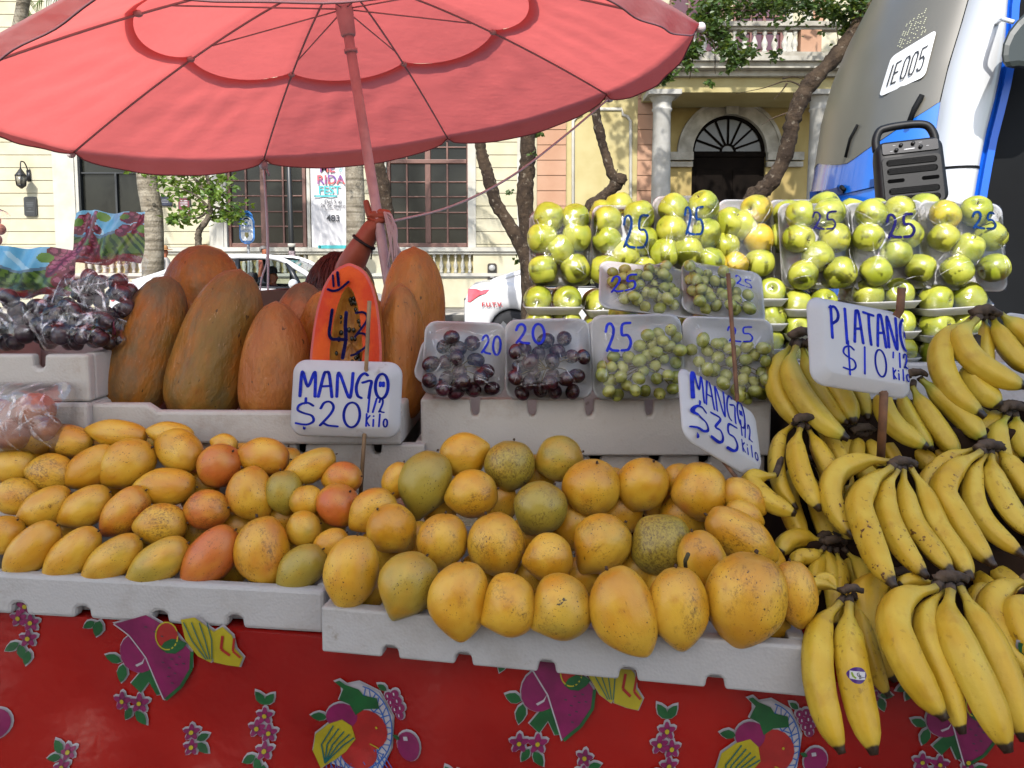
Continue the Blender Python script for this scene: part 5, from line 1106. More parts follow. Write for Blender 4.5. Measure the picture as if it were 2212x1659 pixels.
MRr = {
 'top': [(857, 1040, 90, 60, 250, 'egg', (.2, .1, .2), 0), (917, 1045, 152, 104, 248, 'beak', (.0, .8, .25), 0), (1004, 981, 112, 92, 20, 'egg', (.25, .05, .2), 0), (1102, 1007, 114, 104, 262, 'egg', (.0, .62, .75), 0), (1207, 992, 108, 94, 200, 'egg', (.15, .5, .4), 10), (1465, 1034, 84, 60, 190, 'egg', (.05, .3, .2), 0), (1608, 1076, 112, 72, 325, 'egg', (.4, .0, .3), 0)],
 'second': [(803, 1104, 118, 84, 220, 'long', (.42, .0, .4), 0), (1018, 1068, 118, 98, 195, 'egg', (.1, .15, .45), 10), (1167, 1099, 122, 110, 240, 'egg', (.0, .85, .6), 0), (1278, 1057, 126, 114, 262, 'beak', (.2, .1, .35), 25), (1387, 1049, 120, 106, 250, 'egg', (.2, .1, .3), 20), (1511, 1062, 124, 112, 190, 'round', (.45, .0, .35), 0), (1608, 1114, 90, 60, 340, 'egg', (.4, .0, .3), 0)],
 'third': [(848, 1144, 112, 98, 300, 'beak', (.25, .05, .3), 20), (957, 1170, 124, 104, 265, 'egg', (.2, .1, .45), 0), (1074, 1178, 144, 118, 290, 'egg', (.15, .1, .55), 0), (1184, 1206, 112, 100, 190, 'egg', (.35, .0, .35), 0), (1298, 1176, 142, 112, 222, 'beak', (.3, .25, .35), 0), (1426, 1174, 132, 122, 130, 'round', (.0, .8, 1.0), 0), (1602, 1160, 180, 100, 328, 'long', (.45, .0, .45), 0), (1520, 1218, 150, 100, 290, 'egg', (.42, .0, .35), 0)],
 'front': [(760, 1238, 168, 112, 262, 'egg', (.15, .2, .25), 0), (880, 1264, 152, 116, 236, 'beak', (.0, .62, .3), 0), (995, 1298, 172, 126, 268, 'bean', (.1, .15, .3), 0), (1099, 1309, 130, 122, 196, 'beak', (.15, .15, .4), 0), (1211, 1313, 142, 128, 200, 'beak', (.2, .35, .35), 0), (1352, 1323, 204, 136, 294, 'bean', (.35, .1, .25), 0), (1467, 1314, 180, 124, 275, 'egg', (.2, .15, .55), 0), (1611, 1296, 210, 166, 258, 'egg', (.05, .25, .5), 0), (1718, 1284, 148, 92, 280, 'egg', (.4, .0, .45), 0)],
}
def YR(px, cy): return 1.015 - (px - 693) / 1057 * .105 + (1300 + (px - 1200) * .05 - cy) / 320 * .29
for row, lst in MRr.items():
    for i, (cx, cy, L, Wd, an, kd, cl, tl) in enumerate(lst):
        mango(cx, cy, L, Wd, an, kd, (cl[0] * .62, cl[1], cl[2]), min(YR(cx, cy), 1.335), '%s %s mango, %s from left in %s row of the yellow heap' % (colword(cl), SH[kd], ORD[i], row), 'mangoes heaped under the 35 peso sign', tl, -1 if kd == 'beak' else 1)
FILL = 'dull mango sunk in the gaps of the heap under the 35 peso sign'
for cx, cy, Wd in ((800, 1285, 60), (905, 1310, 60), (1270, 1335, 60), (1671, 1350, 60), (1235, 1140, 90), (1385, 1235, 100), (1140, 1160, 80), (1440, 1265, 90), (1030, 1240, 80), (900, 1180, 90), (820, 1190, 90), (1480, 1120, 100), (1340, 1110, 90), (1070, 1090, 90), (950, 1090, 80), (1160, 1030, 80), (1250, 1250, 80), (1560, 1110, 90), (1650, 1220, 90), (1540, 1310, 60), (1150, 1250, 70), (1420, 1080, 80), (1320, 1050, 70)):
    mango(cx, cy, Wd * 1.25, Wd, rnd.uniform(190, 300), 'egg', (.15, .2, .3), min(1.34, YR(cx, cy) + (.08 if cy > 1290 else .078)), FILL, FILL)
mb = MB().add(tube([at(1481, 1225, .985), at(1480, 1212, .975), at(1487, 1196, .97)], .0028, 6)); tag(mb.build('mango_stalk', pm('stalk', '#4a4428', rough=.8)), 'short dark stalk sticking up beside the blotched green mango', 'stalk')
# ================================================================== PAPAYAS
def papaya_mesh(name, neck, low):
    prof_ = []
    for k in range(25):
        u = k / 24; z = -.5 + u; s = 1 - abs(2 * u - 1) ** (2.4 if u > .5 else 4)
        r = .5 * (max(s, 0) ** .52) * (1 - neck * u ** 2.2 * .30) * (1 + low * (.5 - u) * .16); prof_.append((max(r, .004), z))
    mx = max(r for r, z in prof_); prof_ = [(r / mx * .5, z) for r, z in prof_]
    vs, fs = lathe(prof_, 30)
    vs = [Vector((p.x * (1 + .055 * math.cos(5 * math.atan2(p.y, p.x)) * (1 - abs(p.z))), p.y * (1 + .03 * math.cos(5 * math.atan2(p.y, p.x) + .8)), p.z)) + Vector((.03 * math.sin(p.z * 4), 0, 0)) for p in vs]
    me = MB().add((vs, fs)).mesh(name); me.materials.append(PAPAYA); return me
PM = [papaya_mesh('papaya', .25, .3), papaya_mesh('papaya', .75, .5), papaya_mesh('papaya', 0, 0)]
def papaya(p0, p1, wd, Y0, Y1, col, k, label):
    a = at(*p0, Y0); b = at(*p1, Y1); c = (a + b) / 2; z = (b - a); L = z.length; z.normalize(); x = z.cross(CF).normalized(); x = -x if x.x < 0 else x; y = z.cross(x); m = mpp((p0[0] + p1[0]) / 2, (p0[1] + p1[1]) / 2, (Y0 + Y1) / 2)
    M = Matrix.Translation(c) @ Matrix((x, y, z)).transposed().to_4x4() @ Matrix.Diagonal((wd * m, wd * m, L, 1))
    return tag(child('papaya', PM[k], None, M, col), label, 'papaya', 'papayas standing in the foam crate')
papaya((278, 905), (360, 594), 142, 1.45, 1.52, (.15, .30, .55), 0, 'leftmost tall brown papaya leaning right beside the grape bags')
papaya((424, 925), (515, 580), 166, 1.44, 1.53, (.05, .42, .35), 0, 'tall olive brown papaya with yellow patches, second from the left in front')
papaya((600, 925), (592, 650), 150, 1.43, 1.47, (.42, .10, .25), 1, 'short pinkish papaya with a dark scratch, left of the cut papaya')
papaya((425, 760), (440, 528), 158, 1.64, 1.68, (.2, .22, .4), 2, 'fat reddish papaya perched behind the two tall left ones')
papaya((888, 830), (890, 532), 140, 1.60, 1.64, (.3, .28, .15), 0, 'big smooth orange brown papaya beside the umbrella pole')
papaya((868, 915), (862, 612), 112, 1.46, 1.50, (.4, .2, .25), 1, 'pointed papaya between the cut papaya and the red grapes')
papaya((640, 790), (655, 608), 120, 1.62, 1.64, (.55, .1, .55), 1, 'orange papaya with a grey patch behind the pinkish one')
papaya((700, 860), (690, 628), 112, 1.56, 1.58, (.35, .15, .15), 1, 'pale orange papaya mostly hidden by the cut papaya')
papaya((780, 860), (800, 640), 110, 1.62, 1.64, (.35, .15, .15), 0, 'papaya standing right behind the cut half papaya')
# cut half papaya
fr = Fr(748, 700, 1.415, 0, 9); m = fr.m
HP = empty('half_papaya', fr.p(0, -100 * m, -.03), 'cut half papaya showing orange flesh and black seeds, marked 43', 'papaya')
def hw_(v): # half width in px over v px above centre
    return interp(v, [(-160, 40), (-150, 66), (-110, 77), (-60, 77), (0, 72), (50, 64), (90, 52), (115, 36), (128, 20), (135, 2)])
def outl(k=1.0, c=0, n=36):
    q = []
    for i in range(n):
        a = 2 * math.pi * i / n; v = -12 + 147 * math.sin(a); w_ = hw_(v) * (1 if math.cos(a) > 0 else -1) * min(1, abs(math.cos(a)) * 6); q.append((w_ + (v + 12) * .0 + 2, v))
    return [(2 + (x - 2) * k, -20 + (y + 20) * k + c) for x, y in q]
def cav(n=36):
    q = []
    for i in range(n):
        a = 2 * math.pi * i / n; v = -35 + 118 * math.sin(a); w_ = interp(v, [(-153, 12), (-120, 32), (-60, 36), (0, 30), (40, 22), (70, 12), (83, 2)]) * (1 if math.cos(a) > 0 else -1) * min(1, abs(math.cos(a)) * 4); q.append((w_ + 2, v))
    return q
OU, CA = outl(), cav(); n = len(OU)
mb = MB(); rings = []
for k, dpt in ((1.0, 0), (1.02, -.012), (.97, -.045), (.80, -.075), (.5, -.09), (.1, -.094)): rings.append([fr.p((2 + (x - 2) * k) * m, (-20 + (y + 20) * k) * m, dpt) for x, y in OU])
mb.add(([p for r_ in rings for p in r_], [(i * n + j, (i + 1) * n + j, (i + 1) * n + (j + 1) % n, i * n + (j + 1) % n) for i in range(5) for j in range(n)] + [tuple(5 * n + j for j in range(n))]))
mb.build('skin', PAPAYA, HP, fixn=True).color = (.5, .1, .2, 1)
t_ = NT('papaya_flesh'); v_ = t_.coords(rand=False); cc_ = t_.mix('#e0560a', '#cc3608', t_.step(t_.noise(v_, 14, 4), .4, .62)); cc_ = t_.mix(cc_, '#e27a28', t_.mul(t_.step(t_.noise(v_, 22, 3), .58, .78), .5)); t_.bump(t_.noise(v_, 60, 3), .15, .006); FLESH = t_.fin(cc_, .4, .15)
mb = MB(); rings = []
for k in range(9):
    f_ = k / 8; rings.append([fr.p((a[0] * (1 - f_) + b[0] * f_) * m, (a[1] * (1 - f_) + b[1] * f_) * m, .004 * math.sin(f_ * 3.1) + .001) for a, b in zip(OU, CA)])
mb.add(([p for r_ in rings for p in r_], [(i * n + j, i * n + (j + 1) % n, (i + 1) * n + (j + 1) % n, (i + 1) * n + j) for i in range(8) for j in range(n)]))
mb.mi = [1 if i < n else 0 for i in range(len(mb.mi))]
mb.build('flesh', [FLESH, pm('papaya_rim', '#c82a18', '#b4321c', 25, .35)], HP, fixn=True)
mb = MB(); rings = []
for k, dpt in ((1, .001), (.93, -.02), (.7, -.036), (.3, -.042), (.02, -.042)): rings.append([fr.p((2 + (x - 2) * k) * m, (-35 + (y + 35) * k) * m, dpt + .002 * math.sin(x * .7) * (k < 1)) for x, y in CA])
mb.add(([p for r_ in rings for p in r_], [(i * n + j, i * n + (j + 1) % n, (i + 1) * n + (j + 1) % n, (i + 1) * n + j) for i in range(4) for j in range(n)]))
mb.build('seed_cavity', pm('cavity_pulp', '#b8702a', '#de9a3c', 40, .45, bump=.5, bscale=90), HP, fixn=True)
SEED = pm('papaya_seed', '#24241c', '#3a362a', 60, .25); mb = MB(); r = random.Random(6)
for x, y in ((-2, 70), (4, 66), (10, 62), (0, 60), (8, 54), (14, 52), (3, 52), (20, 50), (26, 46), (30, 42), (22, 40), (14, 38), (32, 38), (18, 34), (-22, 20), (-24, 10), (22, 12), (28, 2), (0, -8), (10, -8), (-20, -14), (-26, -28), (8, -28), (14, -28), (18, -70), (22, -66), (24, -60), (28, -76), (10, -78), (-22, -92), (20, -96), (24, -90), (16, -104), (-24, -118), (-30, -60)): mb.add(sphere(fr.p(x * m * .9, y * m, -.024 - .008 * r.random()), r.uniform(4.2, 5.4) * m, 10, 7, (1, 1, 1.2)))
mb.build('seeds', SEED, HP)
mb = MB(); f_ = lambda a, b: fr.p(a * m, b * m, .007)
def hwp(x, y): return (((1050 + x * 700 / 2212) / 1.8227 - 748), 700 - (1000 + y * 500 / 1580) / 1.8227)
for st, wd in (([(812, 262), (818, 330), (826, 400)], 5), ([(868, 225), (878, 300), (890, 390)], 6.5), ([(755, 440), (820, 460), (900, 440), (960, 390), (1010, 345)], 5.5), ([(820, 700), (805, 850), (795, 1000), (830, 1065), (900, 1070), (1010, 1075)], 7), ([(995, 735), (990, 900), (1000, 1080), (970, 1300)], 8), ([(1115, 740), (1200, 730), (1250, 770), (1245, 850), (1120, 1030), (1150, 1000), (1220, 1000), (1275, 1060), (1250, 1160), (1130, 1250), (1075, 1270)], 5)):
    ribbon(mb, [tuple(q)[:2] for q in spline([(*hwp(*p), 0) for p in st], 5)], wd, f_)
mb.build('price_marks', INKN, HP)
# ================================================================== FOAM PACKS UNDER FILM
def tray_shell(fr, W_, H_, dep, r=.02, th=.003, wall=.012):
    """shallow foam tray, floor in the plane of fr, rim dep towards the viewer"""
    n = 6; loops = []
    for ins, c in ((wall + .01, 0.0), (wall, .001), (.002, dep - .002), (0, dep), (.002, dep + .001), (.005, dep - .001), (wall + .004, th + .001), (wall + .014, th)):
        loops.append([fr.p(a, b, c) for a, b in rrect(W_ - 2 * ins, H_ - 2 * ins, max(.004, r - ins * .4), n)])
    k = len(loops[0]); vs = [p for l in loops for p in l]
    fs = [(i * k + j, i * k + (j + 1) % k, (i + 1) * k + (j + 1) % k, (i + 1) * k + j) for i in range(len(loops) - 1) for j in range(k)]
    fs += [tuple(range(k - 1, -1, -1)), tuple((len(loops) - 1) * k + j for j in range(k))]; return vs, fs
def membrane(W_, H_, dep, balls, nu=36, nv=36, it=160, slack=.0015, corner=.15):
    xs = np.linspace(-W_ / 2, W_ / 2, nu); ys = np.linspace(-H_ / 2, H_ / 2, nv); X, Y_ = np.meshgrid(xs, ys)
    obs = np.full(X.shape, -1.0)
    for x, y, z, r in balls:
        d2 = r * r - (X - x) ** 2 - (Y_ - y) ** 2; obs = np.maximum(obs, np.where(d2 > 0, z + np.sqrt(np.maximum(d2, 0)) + slack, -1))
    h = np.maximum(np.full(X.shape, dep + .001), obs); brd = np.zeros(X.shape, bool); brd[0, :] = brd[-1, :] = brd[:, 0] = brd[:, -1] = True
    for _ in range(it):
        a = h.copy(); a[1:-1, 1:-1] = (h[:-2, 1:-1] + h[2:, 1:-1] + h[1:-1, :-2] + h[1:-1, 2:]) / 4
        a = np.maximum(a, obs); a[brd] = dep + .001; h = a
    return xs, ys, h
def mat_fold():
    t = NT('plastic_fold'); v = t.coords(rand=True); tr = t.n('BsdfTransparent'); d = t.n('BsdfDiffuse'); d.inputs[0].default_value = (.8, .8, .84, 1); g = t.n('BsdfGlossy', i_Roughness=.12)
    a = t.n('MixShader', i_0=.35); t.l(d.outputs[0], a.inputs[1]); t.l(g.outputs[0], a.inputs[2]); m2 = t.n('MixShader'); t.l(t.mul(t.step(t.noise(v, 70, 3), .35, .75), .6), m2.inputs[0]); t.l(tr.outputs[0], m2.inputs[1]); t.l(a.outputs[0], m2.inputs[2]); t.l(m2.outputs[0], t.out.inputs[0]); return t.m
FOLD = mat_fold()
def folds(mb, fr, W_, H_, mem, n, seed, wd, edge=True):
    """raised creases of the film: thin ridges that run from the rim or corners over the goods"""
    r = random.Random(seed)
    for _ in range(n):
        if edge:
            sx, sy = r.choice((-1, 1)), r.choice((-1, 1)); x, y = sx * W_ * r.uniform(.36, .47), sy * H_ * r.uniform(.30, .47); a = math.atan2(-y, -x) + r.uniform(-.7, .7)
        else: x, y = W_ * r.uniform(-.45, .45), H_ * r.uniform(-.2, .48); a = r.uniform(-2.6, -.4)
        L = r.uniform(.25, .6) * min(W_, H_); k = r.uniform(-1.2, 1.2); P = []
        for i in range(9):
            if abs(x) > W_ * .48 or abs(y) > H_ * .48: break
            P.append((x, y, a)); x += math.cos(a) * L / 8; y += math.sin(a) * L / 8; a += k / 8
        if len(P) < 4: continue
        vs = []
        for i, (px, py, pa) in enumerate(P):
            q = wd * r.uniform(.5, 1.3) * math.sin(math.pi * (i + .4) / len(P)); nx, ny = -math.sin(pa) * q, math.cos(pa) * q
            vs += [fr.p(px + nx, py + ny, msample(mem, px + nx, py + ny) + .0008), fr.p(px, py, msample(mem, px, py) + .0008 + wd * .9), fr.p(px - nx, py - ny, msample(mem, px - nx, py - ny) + .0008)]
        mb.add((vs, [(i * 3 + j, i * 3 + j + 1, i * 3 + j + 4, i * 3 + j + 3) for i in range(len(P) - 1) for j in (0, 1)]), 1)
def film_surface(fr, W_, H_, mem, mat, parent, name='plastic_wrap', nf=0, wd=.001, edge=True, seed=1):
    xs, ys, h = mem; nu, nv = len(xs), len(ys); vs = []
    for j in range(nv):
        for i in range(nu):
            # pull the rectangle's corners in to the tray's round rim
            x, y = xs[i], ys[j]; q = .02; ax, ay = abs(x) - (W_ / 2 - q), abs(y) - (H_ / 2 - q)
            if ax > 0 and ay > 0:
                d = math.hypot(ax, ay); s = min(1, q / max(d, 1e-6)) if d > q else 1; x = math.copysign(W_ / 2 - q + ax * s, x); y = math.copysign(H_ / 2 - q + ay * s, y)
            vs.append(fr.p(x, y, h[j, i]))
    fs = [(j * nu + i, j * nu + i + 1, (j + 1) * nu + i + 1, (j + 1) * nu + i) for j in range(nv - 1) for i in range(nu - 1)]
    mb = MB().add((vs, fs))
    if nf: folds(mb, fr, W_, H_, mem, nf, seed, wd, edge)
    return mb.build(name, [mat, FOLD], parent)
def msample(mem, x, y):
    xs, ys, h = mem; fx = np.clip((x - xs[0]) / (xs[-1] - xs[0]) * (len(xs) - 1), 0, len(xs) - 1.001); fy = np.clip((y - ys[0]) / (ys[-1] - ys[0]) * (len(ys) - 1), 0, len(ys) - 1.001)
    i, j = int(fx), int(fy); a, b = fx - i, fy - j
    return (h[j, i] * (1 - a) + h[j, i + 1] * a) * (1 - b) + (h[j + 1, i] * (1 - a) + h[j + 1, i + 1] * a) * b
APM = []
for sd in range(3):
    pr = [(.02, .34), (.05, .36), (.11, .42), (.2, .46), (.32, .435), (.43, .31), (.49, .12), (.495, -.08), (.45, -.26), (.36, -.38), (.22, -.455), (.10, -.455), (.05, -.43), (.02, -.41)]
    vs, fs = lathe(pr, 26); vs = [Vector((p.x * (1 + .015 * math.cos(5 * math.atan2(p.y, p.x) + sd) * max(0, -p.z * 2)), p.y * (1 + .04 * math.sin(sd * 2 + p.z * 3)), p.z)) for p in vs]
    b = MB().add((vs, fs)); b.add(tube([(0, 0, .30), (.01, .01, .40), (.03, .02, .47)], [.022, .018, .024], 6), 1); me = b.mesh('apple'); me.materials.append(APPLE); me.materials.append(pm('apple_stem', '#5a4a2c', rough=.8)); APM.append(me)
def apple_at(p, r, parent, yel=0, q=None):
    q = q or Vector((rnd.gauss(0, 1), rnd.gauss(0, 1), rnd.gauss(.4, .7))).normalized()
    M = Matrix.Translation(p) @ q.to_track_quat('Z', 'Y').to_matrix().to_4x4() @ Matrix.Rotation(rnd.uniform(0, 6), 4, 'Z') @ Matrix.Scale(r * 2.04, 4)
    return child('apple', rnd.choice(APM), parent, M, (yel, 0, 0))
GRP = 'upright packs of green apples'
def apple_pack(x0, y0, x1, y1, Y, apples, num, label, roll=0, lean=9, yel=(), ink=INKT, group=GRP, rpx=31):
    cx, cy = (x0 + x1) / 2, (y0 + y1) / 2; fr = Fr(cx, cy, Y, roll, lean); m = fr.m; W_, H_ = (x1 - x0) * m, (y1 - y0) * m / math.cos(R(lean))
    t = empty('apple_pack', fr.p(0, -H_ / 2, 0), label, 'apple pack', group)
    MB().add(tray_shell(fr, W_, H_, .018, .024)).build('foam_tray', FOAMP, t, fixn=True)
    balls = []
    for i, (ax, ay) in enumerate(apples):
        # undo the lean so that the apple shows at its place
        u, v = (ax - cx) * m, (cy - ay) * m / math.cos(R(lean)); c, s = math.cos(R(roll)), math.sin(R(roll)); u, v = u * c + v * s, -u * s + v * c
        r = rpx * m * rnd.uniform(.94, 1.05); balls.append((u, v, .004 + r * .92, r))
        yl = (.9 if i in yel else rnd.uniform(0, .14)); d = Vector((rnd.gauss(0, 1), rnd.gauss(0, 1), rnd.gauss(.1, .6))).normalized()
        apple_at(fr.p(u, v, .004 + r * .92), r, t, yl, fr.u * d.x + fr.v * d.y + fr.w * d.z)
    mem = membrane(W_, H_, .018, balls, 34, 38); film_surface(fr, W_, H_, mem, FILM, t, nf=9, wd=.0009, seed=int(x0))
    if num:
        s, nx0, ny0, nx1, ny1, wd = num; b = MB()
        f_ = lambda a, q: fr.p(a * m, q * m, msample(mem, a * m, q * m) + .0012)
        write(b, s, nx0 - cx, nx1 - cx, cy - ny1, cy - ny0, wd, f_); b.build('price_marks', ink, t)
    return t
GB = 'spare apple packs standing behind the front ones'
apple_pack(1655, 434, 1795, 610, 1.83, [(1690, 470), (1770, 455), (1675, 520), (1720, 560)], None, 'apple pack peeking out behind the fifth upright pack', 0, 6, group=GB)
apple_pack(1275, 452, 1400, 590, 1.83, [(1300, 470), (1335, 455), (1370, 480)], None, 'apple pack peeking out behind the second upright pack', 0, 6, group=GB)
apple_pack(1945, 446, 2080, 610, 1.83, [(1985, 455), (1972, 480), (2030, 480)], None, 'apple pack peeking out between the last two upright packs', 0, 6, group=GB)
apple_pack(1795, 446, 1930, 600, 1.84, [(1830, 470), (1880, 470)], None, 'apple pack peeking out behind the pack next to the speaker', 0, 6, group=GB)
apple_pack(1143, 459, 1275, 622, 1.765, [(1186, 478), (1241, 478), (1170, 524), (1243, 520), (1206, 548), (1171, 590), (1239, 588)], None, 'leftmost upright apple pack, without any writing on its film')
apple_pack(1276, 447, 1410, 606, 1.77, [(1310, 484), (1376, 474), (1308, 527), (1382, 528), (1345, 560), (1302, 592), (1384, 594)], ('25', 1337, 482, 1390, 552, 5), 'upright apple pack with a tall dark 25, second of the row', roll=-1)
apple_pack(1409, 426, 1550, 592, 1.765, [(1450, 458), (1515, 454), (1444, 506), (1518, 512), (1428, 556), (1476, 552), (1522, 574)], ('25', 1466, 465, 1506, 525, 5), 'upright apple pack rising highest, 25 written near its middle', roll=1)
apple_pack(1548, 434, 1668, 606, 1.80, [(1566, 492), (1626, 461), (1594, 496), (1556, 540), (1628, 524), (1572, 582), (1628, 576)], None, 'upright apple pack with two yellow apples and no writing', yel=(1, 4, 5))
apple_pack(1678, 442, 1836, 628, 1.755, [(1720, 472), (1782, 468), (1713, 524), (1790, 522), (1752, 562), (1718, 602), (1797, 596)], ('25', 1734, 474, 1784, 512, 4), 'upright apple pack with a thin dark 25 left of the speaker', roll=0, ink=INKN)
apple_pack(1824, 438, 2000, 630, 1.75, [(1872, 472), (1933, 463), (1862, 520), (1945, 514), (1918, 556), (1873, 594), (1968, 586)], ('25', 1890, 480, 1948, 530, 6), 'upright apple pack with a bold navy 25 right below the speaker', roll=3, ink=INKN)
apple_pack(1976, 440, 2160, 632, 1.745, [(2029, 473), (2095, 466), (2021, 521), (2122, 518), (2070, 546), (2043, 592), (2124, 586)], ('25', 2066, 474, 2118, 510, 5), 'rightmost upright apple pack against the dark bus side', roll=-2, yel=(0,))
def flat_pack(xc, yr, Y, wpx, label, n=2, roll=0):
    """lying pack: yr = photo row of the tray rim, two apples in front and two behind"""
    b = at(xc, yr, Y); m = mpp(xc, yr, Y); W_ = wpx * m; D = .15
    fr = Fr(xc, yr, Y); fr.o = b + Vector((0, D / 2, -.018)); c, s = math.cos(R(roll)), math.sin(R(roll)); fr.u, fr.v, fr.w = Vector((c, 0, s)), Vector((0, 1, 0)), Vector((-s, 0, c))
    t = empty('apple_pack', fr.o, label, 'apple pack', 'apple packs lying flat in stacks')
    MB().add(tray_shell(fr, W_, D, .018, .02)).build('foam_tray', FOAMP, t, fixn=True)
    balls = []; r = min(W_ / 4.25, .0345)
    for u in (-.24, .24):
        for v in (-.23, .23):
            p = (u * W_ + rnd.uniform(-.003, .003), v * D); balls.append((*p, .004 + r * .9, r)); apple_at(fr.p(*p, .004 + r * .9), r, t, rnd.uniform(0, .12), Vector((rnd.gauss(0, .6), -1, rnd.gauss(0, .5))).normalized() if rnd.random() < .6 else None)
    mem = membrane(W_, D, .018, balls, 24, 22, 60); film_surface(fr, W_, D, mem, FILM, t)
nm = ['leftmost', 'second', 'third', 'fourth', 'fifth', 'rightmost']
for ci, (xc, wp, rows_, Y, rl) in enumerate(((1197, 132, (664, 716, 768), 1.675, 0), (1330, 128, (670, 722), 1.69, 1), (1645, 130, (646, 700, 755), 1.68, 0), (1765, 124, (668, 722, 776), 1.68, 1), (1930, 140, (652, 718, 776), 1.685, 2), (2082, 152, (664, 722, 780), 1.675, 4))):
    for ri, yr in enumerate(rows_): flat_pack(xc, yr, Y, wp, 'flat apple pack, %s layer from the top, in the %s stack of lying packs' % (ORD[ri], nm[ci]), roll=rl)
# ------------------------------------------------------------------ grapes
def mat_grape(name, a, b, bloom, rough=.25, tr=.0):
    t = NT(name); v = t.coords(); c = t.mix(a, b, t.n('ObjectInfo').outputs['Random']); c = t.mix(c, bloom, t.mul(t.step(t.noise(v, 1.4, 4), .5, .8), .4))
    t.b.inputs['Subsurface Weight'].default_value = tr; t.b.inputs['Subsurface Radius'].default_value = (.01, .01, .004); t.b.inputs['Subsurface Scale'].default_value = .6
    return t.fin(c, rough, .5)
RGR = mat_grape('red_grape_skin', '#4a1420', '#2e1020', '#6a4a5e'); GGR = mat_grape('green_grape_skin', '#c2c060', '#a4ac4a', '#d4cf90', .25, .35); BGR = mat_grape('dark_grape_skin', '#241524', '#38182a', '#44384c', .28)
def grape_mesh(mat): 
    me = MB().add(sphere((0, 0, 0), 1, 16, 11, (.94, .94, 1.12))).add(lathe([(.12, -1.13), (.1, -1.08)], 8), 1).mesh('grape'); me.materials.append(mat); me.materials.append(pm('grape_end', '#2a1c14', rough=.8)); return me
GMR, GMG, GMB = grape_mesh(RGR), grape_mesh(GGR), grape_mesh(BGR)
TWIG = pm('grape_twig', '#7a6a34', '#5a4a24', 20, .8)
def grape_pack(x0, y0, x1, y1, Y, poly, rg_, n, mesh, num, label, group, roll=0, lean=14, seed=1, layers=1.6, ink=INK):
    cx, cy = (x0 + x1) / 2, (y0 + y1) / 2; fr = Fr(cx, cy, Y, roll, lean); m = fr.m; cl = math.cos(R(lean)); W_, H_ = (x1 - x0) * m, (y1 - y0) * m / cl
    t = empty('grape_pack', fr.p(0, -H_ / 2, 0), label, 'grape pack', group)
    MB().add(tray_shell(fr, W_, H_, .017, .022)).build('foam_tray', FOAMP, t, fixn=True)
    r = random.Random(seed); pts = []; rad = rg_ * m; PQ = [((a - cx) * m, (cy - b) * m / cl) for a, b in poly]
    def inside(x, y):
        c = False; j = len(PQ) - 1
        for i in range(len(PQ)):
            if (PQ[i][1] > y) != (PQ[j][1] > y) and x < (PQ[j][0] - PQ[i][0]) * (y - PQ[i][1]) / (PQ[j][1] - PQ[i][1]) + PQ[i][0]: c = not c
            j = i
        return c
    mnx, mxx, mny, mxy = min(p[0] for p in PQ), max(p[0] for p in PQ), min(p[1] for p in PQ), max(p[1] for p in PQ)
    for lay in (0, 1):
        for _ in range(1500):
            if len(pts) >= n: break
            x, y = r.uniform(mnx, mxx), r.uniform(mny, mxy)
            if not inside(x, y): continue
            z = rad * (1.15 if lay == 0 else 2.45) + r.uniform(0, .3) * rad
            if all((x - a) ** 2 + (y - b) ** 2 + (z - c) ** 2 > (1.86 * rad) ** 2 for a, b, c, _ in pts): pts.append((x, y, z, rad * r.uniform(.9, 1.08)))
    for x, y, z, q in pts:
        d = Vector((r.gauss(0, 1), r.gauss(0, 1), r.gauss(0, .7))).normalized(); M = Matrix.Translation(fr.p(x, y, z)) @ d.to_track_quat('Z', 'Y').to_matrix().to_4x4() @ Matrix.Scale(q, 4); child('grape', mesh, t, M)
    b = MB(); c0 = (sum(p[0] for p in pts) / len(pts), sum(p[1] for p in pts) / len(pts), rad * 1.6)
    for x, y, z, q in pts[::2]: b.add(tube(spline([fr.p(*c0), fr.p((x + c0[0]) / 2, (y + c0[1]) / 2 + rad * .4, rad * 1.9), fr.p(x, y, z)], 3), .0011, 4))
    b.build('twigs', TWIG, t)
    mem = membrane(W_, H_, .017, pts, 36, 34, 120); film_surface(fr, W_, H_, mem, FILM, t, nf=26 if seed == 3 else 8, wd=.0007, seed=seed)
    if num:
        s, nx0, ny0, nx1, ny1, wd = num; b = MB(); f_ = lambda a, q: fr.p(a * m, q * m, msample(mem, a * m, q * m) + .0012)
        write(b, s, nx0 - cx, nx1 - cx, (cy - ny1) / cl, (cy - ny0) / cl, wd, f_); b.build('price_marks', ink, t)
    return t, fr
GR_ = 'grape packs on the slotted crate'
def spare(x0, y0, x1, y1, Y, label, roll=0, lean=12):
    fr = Fr((x0 + x1) / 2, (y0 + y1) / 2, Y, roll, lean); m = fr.m; t = MB().add(tray_shell(fr, (x1 - x0) * m, (y1 - y0) * m, .017, .022)).build('foam_tray', FOAMP, fixn=True, loc=fr.o); tag(t, label, 'tray', 'spare foam trays behind the grape packs')
spare(902, 740, 1010, 838, 1.44, 'tilted foam tray edge showing left of the first red grape pack', -14)
spare(1120, 690, 1266, 850, 1.45, 'foam tray rim showing above the second red grape pack'); spare(1262, 694, 1400, 850, 1.45, 'foam tray rim showing left of the numbered green grape pack')
grape_pack(916, 700, 1092, 856, 1.405, [(930, 792), (965, 735), (1020, 738), (1050, 800), (1085, 825), (1080, 850), (955, 850), (928, 825)], 17, 18, GMR, ('20', 1040, 730, 1082, 770, 5), 'red grape pack with wrinkled film, 20 written at its upper right', GR_, -2, seed=3)
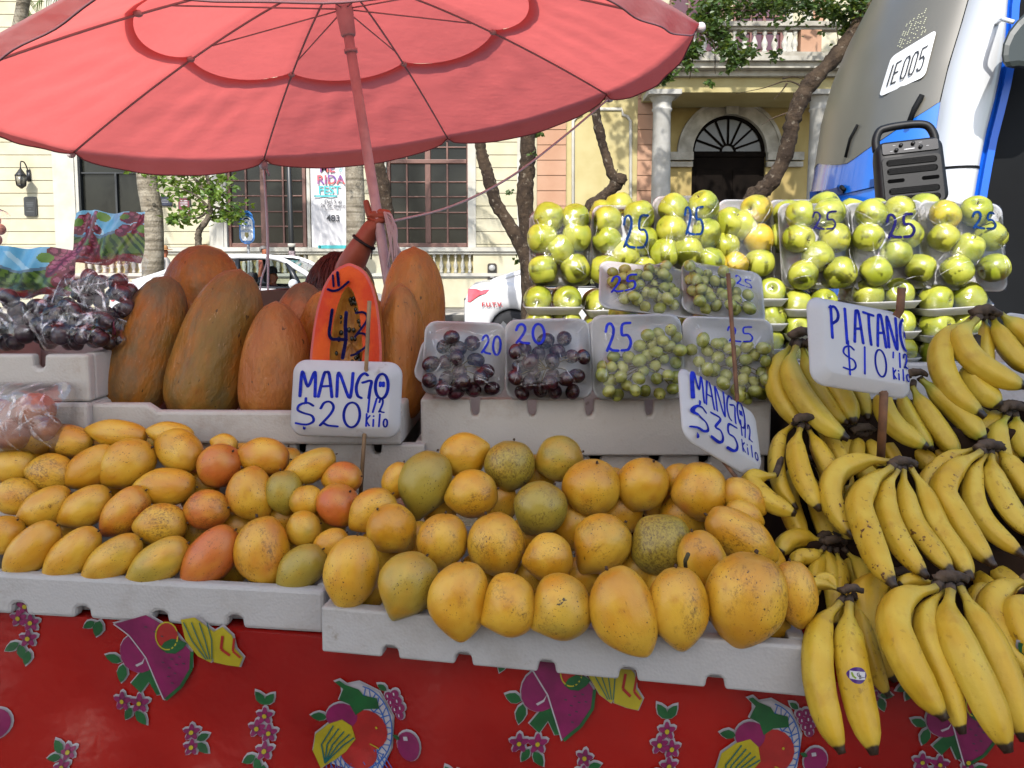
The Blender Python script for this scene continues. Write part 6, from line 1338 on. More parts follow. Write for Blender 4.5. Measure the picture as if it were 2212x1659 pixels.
grape_pack(1092, 694, 1275, 864, 1.395, [(1106, 760), (1140, 738), (1230, 735), (1262, 790), (1250, 850), (1115, 850)], 17, 22, GMR, ('20', 1114, 706, 1178, 752, 6), 'red grape pack with 20 written large at its upper left', GR_, 1, seed=5)
grape_pack(1276, 684, 1472, 864, 1.395, [(1295, 780), (1350, 765), (1420, 715), (1460, 720), (1464, 800), (1445, 855), (1310, 855), (1292, 830)], 14, 42, GMG, ('25', 1306, 704, 1362, 766, 6), 'green grape pack with 25 written at its upper left', GR_, 1, seed=7)
grape_pack(1470, 690, 1666, 866, 1.40, [(1485, 755), (1530, 735), (1570, 745), (1640, 755), (1652, 830), (1645, 860), (1580, 860), (1500, 790)], 14, 40, GMG, ('25', 1562, 712, 1618, 748, 4), 'green grape pack partly behind the 35 peso sign', GR_, -2, seed=9)
grape_pack(1290, 582, 1494, 690, 1.50, [(1305, 610), (1345, 592), (1440, 590), (1465, 665), (1400, 680), (1350, 672)], 13, 34, GMG, ('25', 1314, 628, 1366, 662, 5), 'reclining pale green grape pack with 25, left one of the upper two', GR_, -7, 40, seed=11)
grape_pack(1466, 584, 1644, 700, 1.49, [(1478, 600), (1540, 596), (1600, 640), (1620, 680), (1500, 688)], 13, 30, GMG, ('25', 1576, 612, 1616, 638, 4), 'reclining pale green grape pack behind the upright stick, right one of the upper two', GR_, -9, 36, seed=13)
for q, (x, y, Y, lb) in enumerate(((1385, 705, 1.545, 'apple pack carrying the left reclining grape pack'), (1556, 712, 1.545, 'apple pack carrying the right reclining grape pack'))): flat_pack(x, y, Y, 128, lb)
# ================================================================== PRICE SIGNS
def sign(px, py, Y, u, v, label, words, stick, sm, swd, Ys, holes):
    fr = Fr.vec(px, py, Y, u, v); W_, H_ = fr.W, fr.H
    t = empty('price_sign', at(stick[1][0], stick[1][1], Ys), label, 'price sign')
    loops = []; wall, dep = .016, .016
    for ins, c in ((wall + .012, .001), (wall + .004, 0), (wall, -.001), (.003, -dep), (0, -dep - .002), (.001, -dep - .004), (.006, -dep - .002), (wall + .004, -.005), (wall + .012, -.004)): loops.append([fr.p(a, b, c) for a, b in rrect(W_ - 2 * ins, H_ - 2 * ins, max(.006, .024 - ins * .5), 7)])
    k = len(loops[0]); vs = [p for l in loops for p in l]; fs = [(i * k + j, i * k + (j + 1) % k, (i + 1) * k + (j + 1) % k, (i + 1) * k + j) for i in range(len(loops) - 1) for j in range(k)] + [tuple(range(k)), tuple((len(loops) - 1) * k + j for j in range(k))]
    MB().add((vs, fs)).build('foam_board', FOAMP, t, fixn=True)
    def f_(a, b):
        e = min(W_ * min(a, 1 - a), H_ * min(b, 1 - b)); return fr.p((a - .5) * W_, (b - .5) * H_, .0015 if e > wall else .0015 - dep * (wall - e) / wall)
    b = MB()
    for s, x0, x1, y0, y1, wd in words: write(b, s, x0, x1, y0, y1, wd, f_)
    b.build('hand_lettering', INK, t)
    m = fr.m; rr_ = swd * m / 2
    def pl(px, py, off):
        d = ray(px, py); o = Vector((0, 0, CAMZ)); return o + d * ((fr.o - o).dot(fr.w) / d.dot(fr.w)) + fr.w * off
    (xa, ya), (xb, yb) = stick; lx = lambda y: xa + (xb - xa) * (y - ya) / (yb - ya); h1, h2 = holes
    bot = at(xb, yb, Ys); P = [pl(xa, ya, .012), pl(lx(h1), h1, rr_ * .3), pl(lx(h1 + 34), h1 + 34, -.02 - rr_), pl(lx(h2 - 34), h2 - 34, -.026 - rr_), pl(lx(h2), h2, -.012), bot]
    P[0] = at(xa, ya, P[1].y - .004)
    MB().add(tube(P, rr_, 6)).build('stick', sm, t)
    return t
sign(744, 862, 1.285, (240, -7, 0), (6, 166, 14), 'white foam sign reading MANGO 20 pesos the half kilo, near the cut papaya',
     [('MANGO', .10, .90, .52, .84, .030), ('$20', .07, .66, .14, .46, .026), ("1/2", .70, .86, .34, .52, .020), ('Kilo', .70, .90, .16, .32, .018)], [(798, 650), (778, 1078)], WOODP, 9, 1.295, (796, 938))
sign(1574, 909, 1.19, (200, -122, 134), (14, 143, 110), 'tilted white foam sign reading MANGO 35 pesos the half kilo',
     [('MANGO', .06, .74, .52, .88, .024), ('$35', .04, .60, .10, .46, .028), ('1/2', .64, .80, .40, .62, .018), ('Kilo', .64, .86, .18, .34, .016)], [(1573, 590), (1607, 1098)], WOOD, 10, 1.205, (862, 1022))
sign(1869, 743, 1.22, (236, -40, 44), (4, 192, 70), 'white foam sign reading PIATANO 10 pesos the half kilo above the bananas',
     [('PIATANC', .16, .945, .50, .86, .030), ('$10', .26, .70, .16, .46, .020), ("'12", .75, .92, .30, .46, .018), ('Kilo', .75, .92, .16, .28, .016)], [(1948, 622), (1902, 1000)], WOOD, 20, 1.232, (672, 846))
# ================================================================== BANANAS
YB = [(560, 1.50), (680, 1.42), (900, 1.26), (1150, 1.10), (1280, 1.0), (1420, .93), (1660, .87), (1800, .85)]
def bslope(py): return interp(py, YB)
def banana_geo(pts, wpx, dy, sag=.03):
    P = [at(x, y, bslope(y) + dy) for x, y in pts]; path = spline(P, 7); n = len(path); L = [0]
    for i in range(1, n): L.append(L[-1] + (path[i] - path[i - 1]).length)
    T = [q / L[-1] for q in L]; m = mpp(pts[len(pts) // 2][0], pts[len(pts) // 2][1], bslope(pts[len(pts) // 2][1]) + dy); r = wpx * m / 2
    pr = [(0, .30), (.04, .27), (.10, .32), (.17, .58), (.25, .84), (.4, .98), (.6, 1.0), (.78, .93), (.88, .74), (.94, .50), (.97, .32), (.985, .27), (1, .25)]
    rad = [r * interp(t, pr) for t in T]
    # remove samples too close at ends
    vs, fs = tube(path, rad, 15, True, lambda a: 1 + .065 * math.cos(5 * a) + .03 * math.cos(10 * a)); tv = [t for t in T for _ in range(15)]
    return (vs, fs), tv
STM = pm('banana_crown', '#64503c', '#33261c', 30, .85, bump=.6, bscale=80)
GB_ = 'banana hands piled beside the mango trays'
def bunch(label, crown, bananas, dy0, ripe, green, crown_w=44, seed=0):
    r = random.Random(seed + int(crown[0])); c = at(crown[0], crown[1], bslope(crown[1]) + dy0); t = empty('banana_bunch', c, label, 'bananas', GB_); m = mpp(crown[0], crown[1], bslope(crown[1]) + dy0)
    for i, b in enumerate(bananas):
        pts, wd, dd = b; (vs, fs), tv = banana_geo(pts, wd, dy0 + dd); mb = MB().add((vs, fs), 0, True, None, tv)
        o = mb.build('banana', BANANA, t); o.color = (min(1, ripe * r.uniform(.7, 1.25)), min(1, green * r.uniform(.8, 1.2)), 0, 1)
    mb = MB(); cw = crown_w
    k = [(crown[0] - cw * .55, crown[1] + 2), (crown[0] - cw * .2, crown[1] - 5), (crown[0] + cw * .2, crown[1] - 6), (crown[0] + cw * .6, crown[1])]
    P = spline([at(x, y, bslope(crown[1]) + dy0 - .004) for x, y in k], 4); vs, fs = tube(P, [cw * m * .2 * (.6 + .5 * math.sin(math.pi * min(1, .12 + i / len(P)))) for i in range(len(P))], 9)
    vs = [p + Vector((r.uniform(-1, 1), r.uniform(-1, 1), r.uniform(-1, 1))) * cw * m * .05 for p in vs]; mb.add((vs, fs))
    for b in bananas: mb.add(tube([at(*b[0][0], bslope(b[0][0][1]) + dy0 + b[2]), at(crown[0] * .35 + b[0][0][0] * .65, crown[1] * .5 + b[0][0][1] * .5, bslope(crown[1]) + dy0)], [b[1] * m * .155, cw * m * .17], 7))
    mb.build('crown_stem', STM, t); return t
def g6(*p): return [rg(6, *q) for q in p]
def g9(*p): return [rg(9, *q) for q in p]
bunch('yellow banana hand with green necks left of the banana sign', rg(6, 770, 510), [
 (g6((705, 580), (620, 690), (610, 850), (690, 1000), (800, 1130)), 46, .035), (g6((735, 590), (695, 720), (760, 890), (910, 1080), (1075, 1190)), 50, 0), (g6((775, 590), (810, 720), (890, 880), (990, 1020), (1080, 1090)), 42, .03),
 (g6((820, 590), (950, 780), (1050, 930), (1115, 1085)), 50, .02), (g6((840, 590), (1090, 800), (1170, 950), (1205, 1060)), 40, .035)], .0, .25, .6, 48, 1)
bunch('large yellow banana hand at the upper right with a pinkish cut crown', rg(6, 1960, 368), [
 (g6((1860, 420), (1710, 530), (1680, 700), (1770, 890), (1960, 1045)), 52, .012), (g6((1905, 410), (1805, 520), (1870, 660), (2040, 780), (2230, 850)), 52, -.012), (g6((1950, 410), (1965, 520), (1960, 640), (1990, 740)), 34, .04),
 (g6((2010, 400), (2070, 530), (2170, 660), (2290, 760)), 46, .02), (g6((2060, 375), (2150, 450), (2260, 540), (2380, 680)), 46, .015), (g6((1880, 690), (1870, 760), (1930, 870), (2060, 975)), 54, .02)], .0, .1, .55, 54, 2)
bunch('greenish yellow banana hand directly below the banana sign', rg(6, 1510, 770), [
 (g6((1370, 850), (1300, 950), (1380, 1110), (1590, 1245)), 46, -.012), (g6((1420, 860), (1440, 980), (1530, 1140), (1620, 1260)), 36, .02), (g6((1490, 850), (1550, 960), (1650, 1110), (1790, 1300)), 46, .01), (g6((1545, 800), (1640, 880), (1800, 1020), (1960, 1200)), 50, .005)], .03, .12, .85, 40, 3)
bunch('ripe banana hand with a dark crown behind the 35 peso sign', rg(6, 790, 1062), [
 (g6((715, 1090), (640, 1170), (610, 1320), (640, 1500), (740, 1640)), 36, .03), (g6((760, 1120), (735, 1260), (780, 1450), (890, 1650)), 46, 0), (g6((815, 1120), (890, 1260), (960, 1400), (1010, 1560)), 42, .02), (g6((850, 1100), (960, 1200), (1030, 1330), (1060, 1480)), 36, .045), (g6((600, 1420), (440, 1450), (560, 1590), (735, 1675)), 44, .0)], .0, .7, .15, 44, 4)
bunch('shadowed banana hand between the stick and the left hands', rg(6, 1170, 1128), [
 (g6((1150, 1165), (1125, 1260), (1120, 1380)), 36, .02), (g6((1190, 1170), (1240, 1260), (1290, 1380)), 34, .02), (g6((1120, 1150), (1060, 1230), (1000, 1350)), 36, .03), (g6((1230, 1150), (1330, 1250), (1420, 1400)), 36, .03)], .05, .6, .2, 44, 5)
bunch('spotted banana hand in the middle with a dark crown below the stick', rg(6, 1425, 1345), [
 (g6((1350, 1335), (1190, 1325), (1010, 1390), (960, 1540), (1010, 1680)) + g9((1110, 170),), 50, .01), (g6((1350, 1370), (1230, 1460), (1150, 1600)) + g9((1190, 110), (1280, 340), (1375, 490)), 58, -.025),
 (g6((1390, 1390), (1320, 1520)) + g9((1330, 40), (1440, 260), (1585, 425)), 50, -.015), (g6((1430, 1390), (1440, 1530)) + g9((1490, 60), (1610, 230), (1750, 395)), 46, -.008), (g6((1480, 1375), (1560, 1510)) + g9((1650, 80), (1780, 270), (1870, 435)), 48, -.002),
 (g6((1400, 1370), (1260, 1440), (1130, 1540)) + g9((1060, 60),), 40, .03)], -.02, .95, .1, 50, 6)
bunch('ripe spotted banana hand at the right with a broad brown crown', rg(6, 1985, 1240), [
 (g6((1890, 1250), (1720, 1320), (1600, 1450), (1600, 1600)) + g9((1680, 60),), 42, .02), (g6((1930, 1270), (1760, 1380), (1690, 1530)) + g9((1760, 20), (1880, 200), (2020, 355)), 58, -.012), (g6((1960, 1290), (1890, 1420), (1890, 1600)) + g9((1990, 110), (2215, 290)), 46, 0),
 (g6((2000, 1290), (2020, 1450), (2110, 1630)) + g9((2260, 160),), 50, -.004), (g6((2050, 1250), (2160, 1400), (2290, 1600)), 50, .01)], .0, .85, .1, 54, 7)
bunch('green necked banana hand at the right edge under the large hand', rg(6, 2130, 985), [
 (g6((2100, 1040), (2040, 1150), (2060, 1320), (2120, 1490)), 48, .01), (g6((2160, 1040), (2180, 1160), (2240, 1320)), 44, .015), (g6((2090, 1020), (1980, 1080), (1930, 1180)), 40, .03)], .035, .15, .75, 50, 8)
bunch('short banana hand lying beside the yellow mangoes', rg(9, 980, 195), [
 (g9((890, 185), (780, 165), (680, 190), (630, 270)), 42, .01), (g9((900, 250), (840, 285), (760, 290), (720, 340)), 34, 0), (g9((940, 265), (880, 340), (860, 450), (850, 560)), 34, .01), (g9((1000, 270), (1020, 360), (1020, 470), (1000, 560)), 34, .015), (g9((1070, 265), (1140, 340), (1180, 440), (1190, 560)), 36, .015), (g9((1080, 200), (1170, 220), (1230, 320)), 32, .03)], .04, .75, .2, 40, 9)
bunch('pair of long bananas hanging over the table edge with a purple oval sticker', rg(9, 1095, 512), [
 (g9((1020, 590), (910, 720), (880, 930), (900, 1160), (960, 1380), (1035, 1565)), 66, 0), (g9((1080, 590), (1075, 740), (1090, 960), (1150, 1260), (1240, 1575)), 66, -.006), (g9((1010, 505), (920, 470), (830, 470), (760, 560)), 26, .02), (g9((1000, 500), (950, 430), (850, 430)), 24, .03), (g9((1120, 560), (1210, 900), (1270, 1080), (1335, 1195)), 40, .035)], -.03, .55, .15, 42, 10)
bunch('big front banana hand hanging over the table edge at the lower right', rg(9, 1740, 435), [
 (g9((1640, 490), (1430, 560), (1370, 720), (1440, 930), (1560, 1150), (1705, 1345)), 72, -.01), (g9((1680, 510), (1590, 640), (1590, 830), (1690, 1080), (1815, 1440)), 56, 0), (g9((1735, 510), (1725, 680), (1800, 890), (1940, 1180), (2110, 1560)), 74, -.012), (g9((1800, 490), (1880, 640), (1990, 830), (2110, 1130), (2215, 1490)), 64, 0), (g9((1620, 460), (1480, 440), (1400, 470)), 30, .03)], -.045, .45, .12, 62, 11)
bunch('deep yellow banana hand mostly hidden behind the front hands', rg(9, 1420, 400), [
 (g9((1380, 390), (1200, 520), (1180, 720), (1260, 920), (1390, 1090)), 74, 0), (g9((1450, 430), (1400, 560), (1420, 760), (1500, 900)), 60, .02)], .02, .2, .1, 40, 12)
bunch('spotted banana hand cut off by the right edge of the table', rg(9, 2280, 430), [
 (g9((2220, 440), (2060, 510), (2000, 650), (2090, 860), (2280, 1080)), 58, 0), (g9((2250, 540), (2160, 620), (2200, 800), (2330, 950)), 56, -.015), (g9((2000, 470), (1920, 520), (1900, 640), (1960, 760)), 40, .04)], -.02, .8, .1, 50, 13)
bunch('dark banana hand in the shade under the right hands', rg(9, 1930, 330), [
 (g9((1900, 360), (1960, 480), (2010, 640), (2060, 800)), 52, 0), (g9((1950, 350), (2080, 430), (2200, 520)), 48, 0), (g9((2000, 300), (2120, 330), (2240, 420)), 48, 0)], .075, .4, .1, 40, 14)
bunch('banana hand buried in the middle of the heap', rg(6, 1060, 1330), [
 (g6((1060, 1350), (1040, 1480), (1080, 1640)), 44, 0), (g6((1100, 1330), (1200, 1420), (1280, 1560)), 44, 0)], .085, .3, .1, 40, 15)
bunch('shaded banana hand between the middle and right hands', (1985, 940), [
 (g6((1480, 1190), (1560, 1300), (1680, 1420)), 44, 0), (g6((1560, 1190), (1700, 1310), (1860, 1420)), 44, 0), (g6((1620, 1170), (1780, 1240), (2010, 1300)), 44, .0)], .085, .3, .1, 40, 19)
bunch('shaded banana hand wedged in below the ripe hand behind the 35 peso sign', (1740, 998), [
 ([(1715, 1000), (1702, 1080), (1738, 1180)], 46, 0), ([(1742, 1010), (1770, 1100), (1800, 1190)], 46, .005), ([(1765, 1005), (1815, 1100), (1830, 1190)], 44, .01)], .06, .4, .2, 40, 16)
bunch('shaded banana hand wedged in left of the spotted middle hand', (1790, 1160), [
 ([(1775, 1170), (1800, 1260), (1812, 1360)], 46, .0), ([(1810, 1170), (1860, 1260), (1880, 1350)], 44, .02)], .06, .4, .2, 40, 17)
bunch('shaded banana hand wedged under the large upper right hand', (2085, 868), [
 ([(2065, 880), (2110, 950), (2180, 1020)], 46, .01), ([(2105, 872), (2160, 940), (2215, 1000)], 46, .01)], .06, .3, .3, 40, 18)
# fruit sticker
fs_ = Fr.vec(*rg(9, 1137, 1060), .845, (40, -4, 0), (4, 32, 6)); m = fs_.m
t = empty('fruit_sticker', fs_.o, 'small purple oval sticker on the longer hanging banana', 'sticker')
def onban(a, b, c): return fs_.p(a, b, c - (a * a) / (2 * 30 * m))
mb = MB(); R1 = [(21 * m * math.cos(q) * (1 + .06 * math.cos(4 * q)), 17 * m * math.sin(q)) for q in np.linspace(0, 6.283, 33)[:-1]]
mb.add(([onban(a * k, b * k, 0) for k in (.01, .5, 1) for a, b in R1], [(i * 32 + j, i * 32 + (j + 1) % 32, (i + 1) * 32 + (j + 1) % 32, (i + 1) * 32 + j) for i in range(2) for j in range(32)])); mb.build('sticker_face', pm('sticker_purple', '#4a1c78', rough=.3), t)
mb = MB(); mb.add(([onban(a * m, b * m, .0006) for a, b in ((-17, 8), (-6, 8.5), (6, 8.5), (17, 8), (17, -8), (6, -8.5), (-6, -8.5), (-17, -8))], [(0, 1, 6, 7), (1, 2, 5, 6), (2, 3, 4, 5)]), 0, False); mb.build('label_panel', pm('sticker_white', '#dcd8dc', rough=.4), t)
mb = MB(); ribbon(mb, [(-13, 4), (-11, -2), (-6, -5)], 4, lambda a, b: onban(a * m, b * m, .001)); mb.build('banana_mark', pm('sticker_green', '#8aa82c'), t)
mb = MB(); write(mb, 'C', -4, 3, -1, 6, 1.2, lambda a, b: onban(a * m, b * m, .0012)); ribbon(mb, [(2, -6), (2, 1), (6, 0), (4, -2), (7, -4), (2, -6)], 1.2, lambda a, b: onban(a * m, b * m, .0012)); ribbon(mb, [(8, -3), (15, -3)], 1, lambda a, b: onban(a * m, b * m, .0012)); mb.build('initials', INKB, t)
# ================================================================== BAGS OF DARK GRAPES
def grape_bag(label, boxpx, Y, balls, header, seed, rpx=17, text_at=None, lean=10, wave=.006):
    x0, y0, x1, y1 = boxpx; cx, cy = (x0 + x1) / 2, (y0 + y1) / 2; fr = Fr(cx, cy, Y, 0, lean); m = fr.m; W_, H_ = (x1 - x0) * m, (y1 - y0) * m
    t = empty('grape_bag', fr.p(0, -H_ / 2, 0), label, 'grape bag', 'printed bags of dark grapes'); r = random.Random(seed); pts = []
    for _ in range(4000):
        if len(pts) >= balls[0]: break
        x, y = r.uniform(-W_ / 2 + rpx * m, W_ / 2 - rpx * m), r.uniform(-H_ / 2 + rpx * m, -H_ / 2 + balls[1] * m); q = rpx * m * r.uniform(.85, 1.15); z = q + r.uniform(0, 1.9) * rpx * m * (1.2 - abs(x) / W_)
        top = (-H_ / 2 + balls[1] * m) - abs(x) * .3
        if y > top: continue
        if all((x - a) ** 2 + (y - b) ** 2 + (z - c) ** 2 > (1.75 * rpx * m) ** 2 for a, b, c, _ in pts): pts.append((x, y, z, q))
    for x, y, z, q in pts:
        d = Vector((r.gauss(0, 1), r.gauss(0, .6), r.gauss(.6, .8))).normalized(); child('grape', GMB, t, Matrix.Translation(fr.p(x, y, z)) @ d.to_track_quat('Z', 'Y').to_matrix().to_4x4() @ Matrix.Scale(q, 4))
    mem = membrane(W_, H_, .004, pts, 40, 40, 90, .004); xs, ys, h = mem; n1 = np.random.default_rng(seed)
    for k in range(9): a, b, c_, d_ = n1.uniform(-60, 60), n1.uniform(20, 60), n1.uniform(0, 6), n1.uniform(.5, 1); h += (.0030 * d_ * np.abs(np.sin(a * .8 * xs[None, :] + (b - 40) * 1.6 * ys[:, None] + c_))) * (h > .005)
    film_surface(fr, W_, H_, mem, BAGFILM, t, 'clear_bag', 34, .0026, False, seed)
    # printed band at the top of the bag, cut from one wavy sheet
    u0, v0, u1, v1 = [(header[0] - cx) * m, (cy - header[3]) * m, (header[2] - cx) * m, (cy - header[1]) * m]; sk = header[4] * m
    def hp(a, b, o=0): return fr.p(u0 + (u1 - u0) * a, v0 + (v1 - v0) * b + sk * a + .004 * math.sin(a * 9), .016 + .010 * math.sin(a * 7 + b * 2 + seed) + .005 * math.sin(a * 19 - b * 6) + o)
    gr = [(r.uniform(.0, .42), r.uniform(.1, 1.0)) for _ in range(46)] + [(r.uniform(.70, 1.0), r.uniform(.5, .95)) for _ in range(16)]
    if header[5]: gr = [(r.uniform(.80, 1.0), r.uniform(.25, .98)) for _ in range(26)]
    asp = (u1 - u0) / (v1 - v0); lv = [(.04, .8, .07), (.46, .9, .08), (.96, .66, .07), (.72, .9, .05)] if not header[5] else [(.0, .95, .06), (.74, .78, .06)]
    def paint(a, b):
        for x, y, q in lv:
            if (a - x) ** 2 + ((b - y) / asp / .8) ** 2 < q * q: return 6
        c = min(gr, key=lambda g: (a - g[0]) ** 2 + ((b - g[1]) / asp) ** 2); d = math.hypot(a - c[0], (b - c[1]) / asp)
        if d < .062: return 5 if math.hypot(a - c[0] + .012, (b - c[1] - .03) / asp) < .024 else (2 if d < .046 else 3)
        if b < .12 + .02 * math.sin(a * 9): return 3
        hz = .60 + .05 * math.sin(a * 6 + seed)
        if b > hz: return 1 if math.sin(a * 13 + b * 9 + seed) < .8 or b > .9 else 7
        if b > hz - .06: return 8
        return 4 if math.sin((a - .5) * 34 / (.35 + hz - b)) * .8 + math.sin(a * 61 + b * 47) * .5 > .25 else 0
    NU, NVh = 96, 56; vs, fs = grid(NU, NVh, hp); hd = MB()
    for f in fs: hd.mi.append(paint((f[0] % (NU + 1) + .5) / NU, (f[0] // (NU + 1) + .5) / NVh))
    hd.v = [tuple(p) for p in vs]; hd.f = [list(f) for f in fs]; hd.sm = [True] * len(fs)
    hd.build('printed_band', [pm('print_field', '#4a6a24', '#6a8a30', 30, .35, spec=.5), pm('print_sky', '#4aa8d8', '#8accee', 12, .3), pm('print_grape', '#7a2440', '#54182e', 60, .3), pm('print_deep_red', '#741420', rough=.35), pm('print_dark_field', '#24461c', rough=.35), pm('print_pink_grape', '#b0607a', '#94405a', 60, .3), pm('print_leaf', '#6a9a30', '#4e8024', 40, .35), pm('print_cloud', '#a8d4ec', rough=.3), pm('print_hill', '#5a7a94', rough=.3)], t)
    if text_at:
        DR = pm('bag_print_red', '#6a1c34', rough=.5)
        for s, px, py, sz in text_at: text(s, fr, (px - cx) * m, (cy - py) * m, sz * m, DR, t, 'printed_words', bold=.02, c=.034)
    return t
grape_bag('tall bag of dark grapes with a printed landscape top, next to the leftmost papaya', (112, 545, 318, 764), 1.50, (46, 165), (150, 455, 303, 572, 0, 0), 3, text_at=(('RED', 276, 560, 8), ('RAISINS', 275, 575, 10)))
grape_bag('low bag of dark grapes with a blue and green printed top at the left edge', (-70, 610, 150, 766), 1.46, (40, 118), (-70, 526, 160, 632, -16, 1), 8, text_at=(('RED GRAPES', 74, 638, 9), ('RAISINS', 76, 652, 9)))
grape_bag('bag of dark grapes lying at the front on the foam crate', (100, 675, 262, 766), 1.43, (20, 84), (205, 700, 262, 742, 0, 1), 12, rpx=18, lean=20)
# bag of guavas at the lower left, clear bag far left
def soft_bag(label, cx, cy, Y, W_, H_, items, mat, col, name, cat, seed):
    fr = Fr(cx, cy, Y, 0, 15); m = fr.m; t = empty(name, fr.p(0, -H_ * m / 2, 0), label, cat); balls = [((a - cx) * m, (cy - b) * m, r * m * .9, r * m) for a, b, r in items]
    for x, y, z, r in balls: child(cat.split()[0], GVM if mat else GVM, t, Matrix.Translation(fr.p(x, y, z)) @ Matrix.Scale(r, 4), col)
    mem = membrane(W_ * m, H_ * m, .004, balls, 40, 40, 110, .006); xs, ys, h = mem; n1 = np.random.default_rng(seed)
    for k in range(8): a, b, c_ = n1.uniform(-70, 70), n1.uniform(-70, 70), n1.uniform(0, 6); h += .003 * np.abs(np.sin(a * xs[None, :] + b * ys[:, None] + c_)) * (h > .006)
    film_surface(fr, W_ * m, H_ * m, mem, BAGFILM2, t, 'clear_bag', 36, .0024, False, seed); return t, fr
t_ = NT('guava_skin'); v_ = t_.coords(); GV = t_.fin(t_.mix('#c89078', '#b87a62', t_.step(t_.noise(v_, 2, 3), .35, .65)), .5, .4)
GVM = MB().add(sphere((0, 0, 0), 1, 20, 14, (1, 1, .95))).mesh('guava'); GVM.materials.append(GV)
soft_bag('clear knotted plastic bag of pinkish fruit behind the left end of the orange mangoes', 55, 905, 1.325, 210, 160, ((95, 895, 42), (20, 910, 44), (60, 940, 40), (-25, 930, 40), (120, 930, 30)), 1, (0, 0, 0), 'fruit_bag', 'fruit bag', 4)
soft_bag('pale clear bag with a green seal standing at the far left edge', 2, 500, 1.75, 40, 90, ((0, 525, 16), (6, 500, 13), (-8, 480, 12)), 1, (0, 0, 0), 'fruit_bag', 'fruit bag', 6)
fr = Fr(2204, 705, 1.60, -8, 30); m = fr.m
t = MB().add(tray_shell(fr, 90 * m, 40 * m, .017, .02)).build('foam_tray', FOAMP, fixn=True, loc=fr.o); tag(t, 'corner of a white foam tray at the right edge above the bananas', 'tray')
# ================================================================== SPEAKER
t_ = NT('speaker_plastic'); v_ = t_.coords(rand=False); t_.bump(t_.noise(v_, 420, 2), .12, .002); SPK = t_.fin(t_.mix('#0d0e0f', '#141516', t_.step(t_.noise(v_, 20, 3), .4, .6)), .5, .25); SPB = pm('speaker_panel', '#0e0f10', rough=.25)
fr = Fr(1970, 366, 1.98, 4, 6, -14); m = fr.m
SP = empty('speaker', fr.p(0, -74 * m, 0), 'black portable speaker with a carry handle standing on the apple packs', 'speaker')
def spx(x, y): return (1474.7 + x / 3 - 1970) * m, (366 - y / 3) * m
BW, BH, BD = 138 * m, 146 * m, .085
mb = MB(); loops = []
for ins, c in ((.02, -BD), (.006, -BD + .006), (0, -BD * .5), (.0, -.012), (.004, -.004), (.010, 0)): loops.append([fr.p(a * (1.0 if b < 0 else .97), b - 4 * m, c) for a, b in rrect(BW - 2 * ins, BH - 2 * ins, .026, 6)])
k = len(loops[0]); mb.add(([p for l in loops for p in l], [(i * k + j, i * k + (j + 1) % k, (i + 1) * k + (j + 1) % k, (i + 1) * k + j) for i in range(5) for j in range(k)] + [tuple(range(k - 1, -1, -1)), tuple(5 * k + j for j in range(k))]))
mb.build('body', SPK, SP, fixn=True)
mb = MB(); hy = BH / 2 - 8 * m; hx = BW / 2 - 10 * m
P = spline([fr.p(a, b, -BD * .45) for a, b in ((-hx, hy - .01), (-hx + .000, hy + 16 * m), (-hx + 9 * m, hy + 37 * m), (-hx + 26 * m, hy + 43 * m), (0, hy + 45 * m), (hx - 26 * m, hy + 43 * m), (hx - 9 * m, hy + 35 * m), (hx, hy + 14 * m), (hx, hy - .01))], 6)
mb.add(tube(P, .0105, 12)); mb.build('handle', SPK, SP)
f0 = lambda a, b: fr.p(a, b, .0035); f1 = lambda a, b: fr.p(a, b, -.006)
gb = 46 * m
mb = MB().add(prism([(a, b + 50 * m) for a, b in rrect(112 * m, 25 * m, .005)], f0, f1), 0, False); pn = mb.build('control_panel', SPB, SP, bevel=.001)
mb = MB()
for x, y in ((-28, 45), (-18, 55), (6, 56), (20, 47)): mb.add(lathe([(.0048, -.002), (.0048, .006), (.0035, .0075)], 14, fr.mat() @ Matrix.Translation((x * m, y * m, .003))))
mb.build('knob', SPK, pn)
GWM = pm('speaker_print', '#b8babc'); mb = MB()
for x, y in ((-40, 44), (-34, 56), (18, 57), (32, 48)): ribbon(mb, [(x * m, y * m), ((x + 5) * m, y * m)], .001, lambda a, b: fr.p(a, b, .0042))
ribbon(mb, [(-12 * m, 45 * m), (8 * m, 45.5 * m)], .0025, lambda a, b: fr.p(a, b, .0042)); mb.build('panel_print', GWM, pn)
mb = MB().add(prism([(a, b - 22 * m) for a, b in rrect(118 * m, 106 * m, .012)], lambda a, b: fr.p(a, b, .003), f1), 0, False); mb.build('grille_frame', SPK, SP, bevel=.0015)
SLOT = pm('slot_black', '#030303', rough=.9, spec=.05); HEX = pm('grille_mesh', '#161718', rough=.6, spec=.2)
for yc_, w_ in ((18, 100), (-1, 100), (-45, 100), (-64, 100), (-22, 34)):
    for xc_ in ((0,) if w_ > 50 else (-34, 34)):
        mb = MB().add(prism([(a + xc_ * m, b + yc_ * m) for a, b in rrect(w_ * m, (14 if w_ > 50 else 8) * m, (6.5 if w_ > 50 else 3.8) * m)], lambda a, b: fr.p(a, b, .0042), f1), 0, False)
        if w_ > 50:
            for i in range(23):
                for j in range(3):
                    x, y = (-46 + i * 4.1 + (j % 2) * 2) * m, (yc_ + (j - 1) * 4) * m
                    mb.add(([fr.p(x + 1.9 * m * math.cos(q) , y + 1.9 * m * math.sin(q), .0052) for q in np.linspace(0, 6.283, 7)[:-1]] + [fr.p(x + 1.25 * m * math.cos(q), y + 1.25 * m * math.sin(q), .0052) for q in np.linspace(0, 6.283, 7)[:-1]], [(q, (q + 1) % 6, 6 + (q + 1) % 6, 6 + q) for q in range(6)]), 1, False)
        mb.build('grille_slot', [SLOT, HEX], SP)
